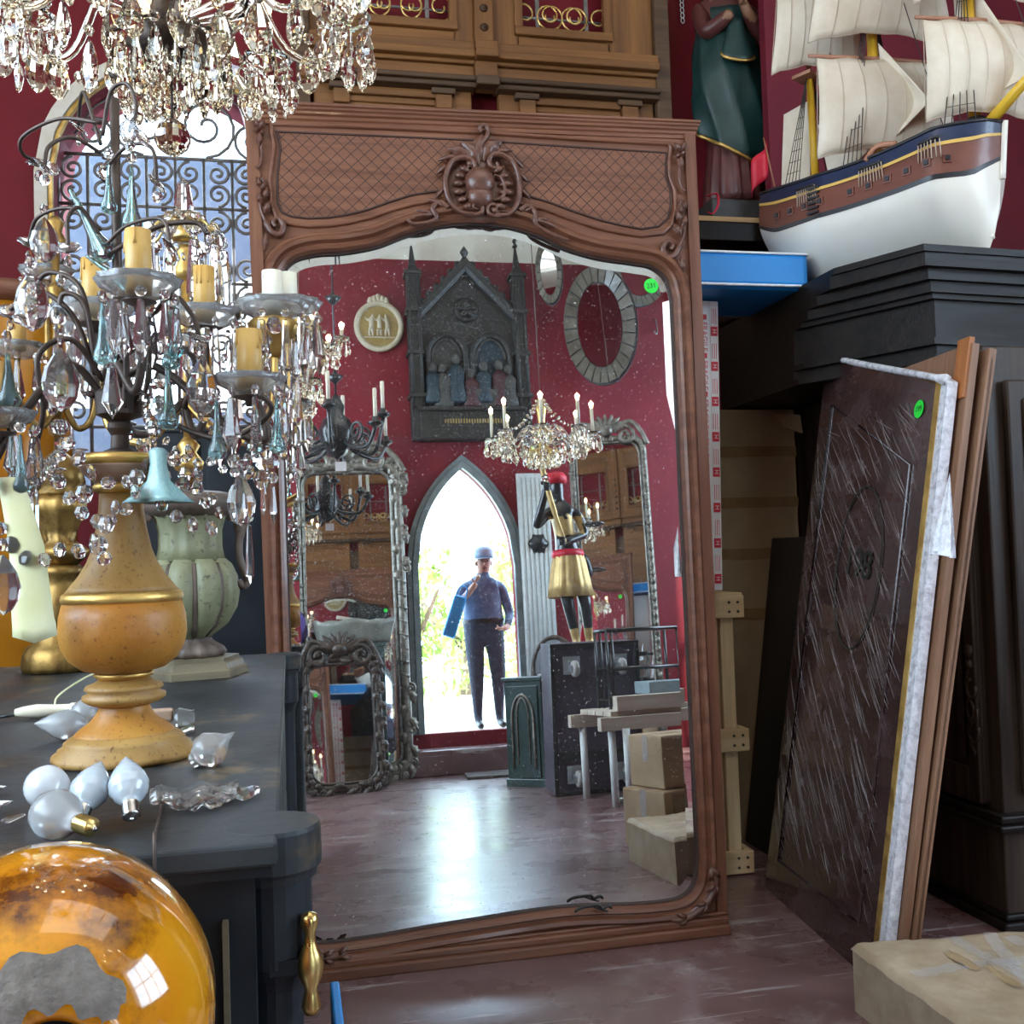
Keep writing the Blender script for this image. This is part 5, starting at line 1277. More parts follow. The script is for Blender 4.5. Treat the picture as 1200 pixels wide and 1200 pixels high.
# ---- lamp 2: green urn candelabra
b2 = Pz(226, 792, TZ); T2 = (b2-CAMP).dot(_fw); PX2 = T2/1200
um = thing('green_urn_candelabra', 'candelabra lamp on a lobed green urn with hexagonal plinth, on the black commode', 'lamp', b2)
H2 = lambda py: (796-py)*PX2
def prof2(pts): return [(r*PX2, H2(y)) for r, y in pts]
MB().lathe(prof2([(64, 796), (64, 788), (60, 786), (58, 780), (54, 778), (54, 774), (0, 774)]), 6, sm=False).build('plinth', 'urn_base', um, None, (0, 0, .25))
MB().lathe(prof2([(32, 774), (36, 769), (33, 763), (24, 757), (20, 753), (22, 748)]), 44, mod=lambda a, i, z: 1+.10*cos(11*a)).build('fluted_foot', 'urn_brown', um)
MB().lathe(prof2([(21, 752), (26, 747), (40, 736), (50, 718), (53, 700), (51, 681), (45, 667), (38, 660)]), 72, mod=lambda a, i, z: 1+.22*abs(sin(4.5*a))**.55-.14).build('lobed_bowl', 'urn_green', um)
for k in range(9):
    a = 2*pi*k/9
    MB().tube([V((r*cos(a)*PX2*1.0, r*sin(a)*PX2*1.0, H2(y))) for r, y in ((21, 748), (36, 736), (45, 718), (47, 700), (45, 681), (39, 666))], .009, 6).build('bowl_rib', 'urn_brown', um)
MB().lathe(prof2([(38, 662), (35, 646), (35, 626), (39, 612), (45, 604)]), 60, mod=lambda a, i, z: 1+.04*cos(12*a)).build('neck', 'urn_green', um)
MB().lathe(prof2([(42, 610), (54, 602), (57, 590), (48, 584), (36, 581), (0, 581)]), 60, mod=lambda a, i, z: 1+.05*cos(28*a)).build('gadroon_rim', 'urn_brown', um)
for s in (-1, 1):
    P_ = [V((s*r*PX2, 0, H2(y))) for r, y in ((42, 612), (56, 604), (64, 614), (58, 630), (56, 656), (62, 678), (66, 688), (60, 694), (54, 688))]
    ho = MB().tube(spl(P_, 6), [.012]*20+[.010]*29, 8).build('handle', 'urn_brown', um, None, (0, 0, .2))
    MB().ell((s*58*PX2, 0, H2(620)), (.018, .014, .035), 10, 8).build('acanthus_leaf', 'urn_brown', ho)
MB().tube([(0, 0, H2(575)), (0, 0, H2(290))], .012, 10).build('centre_rod', 'gilt', um)
for y0, k in ((560, 1.0), (420, .8), (330, .7)): MB().lathe([(.012, H2(y0)), (.035*k, H2(y0-6)), (.04*k, H2(y0-14)), (.02*k, H2(y0-26)), (.03*k, H2(y0-34)), (.012, H2(y0-44))], 20).build('gilt_knop', 'gilt', um)
MB().lathe([(.03, H2(282)), (.034, H2(278)), (.034, H2(268)), (.02, H2(264))], 18).build('brass_collar', 'brass', um)
MB().lathe([(.03, H2(266)), (.055, H2(258)), (.05, H2(250)), (.02, H2(246))], 20, mod=lambda a, i, z: 1+.1*cos(10*a), sm=False).build('crystal_dish', 'crystal', um)
MB().lathe([(.020, H2(247)), (.026, H2(240)), (.016, H2(212)), (.0, H2(204))], 8, sm=False).build('crystal_spire', 'crystal', um)
def U(px, py, dy=0.0): return Pt(px, py, T2+dy)
us = U(215, 470)
for (cx, cy, dy, m, cm) in ((240, 385, -.10, 'iron', 'candle_yellow'), (320, 375, -.05, 'gilt', 'candle_white'), (338, 372, .22, 'gilt', 'candle_white'), (120, 400, .1, 'gilt', 'candle_white'), (110, 380, -.25, 'iron', 'candle_yellow')):
    c = U(cx, cy, dy); d = V((c.x-us.x, c.y-us.y, 0))
    wire(um, [us, us+d*.45+V((0, 0, -.10)), us+d*.9+V((0, 0, -.06)), V((c.x, c.y, us.z+.03)), c+V((0, 0, -.05)), c], .010, m, 'candle_arm', 8)
    if m == 'gilt': MB().lathe([(.012, -.10), (.03, -.085), (.026, -.06), (.05, -.045), (.062, -.01), (.05, 0)], 24, mod=lambda a, i, z: 1+.06*cos(12*a)).build('gilt_cup', 'gilt', um, c-um.location)
    else: cup(um, c, .04)
    bobeche(um, c+V((0, 0, .0)), .095, 'frost_glass'); candle(um, c+V((0, 0, .02)), .026, .135 if cm == 'candle_yellow' else .105, cm)
    for k in range(9):
        a = 2*pi*k/9+.2; p = c+V((.085*cos(a), .085*sin(a), .02)); hang(um, 'bead', p-V((0, 0, .02)), .026); hang(um, 'icicle' if k % 2 else 'spear', p-V((0, 0, .035)), random.uniform(.12, .16))
for k in range(10):
    a = 2*pi*k/10; p = V((b2.x, b2.y, b2.z+H2(272)))+V((.10*cos(a), .10*sin(a), -.01))
    wire(um, [V((b2.x, b2.y, b2.z+H2(276))), V((b2.x, b2.y, b2.z+H2(270)))+V((.05*cos(a), .05*sin(a), .025)), p], .004, 'brass', 'crown_wire')
    hang(um, 'bead', p-V((0, 0, .015)), .032); hang(um, 'rosette', p+V((0, 0, .0)), .05, tilt=1.2); hang(um, 'icicle', p-V((0, 0, .03)), .17, wx=1.3)
for (a, c, dr, dy) in (((240, 400), (320, 390), .06, -.1), ((170, 480), (250, 540), .05, -.1), ((250, 540), (310, 520), .05, -.1), ((205, 290), (235, 300), .02, -.1), ((180, 520), (190, 565), 0, -.1), ((320, 400), (345, 480), .03, -.05)):
    bead_chain(um, swag(U(*a, dy), U(*c, dy), dr), .026)
for x, y0, y1 in ((300, 500, 545), (275, 440, 500), (345, 400, 445), (330, 480, 540), (312, 470, 560), (345, 440, 500)): hang(um, 'icicle', U(x, y0, -.02), (y1-y0)*PX2, wx=1.6); hang(um, 'bead', U(x, y0-4, -.02), .026)

# ---- lamp 3: brass vase candelabra behind
b3 = Pz(72, 786, TZ); T3 = (b3-CAMP).dot(_fw); PX3 = T3/1200
bm_ = thing('brass_candelabra', 'tall gilt brass vase lamp with foliate body, behind the yellow candelabra', 'lamp', b3)
H3 = lambda py: (796-py)*PX3
def prof3(pts): return [(r*PX3, H3(y)) for r, y in pts]
MB().lathe(prof3([(42, 796), (44, 790), (42, 776), (38, 768), (32, 764), (30, 752), (22, 744)]), 36, mod=lambda a, i, z: 1+.02*cos(24*a)).build('base_drum', 'gilt_dark', bm_)
MB().lathe(prof3([(22, 746), (28, 730), (24, 700), (20, 690), (26, 684), (26, 676), (20, 672)]), 36).build('foot', 'gilt_dark', bm_)
MB().lathe(prof3([(18, 674), (28, 664), (32, 656), (24, 650), (16, 644), (20, 630), (28, 610), (30, 600), (26, 592)]), 36, mod=lambda a, i, z: 1+.06*cos(9*a)).build('vase_body', 'gilt_dark', bm_)
MB().lathe(prof3([(24, 594), (28, 588), (24, 582), (30, 576), (26, 560), (14, 545), (8, 540)]), 36).build('vase_neck', 'gilt_dark', bm_)
MB().tube([(0, 0, H3(542)), (0, 0, H3(290))], .011, 10).build('centre_rod', 'gilt_dark', bm_)
for y0 in (470, 380, 300): MB().lathe([(.012, H3(y0)), (.03, H3(y0-6)), (.034, H3(y0-12)), (.018, H3(y0-24)), (.026, H3(y0-34)), (.012, H3(y0-42))], 18).build('gilt_knop', 'gilt_dark', bm_)
def B3(px, py, dy=0.0): return Pt(px, py, T3+dy)
for (cx, cy, dy) in ((20, 420, -.1), (110, 350, .05), (55, 330, .2)):
    c = B3(cx, cy, dy); s_ = B3(72, 470); d = V((c.x-s_.x, c.y-s_.y, 0))
    wire(bm_, [s_, s_+d*.5+V((0, 0, -.08)), V((c.x, c.y, s_.z)), c], .009, 'gilt_dark', 'candle_arm'); bobeche(bm_, c, .08); candle(bm_, c+V((0, 0, .02)), .024, .08, 'candle_yellow')
    ring_drops(bm_, c, .07, 8, 'spear', .12, .01, .024)
# ---- black cabinet standing behind the commode
kx0, kx1 = Py(146, 600, 4.30).x, Py(330, 600, 4.30).x; kz = Py(220, 500, 4.30).z
bcab = thing('black_cabinet', 'plain tall black cabinet behind the commode, under the arched window', 'cabinet', ((kx0+kx1)/2, 4.50, 0))
MB().box((0, 0, kz/2), (kx1-kx0-.02, .40, kz-.01), bev=.006).build('body', 'black_side', bcab); MB().box((0, 0, kz-.012), (kx1-kx0, .42, .024), bev=.005).build('top', 'black_side', bcab)
for s in (-1, 1): d_ = MB().box((s*(kx1-kx0)/4, -.205, kz/2), ((kx1-kx0)/2-.03, .016, kz-.12), bev=.004).build('door', 'black_side', bcab); MB().lathe([(0, .02), (.012, .018), (.008, 0)], 10).build('knob', 'brass', d_, (s*.03, -.212, kz*.55), (pi/2, 0, 0))

# ================================================================== SMALL THINGS ON THE COMMODE
def screw_base(parent, m, r, l, mt_):
    b = MB(); b.lathe([(0, 0), (r*.9, 0)]+[(r*(1+.10*(-1)**k), .15*l+.65*l*k/10) for k in range(11)]+[(r*.8, l*.86), (r*.45, l*.93), (r*.25, l), (0, l)], 16, mt=mt_); return b.build('screw_base', m, parent)
def bulb(name, label, px, py, r, kind, yaw, base_m, m, tilt=None):
    # lies on the commode, axis horizontal along yaw (cap end)
    p = Pz(px, py, TZ); o = thing(name, label, 'light bulb', p, yaw)
    L_ = {'globe': 1.0, 'candle': 1.55, 'pear': 1.15}[kind]
    prof = {'globe': [(0, -1), (.5, -.87), (.87, -.5), (1, 0), (.87, .5), (.55, .86), (.34, 1.05), (.30, 1.2)],
            'pear': [(0, -1), (.5, -.87), (.87, -.5), (1, 0), (.90, .45), (.62, .9), (.40, 1.2), (.34, 1.4)],
            'candle': [(0, -1.75), (.12, -1.6), (.45, -1.1), (.80, -.5), (1, .1), (.95, .55), (.70, 1.0), (.45, 1.25), (.38, 1.4)]}[kind]
    R_ = Matrix.Translation((0, 0, r if tilt is None else r*(.5+2.35*sin(tilt)))) @ Matrix.Rotation(pi/2+(tilt if tilt is not None else (.12 if kind != 'globe' else 0)), 4, 'Y')
    g = MB(); sw = (lambda a, i, z: 1+.03*cos(4*a+z*90)) if 'twist' in label or 'swirl' in label else None
    if sw: 
        pr = []; n = 26
        for i in range(n+1):
            t = i/n*(len(prof)-1); k = min(int(t), len(prof)-2); f = t-k; pr.append(((prof[k][0]*(1-f)+prof[k+1][0]*f)*r*(1+.025*sin(i*2.4)), (prof[k][1]*(1-f)+prof[k+1][1]*f)*r))
        g.lathe(pr, 24, mt=R_)
    else: g.lathe([(a*r, z*r) for a, z in prof], 24, mt=R_)
    g.build('glass_envelope', m, o)
    if base_m:
        zc = prof[-1][1]*r; screw_base(o, base_m, r*.34 if kind != 'candle' else r*.40, r*1.05, R_ @ Matrix.Translation((0, 0, zc-.1*r)))
        MB().lathe([(0, 0), (r*.10, 0), (r*.12, r*.05), (0, r*.1)], 10, mt=R_ @ Matrix.Translation((0, 0, zc+r*.93))).build('contact', 'nickel', o)
    return o
bulb('globe_bulb', 'plain opal white globe bulb lying behind the frosted brass-capped bulb', 55, 948, .027, 'globe', 2.2, None, 'bulb_white')
bulb('frosted_bulb', 'half-frosted round bulb with a brass screw cap, at the front of the commode', 66, 985, .028, 'pear', -.75, 'brass', 'bulb_frost')
bulb('swirl_bulb', 'bluish swirl candle bulb beside the frosted brass-capped bulb, nickel cap toward the edge', 108, 964, .0225, 'candle', -1.75, 'nickel', 'bulb_blue', .62)
bulb('swirl_bulb', 'bluish swirl candle bulb closest to the clear crystal leaf, nickel cap toward the edge', 151, 962, .023, 'candle', -1.35, 'nickel', 'bulb_blue', .66)
bulb('candle_bulb', 'big white frosted flame-shaped bulb lying behind the yellow lamp base', 75, 868, .027, 'candle', .1, None, 'bulb_frost')
bulb('candle_bulb', 'half-hidden frosted glass bulb behind the flame-shaped one, beside the yellow lamp base', 100, 852, .026, 'pear', .5, None, 'bulb_frost')
# frosted onion-shaped glass
p = Pz(246, 898, TZ); o = thing('glass_onion', 'small frosted glass onion-shaped piece with a pointed tip, beside the yellow lamp base', 'glass ornament', p)
R_ = Matrix.Translation((0, 0, .024)) @ Matrix.Rotation(1.0, 4, 'Y')
MB().lathe([(0, -.026), (.014, -.023), (.026, -.008), (.026, .006), (.016, .020), (.006, .030), (.002, .040), (0, .044)], 20, mt=R_).build('body', 'frost_glass', o)
MB().lathe([(.010, -.030), (.012, -.026), (.010, -.022)], 14, mt=R_).build('neck_ring', 'frost_glass', o)
# crystal leaf
p = Pz(228, 942, TZ); o = thing('crystal_leaf', 'large clear cut-crystal leaf ornament lying flat at the front of the commode', 'glass ornament', p, .15)
MB().grid(lambda u, v: V(((u-.5)*.105, (v-.5)*.060*sin(pi*(u*.9+.08))**.7, .010+.014*(1-abs(2*v-1))+.004*sin(u*13))), 14, 6, sm=False).build('leaf_blade', 'crystal', o).modifiers.new('t', 'SOLIDIFY').thickness = .008
MB().grid(lambda u, v: V((.01+(u-.5)*.06, -.03+(v-.5)*.035*sin(pi*(u*.9+.05)), .006+.01*abs(cos(u*7)))), 8, 4, sm=False).build('leaf_lobe', 'crystal', o).modifiers.new('t', 'SOLIDIFY').thickness = .008
MB().grid(lambda u, v: V((.05+(u-.5)*.06, .004+(v-.5)*.05*sin(pi*(u*.9+.05)), .006+.006*abs(cos(u*7)))), 8, 4, sm=False).build('leaf_lobe', 'crystal', o).modifiers.new('t', 'SOLIDIFY').thickness = .007
# ivory lamp holder with cable
p = Pz(50, 842, TZ); o = thing('lamp_holder', 'ivory candle lampholder with a black plug end and pale cable, lying on the commode', 'lampholder', p, .12)
MB().lathe([(0, -.05), (.007, -.05), (.011, -.035), (.014, -.01), (.011, .02), (.010, .05), (.012, .052), (.012, .062), (.009, .062), (.008, .05), (0, .05)], 16, mt=Matrix.Translation((0, 0, .015)) @ Matrix.Rotation(pi/2, 4, 'Y')).build('holder_body', 'ivory', o)
for s in (-1, 1): MB().tube([(-.05, s*.005, .012), (-.075, s*.006, .010)], .003, 6).build('wire_lead', 'black_plastic', o)
MB().tube(spl([(.02, .02, .01), (.02, .10, .03), (.06, .22, .05), (.10, .30, .06)], 8), .0022, 6).build('pale_cable', 'tape_yellow', o)
# clear lampholder with a clay-coloured core
p = Pz(190, 862, TZ); o = thing('clear_lampholder', 'clear glass lamp fitting with a clay-coloured core, behind the yellow lamp base', 'lamp fitting', p, .1)
MB().lathe([(.020, 0), (.024, .01), (.018, .03), (.020, .034)], 16, mt=Matrix.Translation((.02, 0, .022)) @ Matrix.Rotation(pi/2, 4, 'Y')).build('glass_cup', 'crystal', o)
MB().box((-.006, .01, .034), (.05, .022, .022), bev=.004).build('core', 'terracotta', o)
# loose crystal drops at the left edge
for i, (x, y, s_, lab) in enumerate(((8, 932, .075, 'clear faceted crystal drop on top of a small heap beside the opal globe bulb'), (16, 950, .06, 'clear crystal drop in the middle of a small heap beside the opal globe bulb'), (30, 966, .035, 'short frosted crystal prism lying near the brass-capped bulb'), (-6, 968, .05, 'clear crystal drop at the bottom of a small heap beside the commode front'))):
    o = put('loose_crystal', CR['almond' if i < 2 else 'spear'], None, Pz(x, y, TZ)+V((0, 0, .012)), (pi/2*.96, 0, 1.9+.25*i), s_); tag(o, lab, 'crystal')

# ================================================================== AMBER GLASS
ap = Pt(55, 1196, .86)
SH = ap.z-.152
st_ = thing('display_stool', 'small black stool under the amber glass shade beside the commode', 'stool', (ap.x, ap.y+.03, 0))
MB().lathe([(0, SH), (.15, SH), (.15, SH-.03), (0, SH-.03)], 28, sm=False).build('seat', 'black_side', st_)
for k in range(4):
    a = pi/4+k*pi/2; MB().tube([(.10*cos(a), .10*sin(a), SH-.02), (.14*cos(a), .14*sin(a), 0)], .014, 8).build('leg', 'black_side', st_)
_ad = (CAMP-ap).normalized(); _ad = V((_ad.x, _ad.y, .10)).normalized()
amb = thing('amber_glass_shade', 'large glossy amber glass shade with dark streaks, lying on its side beside the commode', 'glass shade', ap, rot=_ad.to_track_quat('Z', 'Y').to_euler())
pr = [(.110, -.16), (.126, -.12), (.137, -.06), (.138, .0), (.130, .05), (.112, .090), (.086, .115), (.058, .128), (.040, .131), (.034, .126), (.034, .10), (.056, .11), (.082, .10), (.106, .082), (.124, .045), (.131, .0), (.130, -.06), (.12, -.12)]
MB().lathe(pr, 64, caps=False).build('shade', 'amber_glass', amb)
MT['worn_grey'] = mat('worn_grey', (.13, .11, .09), (.22, .19, .16), 60, .7, bump=.3)
MB().lathe([(.026, .08), (.034, .124), (.030, .08)], 24, caps=False).build('dark_mouth_ring', 'black_plastic', amb)  # black ring set in the mouth so the hole looks dark
def on_shade(a, r, o=.0012):
    for i in range(3, 8):
        if pr[i+1][0] <= r <= pr[i][0]:
            f = (r-pr[i][0])/(pr[i+1][0]-pr[i][0]); z = pr[i][1]*(1-f)+pr[i+1][1]*f+o; return V(((r+o*.3)*cos(a), (r+o*.3)*sin(a), z))
    return V((r*cos(a), r*sin(a), .131+o))
_up_l = (amb.rotation_euler.to_matrix().inverted() @ V((0, 0, 1))); a0 = atan2(_up_l.y, _up_l.x)
MB().grid(lambda u, v: on_shade(a0+(u-.5)*2.0+.05*sin(v*9), .043+.040*v*(.55+.45*sin(pi*u))+.004*sin(u*23)), 22, 6).build('worn_patch', 'worn_grey', amb)
# the big amber panel lamp behind at the left edge
bp_ = Py(20, 560, 3.62)
bk = thing('amber_vase', 'huge amber glass floor vase with dark wooden rim, behind the black commode', 'vase', (Py(8, 500, 4.15).x, 4.15, 0))
zt_ = Py(0, 345, 4.15).z; zb_ = .55
MB().lathe([(.10, zb_), (.19, zb_+.1), (.24, zb_+.45), (.245, zb_+.8), (.225, zt_-.12), (.20, zt_-.06)], 40).build('amber_body', 'amber_back', bk)
MB().lathe([(.20, zt_-.07), (.235, zt_-.05), (.235, zt_-.01), (.215, zt_+.01), (.0, zt_+.01)], 40).build('wooden_rim', 'walnut_x', bk)
MB().lathe([(0, 0), (.20, 0), (.20, .06), (.12, .12), (.09, .35), (.12, zb_)], 32).build('wooden_foot', 'walnut_z', bk)

# ================================================================== CRYSTAL CHANDELIERS
def chandelier(name, label, c, R, n, rodz, lit=True, arm_m='crystal_warm', metal='iron', size=1.0, tiers=((1.0, 0.0), (.55, .18)), dens=1.0, power=2.0, ball=.06, candle_h=.10, bulb_all=True):
    # c = centre of the lower dish (world)
    o = thing(name, label, 'chandelier', c)
    MB().tube([(0, 0, .0), (0, 0, rodz-c.z)], .0035, 8).build('hanging_cord', 'iron', o)
    MB().lathe([(0, -.045*size), (.05*size, -.04*size), (.075*size, -.01*size), (.06*size, .01*size), (.03*size, .03*size), (.03*size, .08*size), (.05*size, .12*size), (.02*size, .2*size), (.035*size, .28*size), (.012*size, .36*size)], 24, mod=lambda a, i, z: 1+.05*cos(10*a)).build('centre_stem', metal, o)
    MB().lathe([(.03, .03), (.12*size, .05*size), (.16*size, .09*size), (.15*size, .10*size), (.10*size, .065*size), (.03, .05)], 32, mod=lambda a, i, z: 1+.05*cos(12*a)).build('glass_dish', arm_m, o)
    for k in range(n):
        a = 2*pi*k/n+.25; d = V((cos(a), sin(a), 0)); e = d*R
        MB().tube(spl([V((0, 0, .08*size)), d*R*.35+V((0, 0, .16*size)), d*R*.65+V((0, 0, .02*size)), d*R*.92+V((0, 0, .02*size)), e+V((0, 0, .09*size))], 7), .0075*size, 8).build('arm', arm_m, o)
        bobeche(o, c+e+V((0, 0, .085*size)), .05*size, arm_m)
        candle(o, c+e+V((0, 0, .10*size)), .010*size, candle_h*size, 'candle_white')
        bl = MB(); bl.lathe([(0, 0), (.010*size, .006*size), (.013*size, .02*size), (.008*size, .036*size), (0, .055*size)], 12); bl.build('flame_bulb', 'lit_bulb' if lit else 'bulb_frost', o, e+V((0, 0, (.10+candle_h)*size)))
        if lit and (bulb_all or k % 3 == 0): lamp_point('bulb_light', c+e+V((0, 0, (.13+candle_h)*size)), power, (1, .78, .5), .015)
        for j in range(int(6*dens)):
            b_ = 2*pi*j/int(6*dens); p = c+e+V((.045*size*cos(b_), .045*size*sin(b_), .095*size)); hang(o, 'bead_warm', p-V((0, 0, .012*size)), .02*size); hang(o, 'spear_warm' if j % 2 else 'almond_warm', p-V((0, 0, .025*size)), random.uniform(.07, .095)*size, wx=1.05)
        d2 = V((cos(a+2*pi/n), sin(a+2*pi/n), 0))
        bead_chain(o, swag(c+e+V((0, 0, .09*size)), c+d2*R+V((0, 0, .09*size)), .07*size), .022*size, 'bead_warm', 1.5)
        bead_chain(o, swag(c+V((0, 0, .34*size))+d*.03, c+e*.95+V((0, 0, .12*size)), .06*size), .022*size, 'bead_warm', 1.7)
        for f in (.32, .55, .78):
            p = c+d*R*f+V((0, 0, .05*size)); hang(o, 'bead_warm', p, .022*size); hang(o, 'almond_warm', p-V((0, 0, .015*size)), random.uniform(.08, .11)*size)
    for fr_, dz in ((.30, -.02), (.17, -.035)):
        m_ = int(12*dens) if fr_ > .2 else int(8*dens)
        for k in range(m_):
            a = 2*pi*k/m_; p = c+V((R*fr_*cos(a), R*fr_*sin(a), dz*size)); hang(o, 'bead_warm', p+V((0, 0, .012*size)), .02*size); hang(o, 'almond_warm' if k % 2 else 'spear_warm', p, (.085 if fr_ > .2 else .07)*size)
            if k % 2 == 0: MB().tube([p-c+V((0, 0, .012*size)), V((p-c).xy.to_3d())*.5+V((0, 0, .02*size))], .0025*size, 4).build('wire_loop', metal, o)
    MB().tube([(0, 0, -.04*size), (0, 0, -.175*size+ball*.5)], .0025*size, 5).build('ball_wire', metal, o)
    hang(o, 'ball', c+V((0, 0, -.175*size)), ball*1.2)
    return o
MT['lit_bulb'] = mat('lit_bulb', (1, .85, .6), emit=(1, .62, .28), estr=18)
cc = Pt(200, 46, 1.90)
_d = Pt(203, 152, 1.90)
ch1 = chandelier('crystal_chandelier', 'big cut-crystal chandelier with a faceted ball pendant, hanging above the commode', cc, .335, 8, ZC-.0, True, size=1.06, dens=1.5, power=1.6, ball=.056)

# ================================================================== THE REAR OF THE ROOM (seen in the tall mirror)
MT['silver_carve'] = mat('silver_carve', (.12, .11, .090), (.30, .28, .235), 18, .35, .5, metal=.6, bump=.3, c3=(.05, .045, .04), s3=10, lo3=.55, hi3=.7)
MT['dark_carve'] = mat('dark_carve', (.035, .026, .020), (.085, .062, .046), 18, .4, bump=.3)
MT['altar_wood'] = mat('altar_wood', (.008, .0075, .006), (.024, .021, .017), 14, .5, bump=.25)
MT['altar_blue'] = mat('altar_blue', (.006, .018, .027), (.011, .030, .042), 8, .55)
MT['altar_red'] = mat('altar_red', (.036, .006, .010), (.06, .013, .016), 8, .55)
MT['altar_stone'] = mat('altar_stone', (.038, .036, .031), (.066, .061, .053), 8, .7)
MT['cameo_gold'] = mat('cameo_gold', (.30, .20, .055), (.36, .26, .08), 9, .6)
MT['cameo_white'] = mat('cameo_white', (.46, .39, .26), (.55, .48, .35), 9, .65)
MT['shirt_blue'] = mat('shirt_blue', (.065, .115, .20), (.11, .18, .28), 14, .8, bump=.3)
MT['denim'] = mat('denim', (.022, .034, .052), (.042, .058, .085), 20, .85, bump=.3)
MT['cap_blue'] = mat('cap_blue', (.20, .30, .38), (.27, .38, .46), 16, .8)
MT['skin'] = mat('skin', (.32, .17, .11), (.40, .22, .15), 10, .55)
MT['bag_blue'] = mat('bag_blue', (.03, .26, .62), (.05, .34, .72), 8, .45)
MT['green_black'] = mat('green_black', (.010, .030, .028), (.022, .055, .048), 8, .35, coat=.3)
MT['case_plum'] = mat('case_plum', (.040, .030, .046), (.075, .058, .082), 6, .55, c3=(.16, .14, .16), s3=14, lo3=.62, hi3=.70)
MT['rubber_grey'] = mat('rubber_grey', (.30, .29, .27), (.40, .39, .37), 12, .6)
MT['steel'] = mat('steel', (.35, .38, .40), (.50, .53, .55), 12, .35, metal=.8)
MT['bench_wood'] = mat('bench_wood', (.44, .38, .30), (.60, .54, .45), 14, .7, stretch=X_GRAIN)
MT['slab_grey'] = mat('slab_grey', (.22, .30, .33), (.32, .40, .43), 8, .5)
MT['white_paint'] = mat('white_paint', (.62, .68, .68), (.74, .79, .78), 8, .45)
MT['grey_fabric'] = mat('grey_fabric', (.13, .14, .155), (.19, .20, .22), 30, .9, bump=.2)
MT['mat_brown'] = mat('mat_brown', (.06, .045, .04), (.10, .08, .07), 24, .9)
MT['torch_gold'] = mat('torch_gold', (.42, .28, .10), (.62, .44, .19), 14, .4, .55, metal=.5)
MT['ebony'] = mat('ebony', (.012, .014, .016), (.025, .028, .03), 9, .3, coat=.3)
MT['tile_bone'] = mat('tile_bone', (.095, .083, .062), (.17, .155, .12), 6, .18, coat=.5)
MT['purple'] = mat('purple', (.07, .045, .20), (.12, .08, .30), 12, .8, bump=.3)
MT['bin_grey'] = mat('bin_grey', (.17, .18, .15), (.27, .28, .24), 8, .35)

# ---- trees beyond the doorway
for i, (px, y, h, r, lab) in enumerate(((478, -7.0, 2.6, .9, 'leafy bush growing in sunlight outside the pointed doorway, beside its left jamb'), (640, -7.5, 2.7, .9, 'leafy bush growing in sunlight outside the doorway, behind the standing person'), (545, -13.0, 3.0, 1.4, 'broad sunlit tree farther off outside the pointed doorway'), (660, -10.0, 3.4, 1.1, 'tall sunlit tree outside, past the right jamb of the doorway'))):
    q = Ry(px, 800, y); tree((q.x, y, DSILL-.02), h*.8, r, lab, 1000, i+1)
# ---- person outside the doorway
pq = Ry(572, 845, -3.05); GZ = DSILL-.02
ppl = thing('person', 'person in a cap, light blue shirt and dark trousers, standing outside the pointed doorway', 'person', (pq.x, -3.05, GZ))
# seen from behind, turned a little; local +y faces the room
J = [(0, 0, .98, (.21, .15)), (0, 0, 1.16, (.215, .155)), (0, .01, 1.32, (.21, .14)), (0, .02, 1.44, (.15, .09)), (.01, .03, 1.52, .055), (.02, .05, 1.60, .072), (.025, .05, 1.69, .085), (.025, .05, 1.76, .055),
     (-.11, 0, .90, .115), (-.10, .02, .52, .082), (-.10, -.02, .12, .045), (-.10, .05, .04, .040), (-.10, .17, .03, .032),
     (.11, 0, .90, .115), (.12, .02, .52, .082), (.12, -.02, .12, .045), (.12, .05, .04, .040), (.13, .17, .03, .032),
     (-.20, .02, 1.40, .062), (-.30, .10, 1.20, .048), (-.16, .22, 1.36, .036), (-.10, .25, 1.44, .028),
     (.20, .01, 1.40, .062), (.27, .04, 1.12, .050), (.20, .20, .98, .036), (.14, .26, .97, .028)]
E_ = [(0, 1), (1, 2), (2, 3), (3, 4), (4, 5), (5, 6), (6, 7), (0, 8), (8, 9), (9, 10), (10, 11), (11, 12), (0, 13), (13, 14), (14, 15), (15, 16), (16, 17), (3, 18), (18, 19), (19, 20), (20, 21), (3, 22), (22, 23), (23, 24), (24, 25)]
def pm(c):
    if c.z > 1.545: return 3
    if c.y > .205 and .9 < c.z < 1.5: return 3
    if c.z < .075: return 2
    return 1 if c.z < 1.06 else 0
body = put('body', skinned('body', J, E_, ['shirt_blue', 'denim', 'black_plastic', 'skin'], 0, 2, pm), ppl)
MB().lathe([(.215, -.025), (.222, 0), (.215, .025)], 28, caps=False).build('belt', 'black_plastic', ppl, (0, 0, 1.06), None, (1, .74, 1))
MB().lathe([(.096, 0), (.100, .03), (.094, .08), (.06, .115), (0, .125)], 20).build('cap', 'cap_blue', ppl, (.025, .05, 1.70))
MB().grid(lambda u, v: V((.025+(.09+.02*v)*cos(pi*u), .06+.085*v+.085*sin(pi*u)*(.6+.5*v)-.03, 1.705-.02*v)), 12, 3).build('cap_peak', 'cap_blue', ppl).modifiers.new('t', 'SOLIDIFY').thickness = .006
fc = MB(); fc.ell((.02, .128, 1.635), (.014, .022, .022), 8, 6); fc.build('nose', 'skin', body)
for s in (-1, 1): MB().ell((.02+s*.030, .118, 1.665), (.012, .010, .007), 8, 6).build('eye', 'black_plastic', body); MB().ell((.02+s*.078, .045, 1.645), (.012, .02, .03), 8, 6).build('ear', 'skin', body)
MB().tube([(-.005, .122, 1.592), (.02, .130, 1.590), (.045, .122, 1.592)], .005, 6).build('mouth', 'altar_red', body)
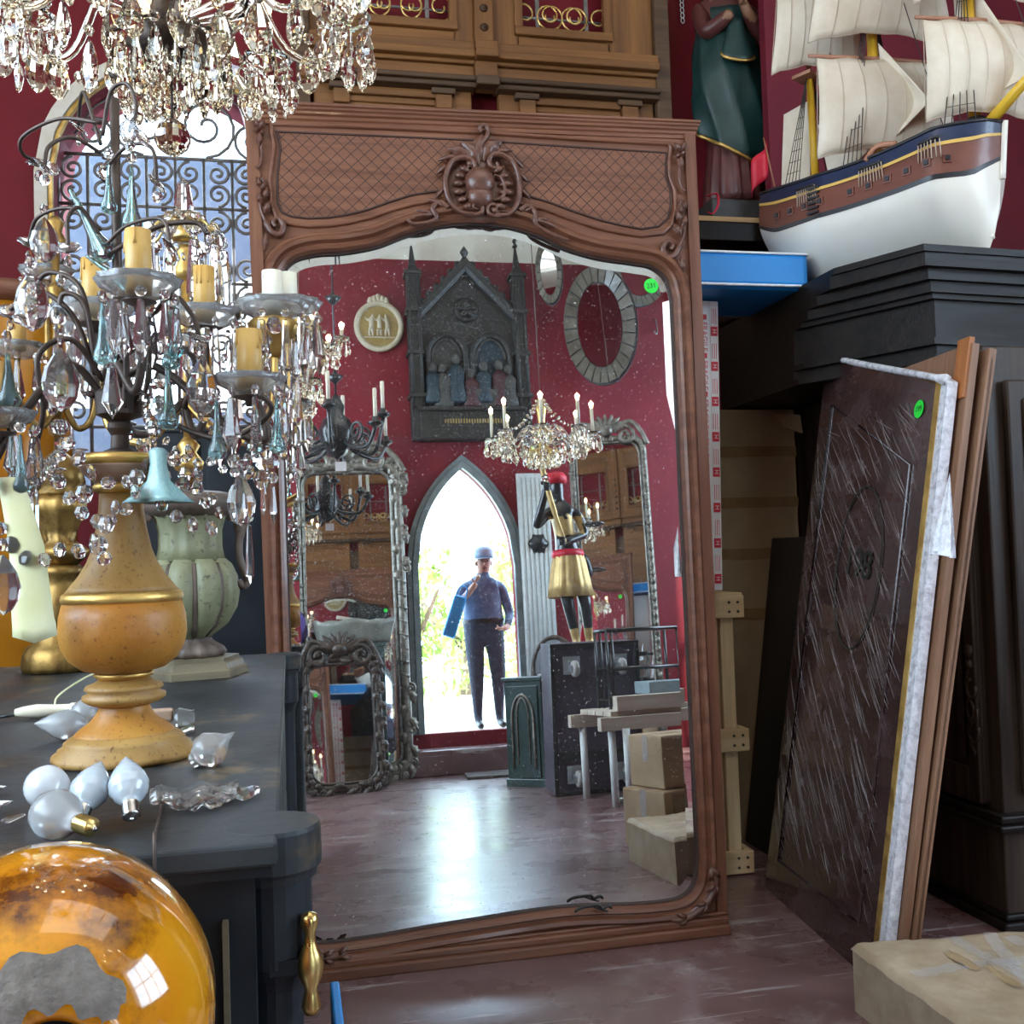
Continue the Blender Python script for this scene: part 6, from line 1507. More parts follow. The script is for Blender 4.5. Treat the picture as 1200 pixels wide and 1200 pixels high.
for (hx_, hy, hz_, ux, uz) in ((-.10, .26, 1.45, .25, .95), (.13, .27, .97, -.95, .1)):
    for k in range(4): MB().tube([(hx_+k*.010-.012, hy, hz_+.01*(k % 2)), (hx_+k*.010-.012+ux*.04, hy+.028, hz_+uz*.04), (hx_+k*.010-.012+ux*.055, hy+.012, hz_+uz*.055+.004*k)], [.0095, .0085, .007], 6).build('finger', 'skin', body)
    MB().tube([(hx_-.02, hy+.005, hz_-.01), (hx_-.045, hy+.02, hz_+.01), (hx_-.05, hy+.03, hz_+.035)], [.011, .0095, .008], 6).build('thumb', 'skin', body)
pb = MB(); pb.box((0, 0, -.20), (.13, .06, .42), bev=.02); bg = thing('blue_bag', 'flat bright blue bag held under the arm of the person in the doorway', 'bag', (pq.x-.27, -3.05+.27, GZ+1.30), rot=(0, .35, 0)); pb.build('bag_body', 'bag_blue', bg)
MB().tube(spl([(-.05, 0, -.01), (-.03, 0, .10), (.04, 0, .10), (.05, 0, -.01)], 6), .008, 6).build('strap', 'bag_blue', bg)

# ---- gothic carved altarpiece on the rear wall
AY = YW+.12
def rx(px, py=400, y=AY): return Ry(px, py, y).x
def rzz(py, px=550, y=AY): return Ry(px, py, y).z
x0, x1 = rx(486), rx(609); xc = (x0+x1)/2; zb, zt = rzz(516), rzz(360); za = rzz(312); W2 = (x1-x0)/2
alt = thing('gothic_altarpiece', 'dark carved gothic altarpiece with gable and pinnacles, above the pointed doorway', 'altarpiece', (xc, YW+.03, zb), pi)
Hh = zt-zb; Ha = za-zb
MB().box((0, -.03, Hh*.5), (W2*1.9, .04, Hh), bev=.004).build('back_panel', 'altar_wood', alt)
MB().prism([(-W2*.9, Hh-.01), (W2*.9, Hh-.01), (0, Ha-.04)], -.05, -.005).build('gable_panel', 'altar_wood', alt)
MB().sweep2([(W2*.98, Hh-.12), (0, Ha), (-W2*.98, Hh-.12)], [(-.05, .04), (-.05, .13), (-.02, .15), (.02, .15), (.05, .12), (.05, .04)], closed=False).build('gable_moulding', 'altar_wood', alt)
for k in range(1, 7):
    for s in (-1, 1):
        f = k/7; MB().ell((s*W2*.98*(1-f), -.1, (Hh-.12)*(1-f)+Ha*f+.075), (.035, .03, .045), 8, 6).build('crocket', 'altar_wood', alt)
MB().lathe([(.03, 0), (.05, .04), (.02, .08), (.045, .13), (0, .2)], 8, sm=False).build('finial', 'altar_wood', alt, (0, -.1, Ha))
pzt = rzz(318)-zb
for s in (-1, 1):
    pn_ = MB().box((s*W2, -.08, pzt*.5-.02), (.13, .14, pzt-.04), bev=.006).build('buttress', 'altar_wood', alt)
    for q in (.25, .5, .75, .97): MB().box((s*W2, -.08, pzt*q), (.17, .18, .04), bev=.006).build('string_course', 'altar_wood', pn_)
    MB().lathe([(.075, 0), (.06, .05), (.05, .06), (.012, .28), (.035, .30), (.012, .33), (.03, .36), (0, .40)], 4, sm=False).build('pinnacle', 'altar_wood', pn_, (s*W2, -.08, pzt-.03), (0, 0, pi/4))
    for q in (-.045, .045): MB().tube([(s*W2+q, -.155, .3), (s*W2+q, -.155, pzt-.1)], .016, 6).build('colonnette', 'altar_wood', pn_)
MB().box((0, -.08, .14), (W2*1.95, .16, .28), bev=.01).build('predella', 'altar_wood', alt); MB().box((0, -.10, .29), (W2*2.0, .20, .035), bev=.006).build('sill', 'altar_wood', alt)
MB().box((0, -.165, .17), (W2*1.2, .01, .09)).build('inscription_band', 'altar_wood', alt)
rn = random.Random(11)
for k in range(22): MB().box((-W2*.52+k*W2*1.04/21, -.172, .17), (.012, .004, .035+.015*rn.random())).build('inscription_stroke', 'cameo_gold', alt)
for s in (-1, 1):
    aw = W2*.36; cx_ = s*W2*.42; z0 = Hh*.62
    pth_ = [(cx_+aw*cos(t), z0+aw*1.15*sin(t)) for t in [pi*i/16 for i in range(17)]]
    MB().tube([(cx_+aw, -.10, .32)]+[(x, -.10, z) for x, z in pth_]+[(cx_-aw, -.10, .32)], .030, 8).build('arch', 'altar_wood', alt)
    MB().tube([(x*.8+cx_*.2, -.07, z*.97) for x, z in pth_], .018, 6).build('arch_moulding', 'altar_stone', alt)
    MB().prism([(cx_-aw*.9, .32), (cx_+aw*.9, .32)]+[(cx_+aw*.9*cos(pi*i/12), z0+aw*1.0*sin(pi*i/12)) for i in range(13)], -.058, -.045).build('niche_back', 'altar_stone' if s > 0 else 'altar_blue', alt)
MB().lathe([(.10, 0), (.13, .015), (.10, .03), (.06, .02), (0, .03)], 24).build('roundel', 'altar_wood', alt, (0, -.05, Hh*.98), (pi/2, 0, 0))
for k in range(5): MB().tube([(0, -.08, Hh*.98), (.085*cos(k*1.256+pi/2), -.09, Hh*.98+.085*sin(k*1.256+pi/2))], [.015, .03], 6).build('tracery_petal', 'altar_wood', alt)
for i, (fx_, fh, m) in enumerate(((-.55, .50, 'altar_red'), (-.25, .44, 'altar_blue'), (-.02, .40, 'altar_red'), (.26, .52, 'altar_blue'), (.52, .46, 'altar_stone'), (.70, .42, 'altar_blue'), (-.72, .45, 'altar_stone'))):
    f = MB(); f.lathe([(.09, 0), (.10, .03), (.075, fh*.4), (.085, fh*.62), (.03, fh*.76), (0, fh*.77)], 18, mod=lambda a, i, z: 1+.08*sin(7*a)); f = f.build('relief_figure', m, alt, (fx_*W2, -.10, .31+.04*(i % 2))); MB().ell((0, -.01, fh*.86), (.042, .045, .055), 10, 8).build('head', 'altar_stone', f)
MB().box((-.35*W2, -.12, .40), (W2*.8, .10, .18), bev=.01).build('relief_tomb', 'altar_stone', alt)

# ---- round cameo plaque
pc = Ry(444, 383, YW+.03); pr_ = (Ry(470, 383, YW+.03).x-Ry(418, 383, YW+.03).x)/2
plq = thing('plaster_medallion', 'cream and ochre oval relief medallion with shell top, on the red wall beside the altarpiece', 'wall plaque', (pc.x, YW+.0, pc.z), pi)
el = [(pr_*cos(t)*1.0, pr_*1.08*sin(t)-(.0)) for t in [2*pi*i/40 for i in range(40)]]
MB().prism([(x*.92, z*.92) for x, z in el], -.03, 0).build('ground', 'cameo_gold', plq)
MB().tube([(x, -.03, z) for x, z in el], pr_*.13, 8, closed=True).build('rim', 'cameo_white', plq)
for k in range(5): MB().ell((pr_*(-.36+.18*k), -.03, pr_*(1.18+.16*(1-abs(k-2)/2))), (pr_*.13, .03, pr_*.2), 10, 8).build('shell_lobe', 'cameo_white', plq)
MB().box((0, -.035, -pr_*.52), (pr_*1.4, .014, pr_*.05)).build('ground_line', 'cameo_white', plq)
for k, (dx, tl) in enumerate(((-.38, .12), (-.02, -.05), (.36, -.16))):
    jj = [(dx, 0, .05, .10), (dx+tl*.2, 0, .30, .11), (dx+tl*.5, 0, .45, .05), (dx+tl*.6, 0, .56, .075), (dx-.05, 0, -.18, .07), (dx-.08, 0, -.46, .045), (dx+.07, 0, -.18, .07), (dx+.10, 0, -.46, .045), (dx+.18, 0, .28, .045), (dx+.25, 0, .42, .035)]
    me = skinned('relief_figure', [(a*pr_, -.035, c*pr_, d*pr_) for a, b_, c, d in jj], [(0, 1), (1, 2), (2, 3), (0, 4), (4, 5), (0, 6), (6, 7), (1, 8), (8, 9)], ['cameo_white'], 0, 1); put('relief_figure', me, plq)

# ---- framed mirrors at the rear
def frame_mirror(name, label, loc, rz, w, h, fw_, m, lean=.06, style='leaf', crest=.0, seed=2):
    rn = random.Random(seed); o = thing(name, label, 'mirror', loc, rot=(-lean, 0, rz))      # local front is -y
    ow, oh = w/2, h
    def rr(x, z, r=.12):
        pts = []
        for (cx, cz, a) in ((x-r, z-r, 0), (-x+r, z-r, pi/2), (-x+r, r+(h-z), pi), (x-r, r+(h-z), 1.5*pi)):
            pts += [(cx+r*cos(a+pi/2*i/6), cz+r*sin(a+pi/2*i/6)) for i in range(7)]
        return pts
    inn = rr(ow-fw_, oh-fw_); 
    MB().prism(inn, -.012, .0).build('glass', 'mirror', o)
    mid = rr(ow-fw_*.5, oh-fw_*.5)
    fr_ = MB().tube([(x, -.02, z) for x, z in mid], fw_*.36, 8, closed=True).build('frame', m, o)
    MB().tube([(x, -.035, z) for x, z in rr(ow-fw_*.95, oh-fw_*.95)], fw_*.12, 6, closed=True).build('inner_bead', m, fr_)
    MB().prism(rr(ow-fw_*.3, oh-fw_*.3), .0, .02).build('backboard', 'dark_oak', o)
    n = len(mid); per = []
    for i in range(n):
        a, c = V(mid[i]), V(mid[(i+1) % n]); L_ = (c-a).length; k = max(1, int(L_/(fw_*.9)))
        for j in range(k): per.append((a.lerp(c, j/k), (c-a).normalized() if L_ > 1e-6 else V((1, 0))))
    for i, (p, d) in enumerate(per):
        if style == 'twist':
            MB().ell((p.x, -.045, p.y), (fw_*.30, fw_*.25, fw_*.42), 8, 6).build('turned_bead', m, fr_); continue
        nn = V((d.y, -d.x)); s = 1 if i % 2 else -1
        if style == 'leaf' and abs(p.x) > ow-fw_ and h*.28 < p.y < h*.62:
            MB().tube([(p.x-fw_*.3, -.05, p.y-.02), (p.x+fw_*.3, -.05, p.y+.02)], fw_*.14, 6).build('rope_turn', m, fr_); continue
        P0 = V((p.x, -.04, p.y)); tip = P0+V((d.x, 0, d.y))*fw_*1.1+V((nn.x, 0, nn.y))*fw_*(.55 if s > 0 else -.25)
        leaf(P0, tip, fw_*.32, .12*s, .03).build('leaf', m, fr_)
        if i % 3 == 0:
            c_ = P0+V((nn.x, 0, nn.y))*fw_*.35; MB().tube([V((c_.x+q.x, -.05, c_.z+q.z)) for q in spiral((0, 0), fw_*.34, fw_*.08, rn.uniform(0, 6), 1.4*s, 16)], fw_*.10, 6).build('scroll', m, fr_)
    if crest:
        ct = V((0, -.04, h))
        for k in range(9):
            a = radians(20+k*17.5); leaf(ct, ct+V((cos(a)*crest*1.25, 0, sin(a)*crest)), crest*.16, .1*(k-4)/4, .04).build('crest_leaf', m, fr_)
        MB().ell((0, -.05, h+crest*.18), (crest*.35, .05, crest*.28), 12, 8).build('crest_shell', m, fr_)
        for s in (-1, 1):
            MB().tube([V((s*(crest*.9+q.x), -.05, h-.02+q.z)) for q in spiral((0, 0), crest*.5, crest*.1, pi*.9, -1.5, 24)], crest*.11, 7).build('crest_scroll', m, fr_)
            MB().tube(spl([V((s*crest*.4, -.05, h+crest*.15)), V((s*crest*1.1, -.05, h+crest*.55)), V((s*w*.42, -.05, h+.02)), V((s*w*.5, -.05, h-.12))], 8), crest*.12, 7).build('crest_scroll', m, fr_)
    return o
bx0, bx1 = Ry(340, 650, -2.1).x, Ry(478, 650, -2.1).x; bz = Ry(420, 535, -2.1).z
frame_mirror('silver_baroque_mirror', 'large silvered baroque mirror with shell scroll crest, against the rear wall beside the doorway', ((bx0+bx1)/2, -2.12, 0), pi, bx1-bx0, bz, .13, 'silver_carve', .05, 'leaf', .26, 4)
p0, p1 = Rz(352, 930), Rz(448, 916)
rx0, rx1 = Ry(352, 850, -1.5).x, Ry(452, 850, -1.5).x
frame_mirror('rococo_floor_mirror', 'small dark carved rococo mirror standing on the floor against a dark chest', ((rx0+rx1)/2, -1.42, .0), pi-.10, (rx1-rx0), Ry(400, 765, -1.5).z, .085, 'dark_carve', .16, 'leafy', .20, 6)
tx_0, tx_1 = Ry(690, 650, -1.7).x, Ry(752, 650, -1.7).x
frame_mirror('beaded_tall_mirror', 'tall narrow dark mirror with turned bead frame, behind the torch-bearing statue', ((tx_0+tx_1)/2, -1.75, 0), pi+.30, 1.0*(tx_1-tx_0)*1.5, Ry(720, 505, -1.7).z, .085, 'silver_carve', .05, 'twist', .20, 8)

# ---- chest with odds and ends below the baroque mirror
cx0, cx1 = Ry(335, 850, -1.62).x, Ry(456, 850, -1.62).x; cz = Ry(400, 755, -1.62).z
che = thing('dark_chest', 'dark green-black chest below the silvered mirror, holding a grey bin', 'chest', ((cx0+cx1)/2, -1.82, 0))
cwx = cx1-cx0
MB().box((0, 0, cz/2), (cwx-.03, .36, cz-.02), bev=.006).build('body', 'green_black', che); MB().box((0, 0, cz-.015), (cwx, .40, .03), bev=.006).build('lid', 'green_black', che)
for i in range(3): d = MB().box((0, .184, .15+i*(cz-.15)/3+.06), (cwx-.12, .012, (cz-.15)/3-.03), bev=.003).build('drawer', 'green_black', che); MB().lathe([(0, .02), (.014, .018), (.01, 0)], 10).build('knob', 'brass', d, (0, .19, .15+i*(cz-.15)/3+.06), (-pi/2, 0, 0))
bz0 = Ry(415, 735, -1.7)
bn = thing('grey_bin', 'shallow grey plastic-lined bin heaped with scraps, on the dark chest', 'bin', (bz0.x, -1.75, cz))
MB().grid(lambda u, v: V(((.30+.05*v+.012*sin(u*50))*cos(2*pi*u), (.12+.03*v)*sin(2*pi*u), .20*v+.015*sin(u*31)*v)), 48, 5, closeu=True).build('liner', 'bin_grey', bn).modifiers.new('t', 'SOLIDIFY').thickness = .006
MB().ell((0, 0, .13), (.28, .11, .08), 16, 8).build('filling', 'kraft_wrap', bn)
MB().box((-.1, 0, .20), (.18, .12, .03), bev=.006, mt=Matrix.Rotation(.2, 4, 'Y')).build('scrap', 'bench_wood', bn)
pz_ = Ry(353, 715, -1.75); pu = thing('purple_cloth', 'crumpled purple cloth bundle at the end of the dark chest', 'cloth', (pz_.x-.04, -1.75, cz))
MB().grid(lambda u, v: V(((.085*sin(pi*min(1, v+.08)))*(1+.2*sin(u*25+v*9))*cos(2*pi*u), .08*sin(pi*min(1, v+.08))*(1+.2*sin(u*19))*sin(2*pi*u), .36*v)), 28, 14, closeu=True).build('fabric', 'purple', pu)

# ---- black iron chandelier
bc_ = Ry(395, 525, -.9)
def iron_chandelier():
    o = thing('iron_chandelier', 'black iron chandelier with unlit white candles, hanging in front of the plaster medallion', 'chandelier', bc_)
    o.scale = (1.25, 1.25, 1.25)
    MB().tube([(0, 0, .1), (0, 0, (ZC-bc_.z)/1.25)], .006, 6).build('chain_rod', 'ebony', o)
    for z in (.42, .62, .95): MB().lathe([(.008, z), (.03, z+.02), (.055, z+.05), (.02, z+.055), (.008, z+.09)], 14).build('rod_knop', 'ebony', o)
    MB().lathe([(0, -.08), (.05, -.05), (.09, .02), (.11, .10), (.08, .18), (.04, .22), (.05, .27), (.02, .34)], 20, mod=lambda a, i, z: 1+.08*cos(8*a)).build('body', 'ebony', o)
    for k in range(8):
        a = 2*pi*k/8+.2; d = V((cos(a), sin(a), 0)); R_ = .40 if k % 2 else .30; zz = .06 if k % 2 else .18
        MB().tube(spl([d*.05+V((0, 0, .05)), d*R_*.4+V((0, 0, -.02)), d*R_*.8+V((0, 0, -.04)), d*R_+V((0, 0, zz))], 6), .014, 6).build('arm', 'ebony', o)
        MB().tube([V((0, 0, 0))+d*(R_*.5+q.x)+V((0, 0, .07+q.z)) for q in spiral((0, 0), .075, .02, -pi/2, 1.4, 18)], .010, 6).build('scroll', 'ebony', o)
        MB().lathe([(0, 0), (.02, 0), (.05, .02), (.045, .03), (.02, .025), (.02, .06), (0, .06)], 12).build('drip_pan', 'ebony', o, d*R_+V((0, 0, zz)))
        candle(o, bc_+d*R_+V((0, 0, zz+.05)), .012, .19, 'candle_white')
    o2 = MB(); o2.box((.02, -.01, -.12), (.07, .004, .06)); o2.build('paper_tag', 'white_print', o)
iron_chandelier()
# ---- crystal chandeliers in the reflection
c2 = Ry(636, 530, -.1)
chandelier('crystal_candle_chandelier', 'crystal chandelier with tall lit candles, hanging near the pointed doorway', c2, .38, 8, ZC, True, 'crystal', 'brass', 1.15, dens=1.7, power=2.0, ball=.05, candle_h=.17)
c3_ = Ry(352, 420, 1.0)
chandelier('glowing_chandelier', 'brightly lit small crystal chandelier hanging between the tall mirror and the doorway', c3_, .26, 6, ZC, True, 'crystal_warm', 'brass', 1.0, dens=1.0, power=6.0, ball=.05, candle_h=.06)

# ---- torch-bearing statue on its stand
tq = Ry(672, 770, -.75); tz = tq.z
tr = thing('torchbearer_statue', 'carved torchbearer statue in gold skirt and red turban, before the beaded mirror', 'statue', (tq.x, -.75, 0))
MB().lathe([(.20, 0), (.20, .04), (.14, .08), (.12, tz*.5), (.14, tz-.12), (.19, tz-.06), (.19, tz-.03), (0, tz-.03)], 8, sm=False).build('pedestal', 'dark_oak', tr)
MB().lathe([(0, tz-.03), (.20, tz-.03), (.21, tz), (.17, tz+.02), (.15, tz+.05), (0, tz+.06)], 28).build('round_base', 'torch_gold', tr)
k = (Ry(650, 568, -.75).z-tz)/1.30
def q_(x, y, z, r): return (x*k, y*k, tz+.05+z*k, r*k if not isinstance(r, tuple) else (r[0]*k, r[1]*k))
TJ = [q_(0, 0, .66, (.10, .085)), q_(-.01, 0, .82, (.095, .075)), q_(-.03, 0, .98, (.115, .08)), q_(-.04, .0, 1.06, (.08, .06)), q_(-.05, .01, 1.12, .040), q_(-.06, .02, 1.18, .055), q_(-.065, .02, 1.25, .062), q_(-.065, .02, 1.31, .045),
      q_(-.05, 0, .58, .068), q_(-.03, .04, .34, .048), q_(.02, .02, .08, .032), q_(.02, .05, .02, .03), q_(0, .12, .01, .022), q_(.06, 0, .58, .068), q_(.10, .05, .34, .048), q_(.12, .02, .08, .032), q_(.12, .05, .02, .03), q_(.12, .12, .01, .022),
      q_(-.16, .02, 1.02, .045), q_(-.25, .06, .92, .036), q_(-.19, .14, 1.14, .028), q_(-.18, .15, 1.20, .026), q_(.09, .02, 1.02, .045), q_(.13, .05, .86, .038), q_(-.04, .15, .80, .028), q_(-.09, .16, .80, .024)]
TE = [(0, 1), (1, 2), (2, 3), (3, 4), (4, 5), (5, 6), (6, 7), (0, 8), (8, 9), (9, 10), (10, 11), (11, 12), (0, 13), (13, 14), (14, 15), (15, 16), (16, 17), (3, 18), (18, 19), (19, 20), (20, 21), (3, 22), (22, 23), (23, 24), (24, 25)]
tb = put('figure', skinned('figure', TJ, TE, ['ebony', 'torch_gold'], 0, 2, lambda c: 1 if c.z < tz+.05+.16*k or (tz+.05+.84*k < c.z < tz+.05+1.0*k and abs(c.x+.02*k) < .13*k and c.y < .1*k) else 0), tr)
MB().lathe([(.115*k, .70*k), (.13*k, .64*k), (.155*k, .50*k), (.17*k, .40*k), (.155*k, .395*k), (.11*k, .6*k)], 48, mod=lambda a, i, z: 1+.05*cos(14*a), caps=False).build('skirt', 'torch_gold', tr, (0, .01, tz+.05))
MB().lathe([(.118*k, .69*k), (.125*k, .72*k), (.115*k, .75*k), (.10*k, .74*k)], 32).build('sash', 'red_print', tr, (0, 0, tz+.05))
MB().lathe([(.065*k, 0), (.085*k, .02*k), (.085*k, .05*k), (.06*k, .085*k), (0, .10*k)], 20, mod=lambda a, i, z: 1+.05*cos(7*a+z*40)).build('turban', 'red_print', tr, (-.065*k, .02*k, tz+.05+1.25*k))
MB().grid(lambda u, v: V((.10*k+.03*k*sin(v*5)+(u-.5)*.06*k, -.05*k, .50*k-.45*k*v)), 4, 12).build('drapery', 'red_print', tr, (.03*k, 0, tz+.05)).modifiers.new('t', 'SOLIDIFY').thickness = .012
MB().tube(spl([V((-.06*k, .17*k, tz+.05+.78*k)), V((-.13*k, .17*k, tz+.05+1.02*k)), V((-.18*k, .16*k, tz+.05+1.24*k)), V((-.20*k, .15*k, tz+.05+1.38*k))], 6), [.016*k]*6+[.022*k]*13, 10).build('torch_shaft', 'torch_gold', tr)
MB().lathe([(.022*k, 0), (.05*k, .03*k), (.035*k, .06*k), (.055*k, .13*k), (.065*k, .16*k), (0, .15*k)], 20).build('torch_cup', 'torch_gold', tr, (-.20*k, .15*k, tz+.05+1.36*k))
for (hx_, hy, hz_) in ((-.18*k, .155*k, tz+.05+1.21*k), (-.09*k, .165*k, tz+.05+.80*k)):
    for j in range(4): MB().tube([(hx_+.03*k, hy-.01*k, hz_+(j-1.5)*.016*k), (hx_+.02*k, hy+.03*k, hz_+(j-1.5)*.016*k), (hx_-.025*k, hy+.03*k, hz_+(j-1.5)*.016*k)], .009*k, 6).build('finger', 'ebony', tb)
    MB().tube([(hx_+.02*k, hy-.01*k, hz_+.02*k), (hx_-.03*k, hy-.0*k, hz_+.035*k), (hx_-.03*k, hy+.02*k, hz_+.02*k)], .010*k, 6).build('thumb', 'ebony', tb)

# ---- oval mosaic-framed mirrors on the rear wall
def mosaic(name, label, px, py, a, b_, yaw, y, n, tiltx=.12):
    c = Ry(px, py, y); o = thing(name, label, 'mirror', c, rot=(tiltx, 0, pi+yaw))
    ai, bi = a*.62, b_*.72
    MB().prism([(ai*cos(2*pi*i/40), bi*sin(2*pi*i/40)) for i in range(40)], -.03, -.02).build('glass', 'mirror', o)
    MB().prism([(a*1.03*cos(2*pi*i/48), b_*1.03*sin(2*pi*i/48)) for i in range(48)], -.015, .05).build('dark_backing', 'ebony', o)
    for i in range(n):
        t0, t1 = 2*pi*(i+.06)/n, 2*pi*(i+.94)/n
        v = [(ai*1.03*cos(t0), -.035, bi*1.03*sin(t0)), (a*cos(t0), -.055, b_*sin(t0)), (a*cos(t1), -.055, b_*sin(t1)), (ai*1.03*cos(t1), -.035, bi*1.03*sin(t1))]
        MB().add(v+[(x, -.016, z) for x, yy, z in v], [(0, 1, 2, 3), (4, 5, 6, 7), (0, 1, 5, 4), (1, 2, 6, 5), (2, 3, 7, 6), (3, 0, 4, 7)]).build('mosaic_tile', 'tile_bone', o)
mosaic('oval_mosaic_mirror', 'large tilted oval mirror framed in bone-coloured mosaic tiles, hanging on the rear red wall', 703, 382, .36, .58, .55, YW+.35, 26)
mosaic('round_mosaic_mirror', 'round mosaic-framed mirror hanging next to the large oval one', 745, 318, .34, .36, -.3, YW+.30, 26)
mosaic('small_black_mirror', 'small black-edged oval mirror hanging beside the altarpiece', 643, 320, .13, .32, .4, YW+.3, 20)
hk = thing('wall_hook', 'small iron wall hook on the red wall under the round mosaic mirror', 'hook', Ry(768, 385, YW+.01))
MB().tube(spl([(0, 0, .10), (0, .03, -.02), (-.02, .05, -.08), (-.05, .05, -.05)], 5), .008, 6).build('hook_bar', 'steel', hk)

# ---- white fluted door leaf with dark knocker
fx0, fx1 = Ry(609, 640, YW+.06).x, Ry(646, 640, YW+.06).x; fz = Ry(628, 555, YW+.06).z
dl = thing('fluted_door_leaf', 'white fluted door leaf folded back beside the pointed doorway', 'door leaf', ((fx0+fx1)/2, YW+.05, STEPZ))
dw = fx1-fx0
MB().box((0, .0, (fz-STEPZ)/2), (dw, .04, fz-STEPZ), bev=.004).build('leaf_panel', 'white_paint', dl)
for i in range(7): MB().tube([(-dw/2+dw*(i+.5)/7, .02, .04), (-dw/2+dw*(i+.5)/7, .02, fz-STEPZ-.04)], dw/7*.42, 8).build('flute', 'white_paint', dl)
kz = Ry(632, 637, YW+.1).z-STEPZ
kn = MB().lathe([(0, .05), (.04, .045), (.08, .02), (.10, 0)], 18, mod=lambda a, i, z: 1+.12*cos(6*a)).build('knocker', 'ebony', dl, (.02, .03, kz), (-pi/2, 0, 0))
MB().tube([(.02+.07*cos(t), .06, kz-.05+.09*sin(t)) for t in [2*pi*i/16 for i in range(16)]], .012, 6, closed=True).build('knocker_ring', 'ebony', kn)
# ---- brown doormat on the floor
mq = Rz(590, 908); o = MB(); o.box((0, 0, .012), (.62, .40, .024), bev=.006); o = o.build('doormat', 'mat_brown', None, (mq.x-.02, -1.86, 0), (0, 0, .1)); tag(o, 'thick brown doormat on the floor before the doorway step', 'mat')
# ---- dark green gothic cabinet
gq = Rz(620, 923); gh = Ry(622, 793, gq.y).z
gc = thing('gothic_cabinet', 'narrow dark green cabinet with a gothic arch panel, standing beside the doorway step', 'cabinet', (gq.x+.12, gq.y-.22, 0), pi+.75)
MB().box((0, 0, gh/2), (.34, .34, gh-.04), bev=.005).build('body', 'green_black', gc); MB().box((0, 0, gh-.015), (.38, .38, .03), bev=.006).build('top', 'green_black', gc); MB().box((0, 0, .03), (.37, .37, .06), bev=.005).build('plinth', 'green_black', gc)
dd_ = MB().box((0, -.175, gh/2), (.28, .02, gh-.14), bev=.004).build('door', 'green_black', gc)
ar_ = [(-.10, .14), (-.10, gh-.34)]+[(-.10+.10*(1-cos(t)), gh-.34+.2*sin(t)) for t in [pi/2*i/8 for i in range(9)]]+[(.10-.10*(1-cos(t)), gh-.34+.2*sin(t)) for t in [pi/2*(8-i)/8 for i in range(9)]]+[(.10, .14)]
MB().tube([(x, -.19, z) for x, z in ar_], .012, 6).build('arch_moulding', 'silver_carve', dd_); MB().tube([(x*.55, -.19, z*.9+.05) for x, z in ar_], .008, 6).build('tracery', 'silver_carve', dd_); MB().box((0, -.187, .20), (.22, .006, .10)).build('lower_panel', 'green_black', dd_)
# ---- black transport case with castors, standing on its side
t0, t1 = Rz(660, 933), Rz(745, 925); ch_z = Ry(700, 752, (t0.y+t1.y)/2).z
tw_ = (t1.x-t0.x)+.12
tc_ = thing('transport_case', 'plum-black wheeled transport case stood on end, castors facing out, before the statue', 'case', ((t0.x+t1.x)/2, (t0.y+t1.y)/2, 0), rot=(.07, 0, pi-.04))
MB().box((0, .14, ch_z/2), (tw_, .26, ch_z-.01), bev=.008).build('case_body', 'case_plum', tc_)
for s in (-1, 1): MB().box((s*(tw_/2-.012), .01, ch_z/2), (.03, .03, ch_z), bev=.004).build('edge_rail', 'ebony', tc_)
for zz in (.015, ch_z-.015): MB().box((0, .01, zz), (tw_, .03, .03), bev=.004).build('edge_rail', 'ebony', tc_)
MB().box((0, .005, ch_z*.26), (tw_-.05, .012, .06)).build('strap_recess', 'ebony', tc_)
for s in (-1, 1):
    for zz in (.15, ch_z-.16):
        cst = MB().box((s*(tw_/2-.16), .0, zz), (.13, .012, .13), bev=.003).build('castor_plate', 'steel', tc_)
        for q in (-1, 1): MB().box((s*(tw_/2-.16)+q*.026, -.05, zz-.02), (.006, .09, .05)).build('fork', 'steel', cst)
        MB().lathe([(.022, -.02), (.055, -.018), (.060, -.01), (.060, .01), (.055, .018), (.022, .02)], 20, mt=Matrix.Translation((s*(tw_/2-.16), -.075, zz-.02)) @ Matrix.Rotation(pi/2, 4, 'Y')).build('wheel', 'rubber_grey', cst)
# ---- oval-backed chair behind
cq = Ry(652, 735, -1.75)
chr_ = thing('oval_back_chair', 'grey upholstered oval-backed chair with a white tag, between the door leaf and the statue', 'chair', (cq.x-.10, -1.62, 0), .35)
for sx_ in (-1, 1):
    for sy_ in (-1, 1): MB().tube([(sx_*.19, sy_*.18, .40), (sx_*.20, sy_*.20, .2), (sx_*.20, sy_*.21, 0)], [.022, .018, .013], 8).build('leg', 'dark_carve', chr_)
MB().box((0, 0, .42), (.44, .44, .05), bev=.015).build('seat_frame', 'dark_carve', chr_); MB().ell((0, 0, .47), (.21, .21, .055), 18, 8).build('seat', 'grey_fabric', chr_)
cb_ = MB().tube([(.20*cos(t), -.22-.05*sin(t), .88+.30*sin(t)) for t in [2*pi*i/28 for i in range(28)]], .024, 8, closed=True).build('backrest', 'dark_carve', chr_)
MB().ell((0, -.22, .88), (.18, .035, .28), 18, 10).build('back_pad', 'grey_fabric', cb_)
for s in (-1, 1): MB().tube([(s*.10, -.19, .42), (s*.12, -.20, .62)], .016, 8).build('back_support', 'dark_carve', chr_)
MB().box((-.10, .0, .82), (.10, .004, .08)).build('price_tag', 'white_print', chr_, (0, -.175, 0))
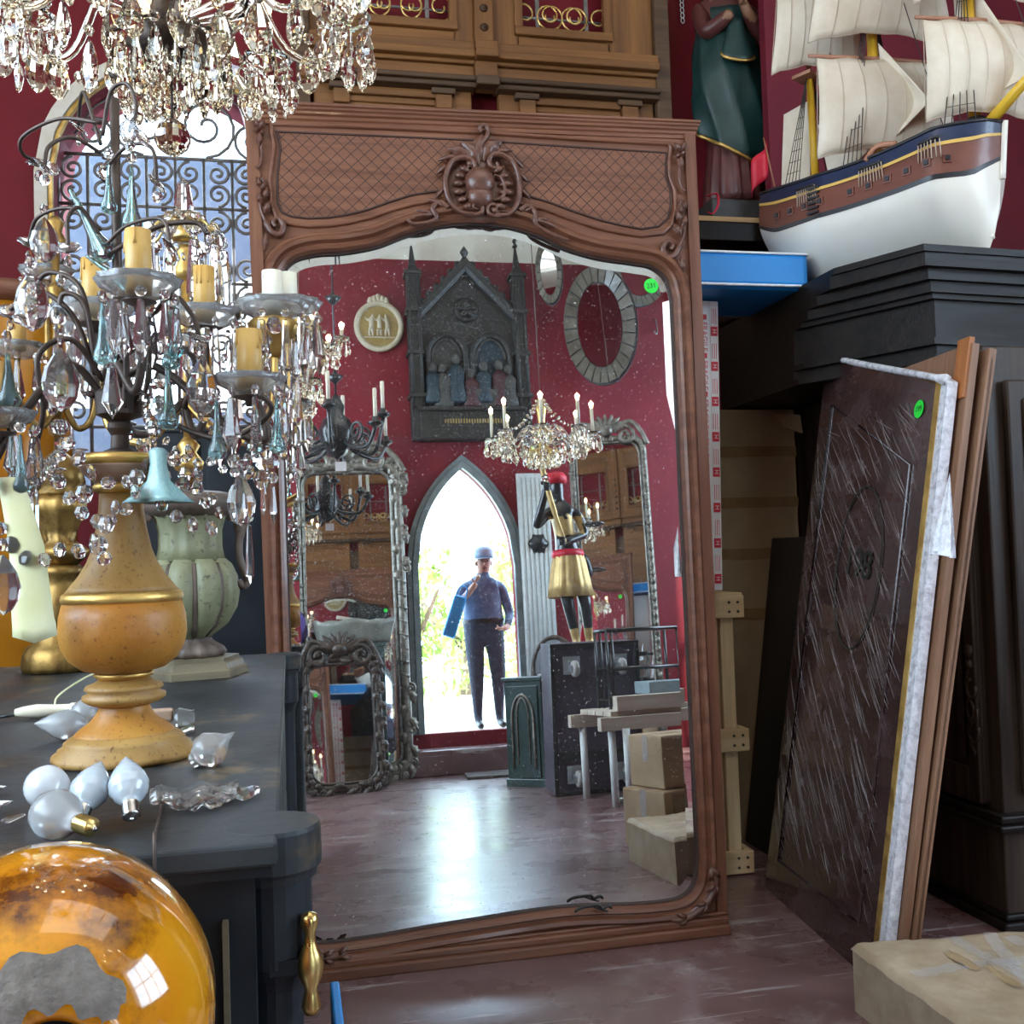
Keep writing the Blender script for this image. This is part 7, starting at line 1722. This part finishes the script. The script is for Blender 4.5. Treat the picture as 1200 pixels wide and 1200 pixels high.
# ---- pale work bench with rack and slabs
bq = Rz(718, 945); bzt = Ry(740, 838, bq.y).z
bn_ = thing('work_bench', 'pale rough timber work bench on whitewashed posts, beside the stacked cartons', 'bench', (bq.x, bq.y, 0), -.12)
for (x, y) in ((.02, .0), (.10, .06), (.02, -.50), (1.0, .0), (1.0, -.5)): MB().tube([(x, y, 0), (x, y, bzt-.08)], .026, 10).build('leg', 'bench_wood' if x > .5 else 'white_paint', bn_)
MB().box((.52, .03, bzt-.045), (1.20, .06, .09), bev=.005).build('front_beam', 'bench_wood', bn_); MB().box((.52, -.50, bzt-.045), (1.20, .06, .09), bev=.005).build('rear_beam', 'bench_wood', bn_)
for i in range(4): MB().box((.56, -.44+i*.135, bzt+.018), (1.10, .125, .035), bev=.004).build('top_plank', 'bench_wood', bn_)
MB().box((.55, .02, bzt+.085), (1.0, .07, .10), bev=.004).build('upper_beam', 'bench_wood', bn_)
MB().tube([(.05, -.02, .03), (.55, -.02, .03)], .022, 8).build('foot_rail', 'white_paint', bn_)
for i in range(2):
    o = MB(); o.box((0, 0, .045), (.62-.04*i, .24, .085), bev=.006); o = o.build('grey_slab', 'slab_grey', None, V((bq.x+.62, bq.y-.26, bzt+.037+i*.09)), (0, 0, -.12)); tag(o, 'grey slab %s on the pale work bench' % ('at the bottom of the pair' if i == 0 else 'lying on top of another slab'), 'slab', 'slabs on the work bench')
wrk = thing('wire_rack', 'black metal tube rack frame standing on the pale work bench', 'rack', (bq.x+.10, bq.y-.24, bzt+.036), -.12)
rz_ = Ry(740, 738, bq.y-.2).z-bzt-.03
for y in (0, -.20):
    for x in (0, .04, .56): MB().tube([(x, y, 0), (x, y, rz_)], .012, 6).build('upright', 'ebony', wrk)
    for z in (.06, rz_*.5, rz_): MB().tube([(0, y, z), (.56, y, z)], .014, 6).build('cross_bar', 'ebony', wrk)
for x in (0, .56): MB().tube([(x, 0, rz_), (x, -.20, rz_)], .010, 6).build('end_bar', 'ebony', wrk)
# ---- two cartons
def carton(label, loc, w, d, h, rz, torn):
    o = thing('cardboard_box', label, 'box', loc, rz)
    MB().box((0, 0, h/2), (w, d, h-.004), bev=.006).build('carton_body', 'cardboard', o)
    for s in (-1, 1): MB().box((0, s*d*.24, h-.001), (w-.01, d*.47, .004)).build('top_flap', 'cardboard', o)
    MB().box((0, 0, h+.002), (w+.003, .05, .002)).build('tape', 'clear_tape', o); 
    for s in (-1, 1): MB().box((s*(w/2+.0015), 0, h*.75), (.002, .05, h*.5)).build('tape', 'clear_tape', o)
    MB().box((-w*.1, d/2+.0015, h*.5), (.05, .002, h*.9)).build('tape', 'clear_tape', o)
    if torn: MB().grid(lambda u, v: V((-w/2+.25*w+(u-.5)*.12, d/2+.006+.02*sin(u*9)*v, h-.02-.22*v)), 8, 8).build('torn_strip', 'brown_tape', o)
bx_ = V((1.98, 1.90, 0))
carton('lower cardboard box with torn tape, on the floor under another carton', bx_, .44, .34, .30, -.35, True)
carton('upper cardboard box sealed with clear tape, stacked on another carton', bx_+V((.02, -.02, .302)), .38, .30, .27, -.28, False)
for _o in (lm, um, bm_): _o.location.z += .0012
# ---- frame added around the ceiling fill lamp, no opening above it
sk = bpy.data.objects.new('added_skylight_frame', None); COL.objects.link(sk); sk.location = (1.4, 1.0, 5.50); struct(sk)
for i in range(5): MB().box((-1.65+i*.825, 0, 0), (.06, 2.72, .10)).build('mullion', 'white_frame', sk)
for j in range(3): MB().box((0, -1.35+j*1.35, 0), (3.36, .06, .10)).build('transom', 'white_frame', sk)
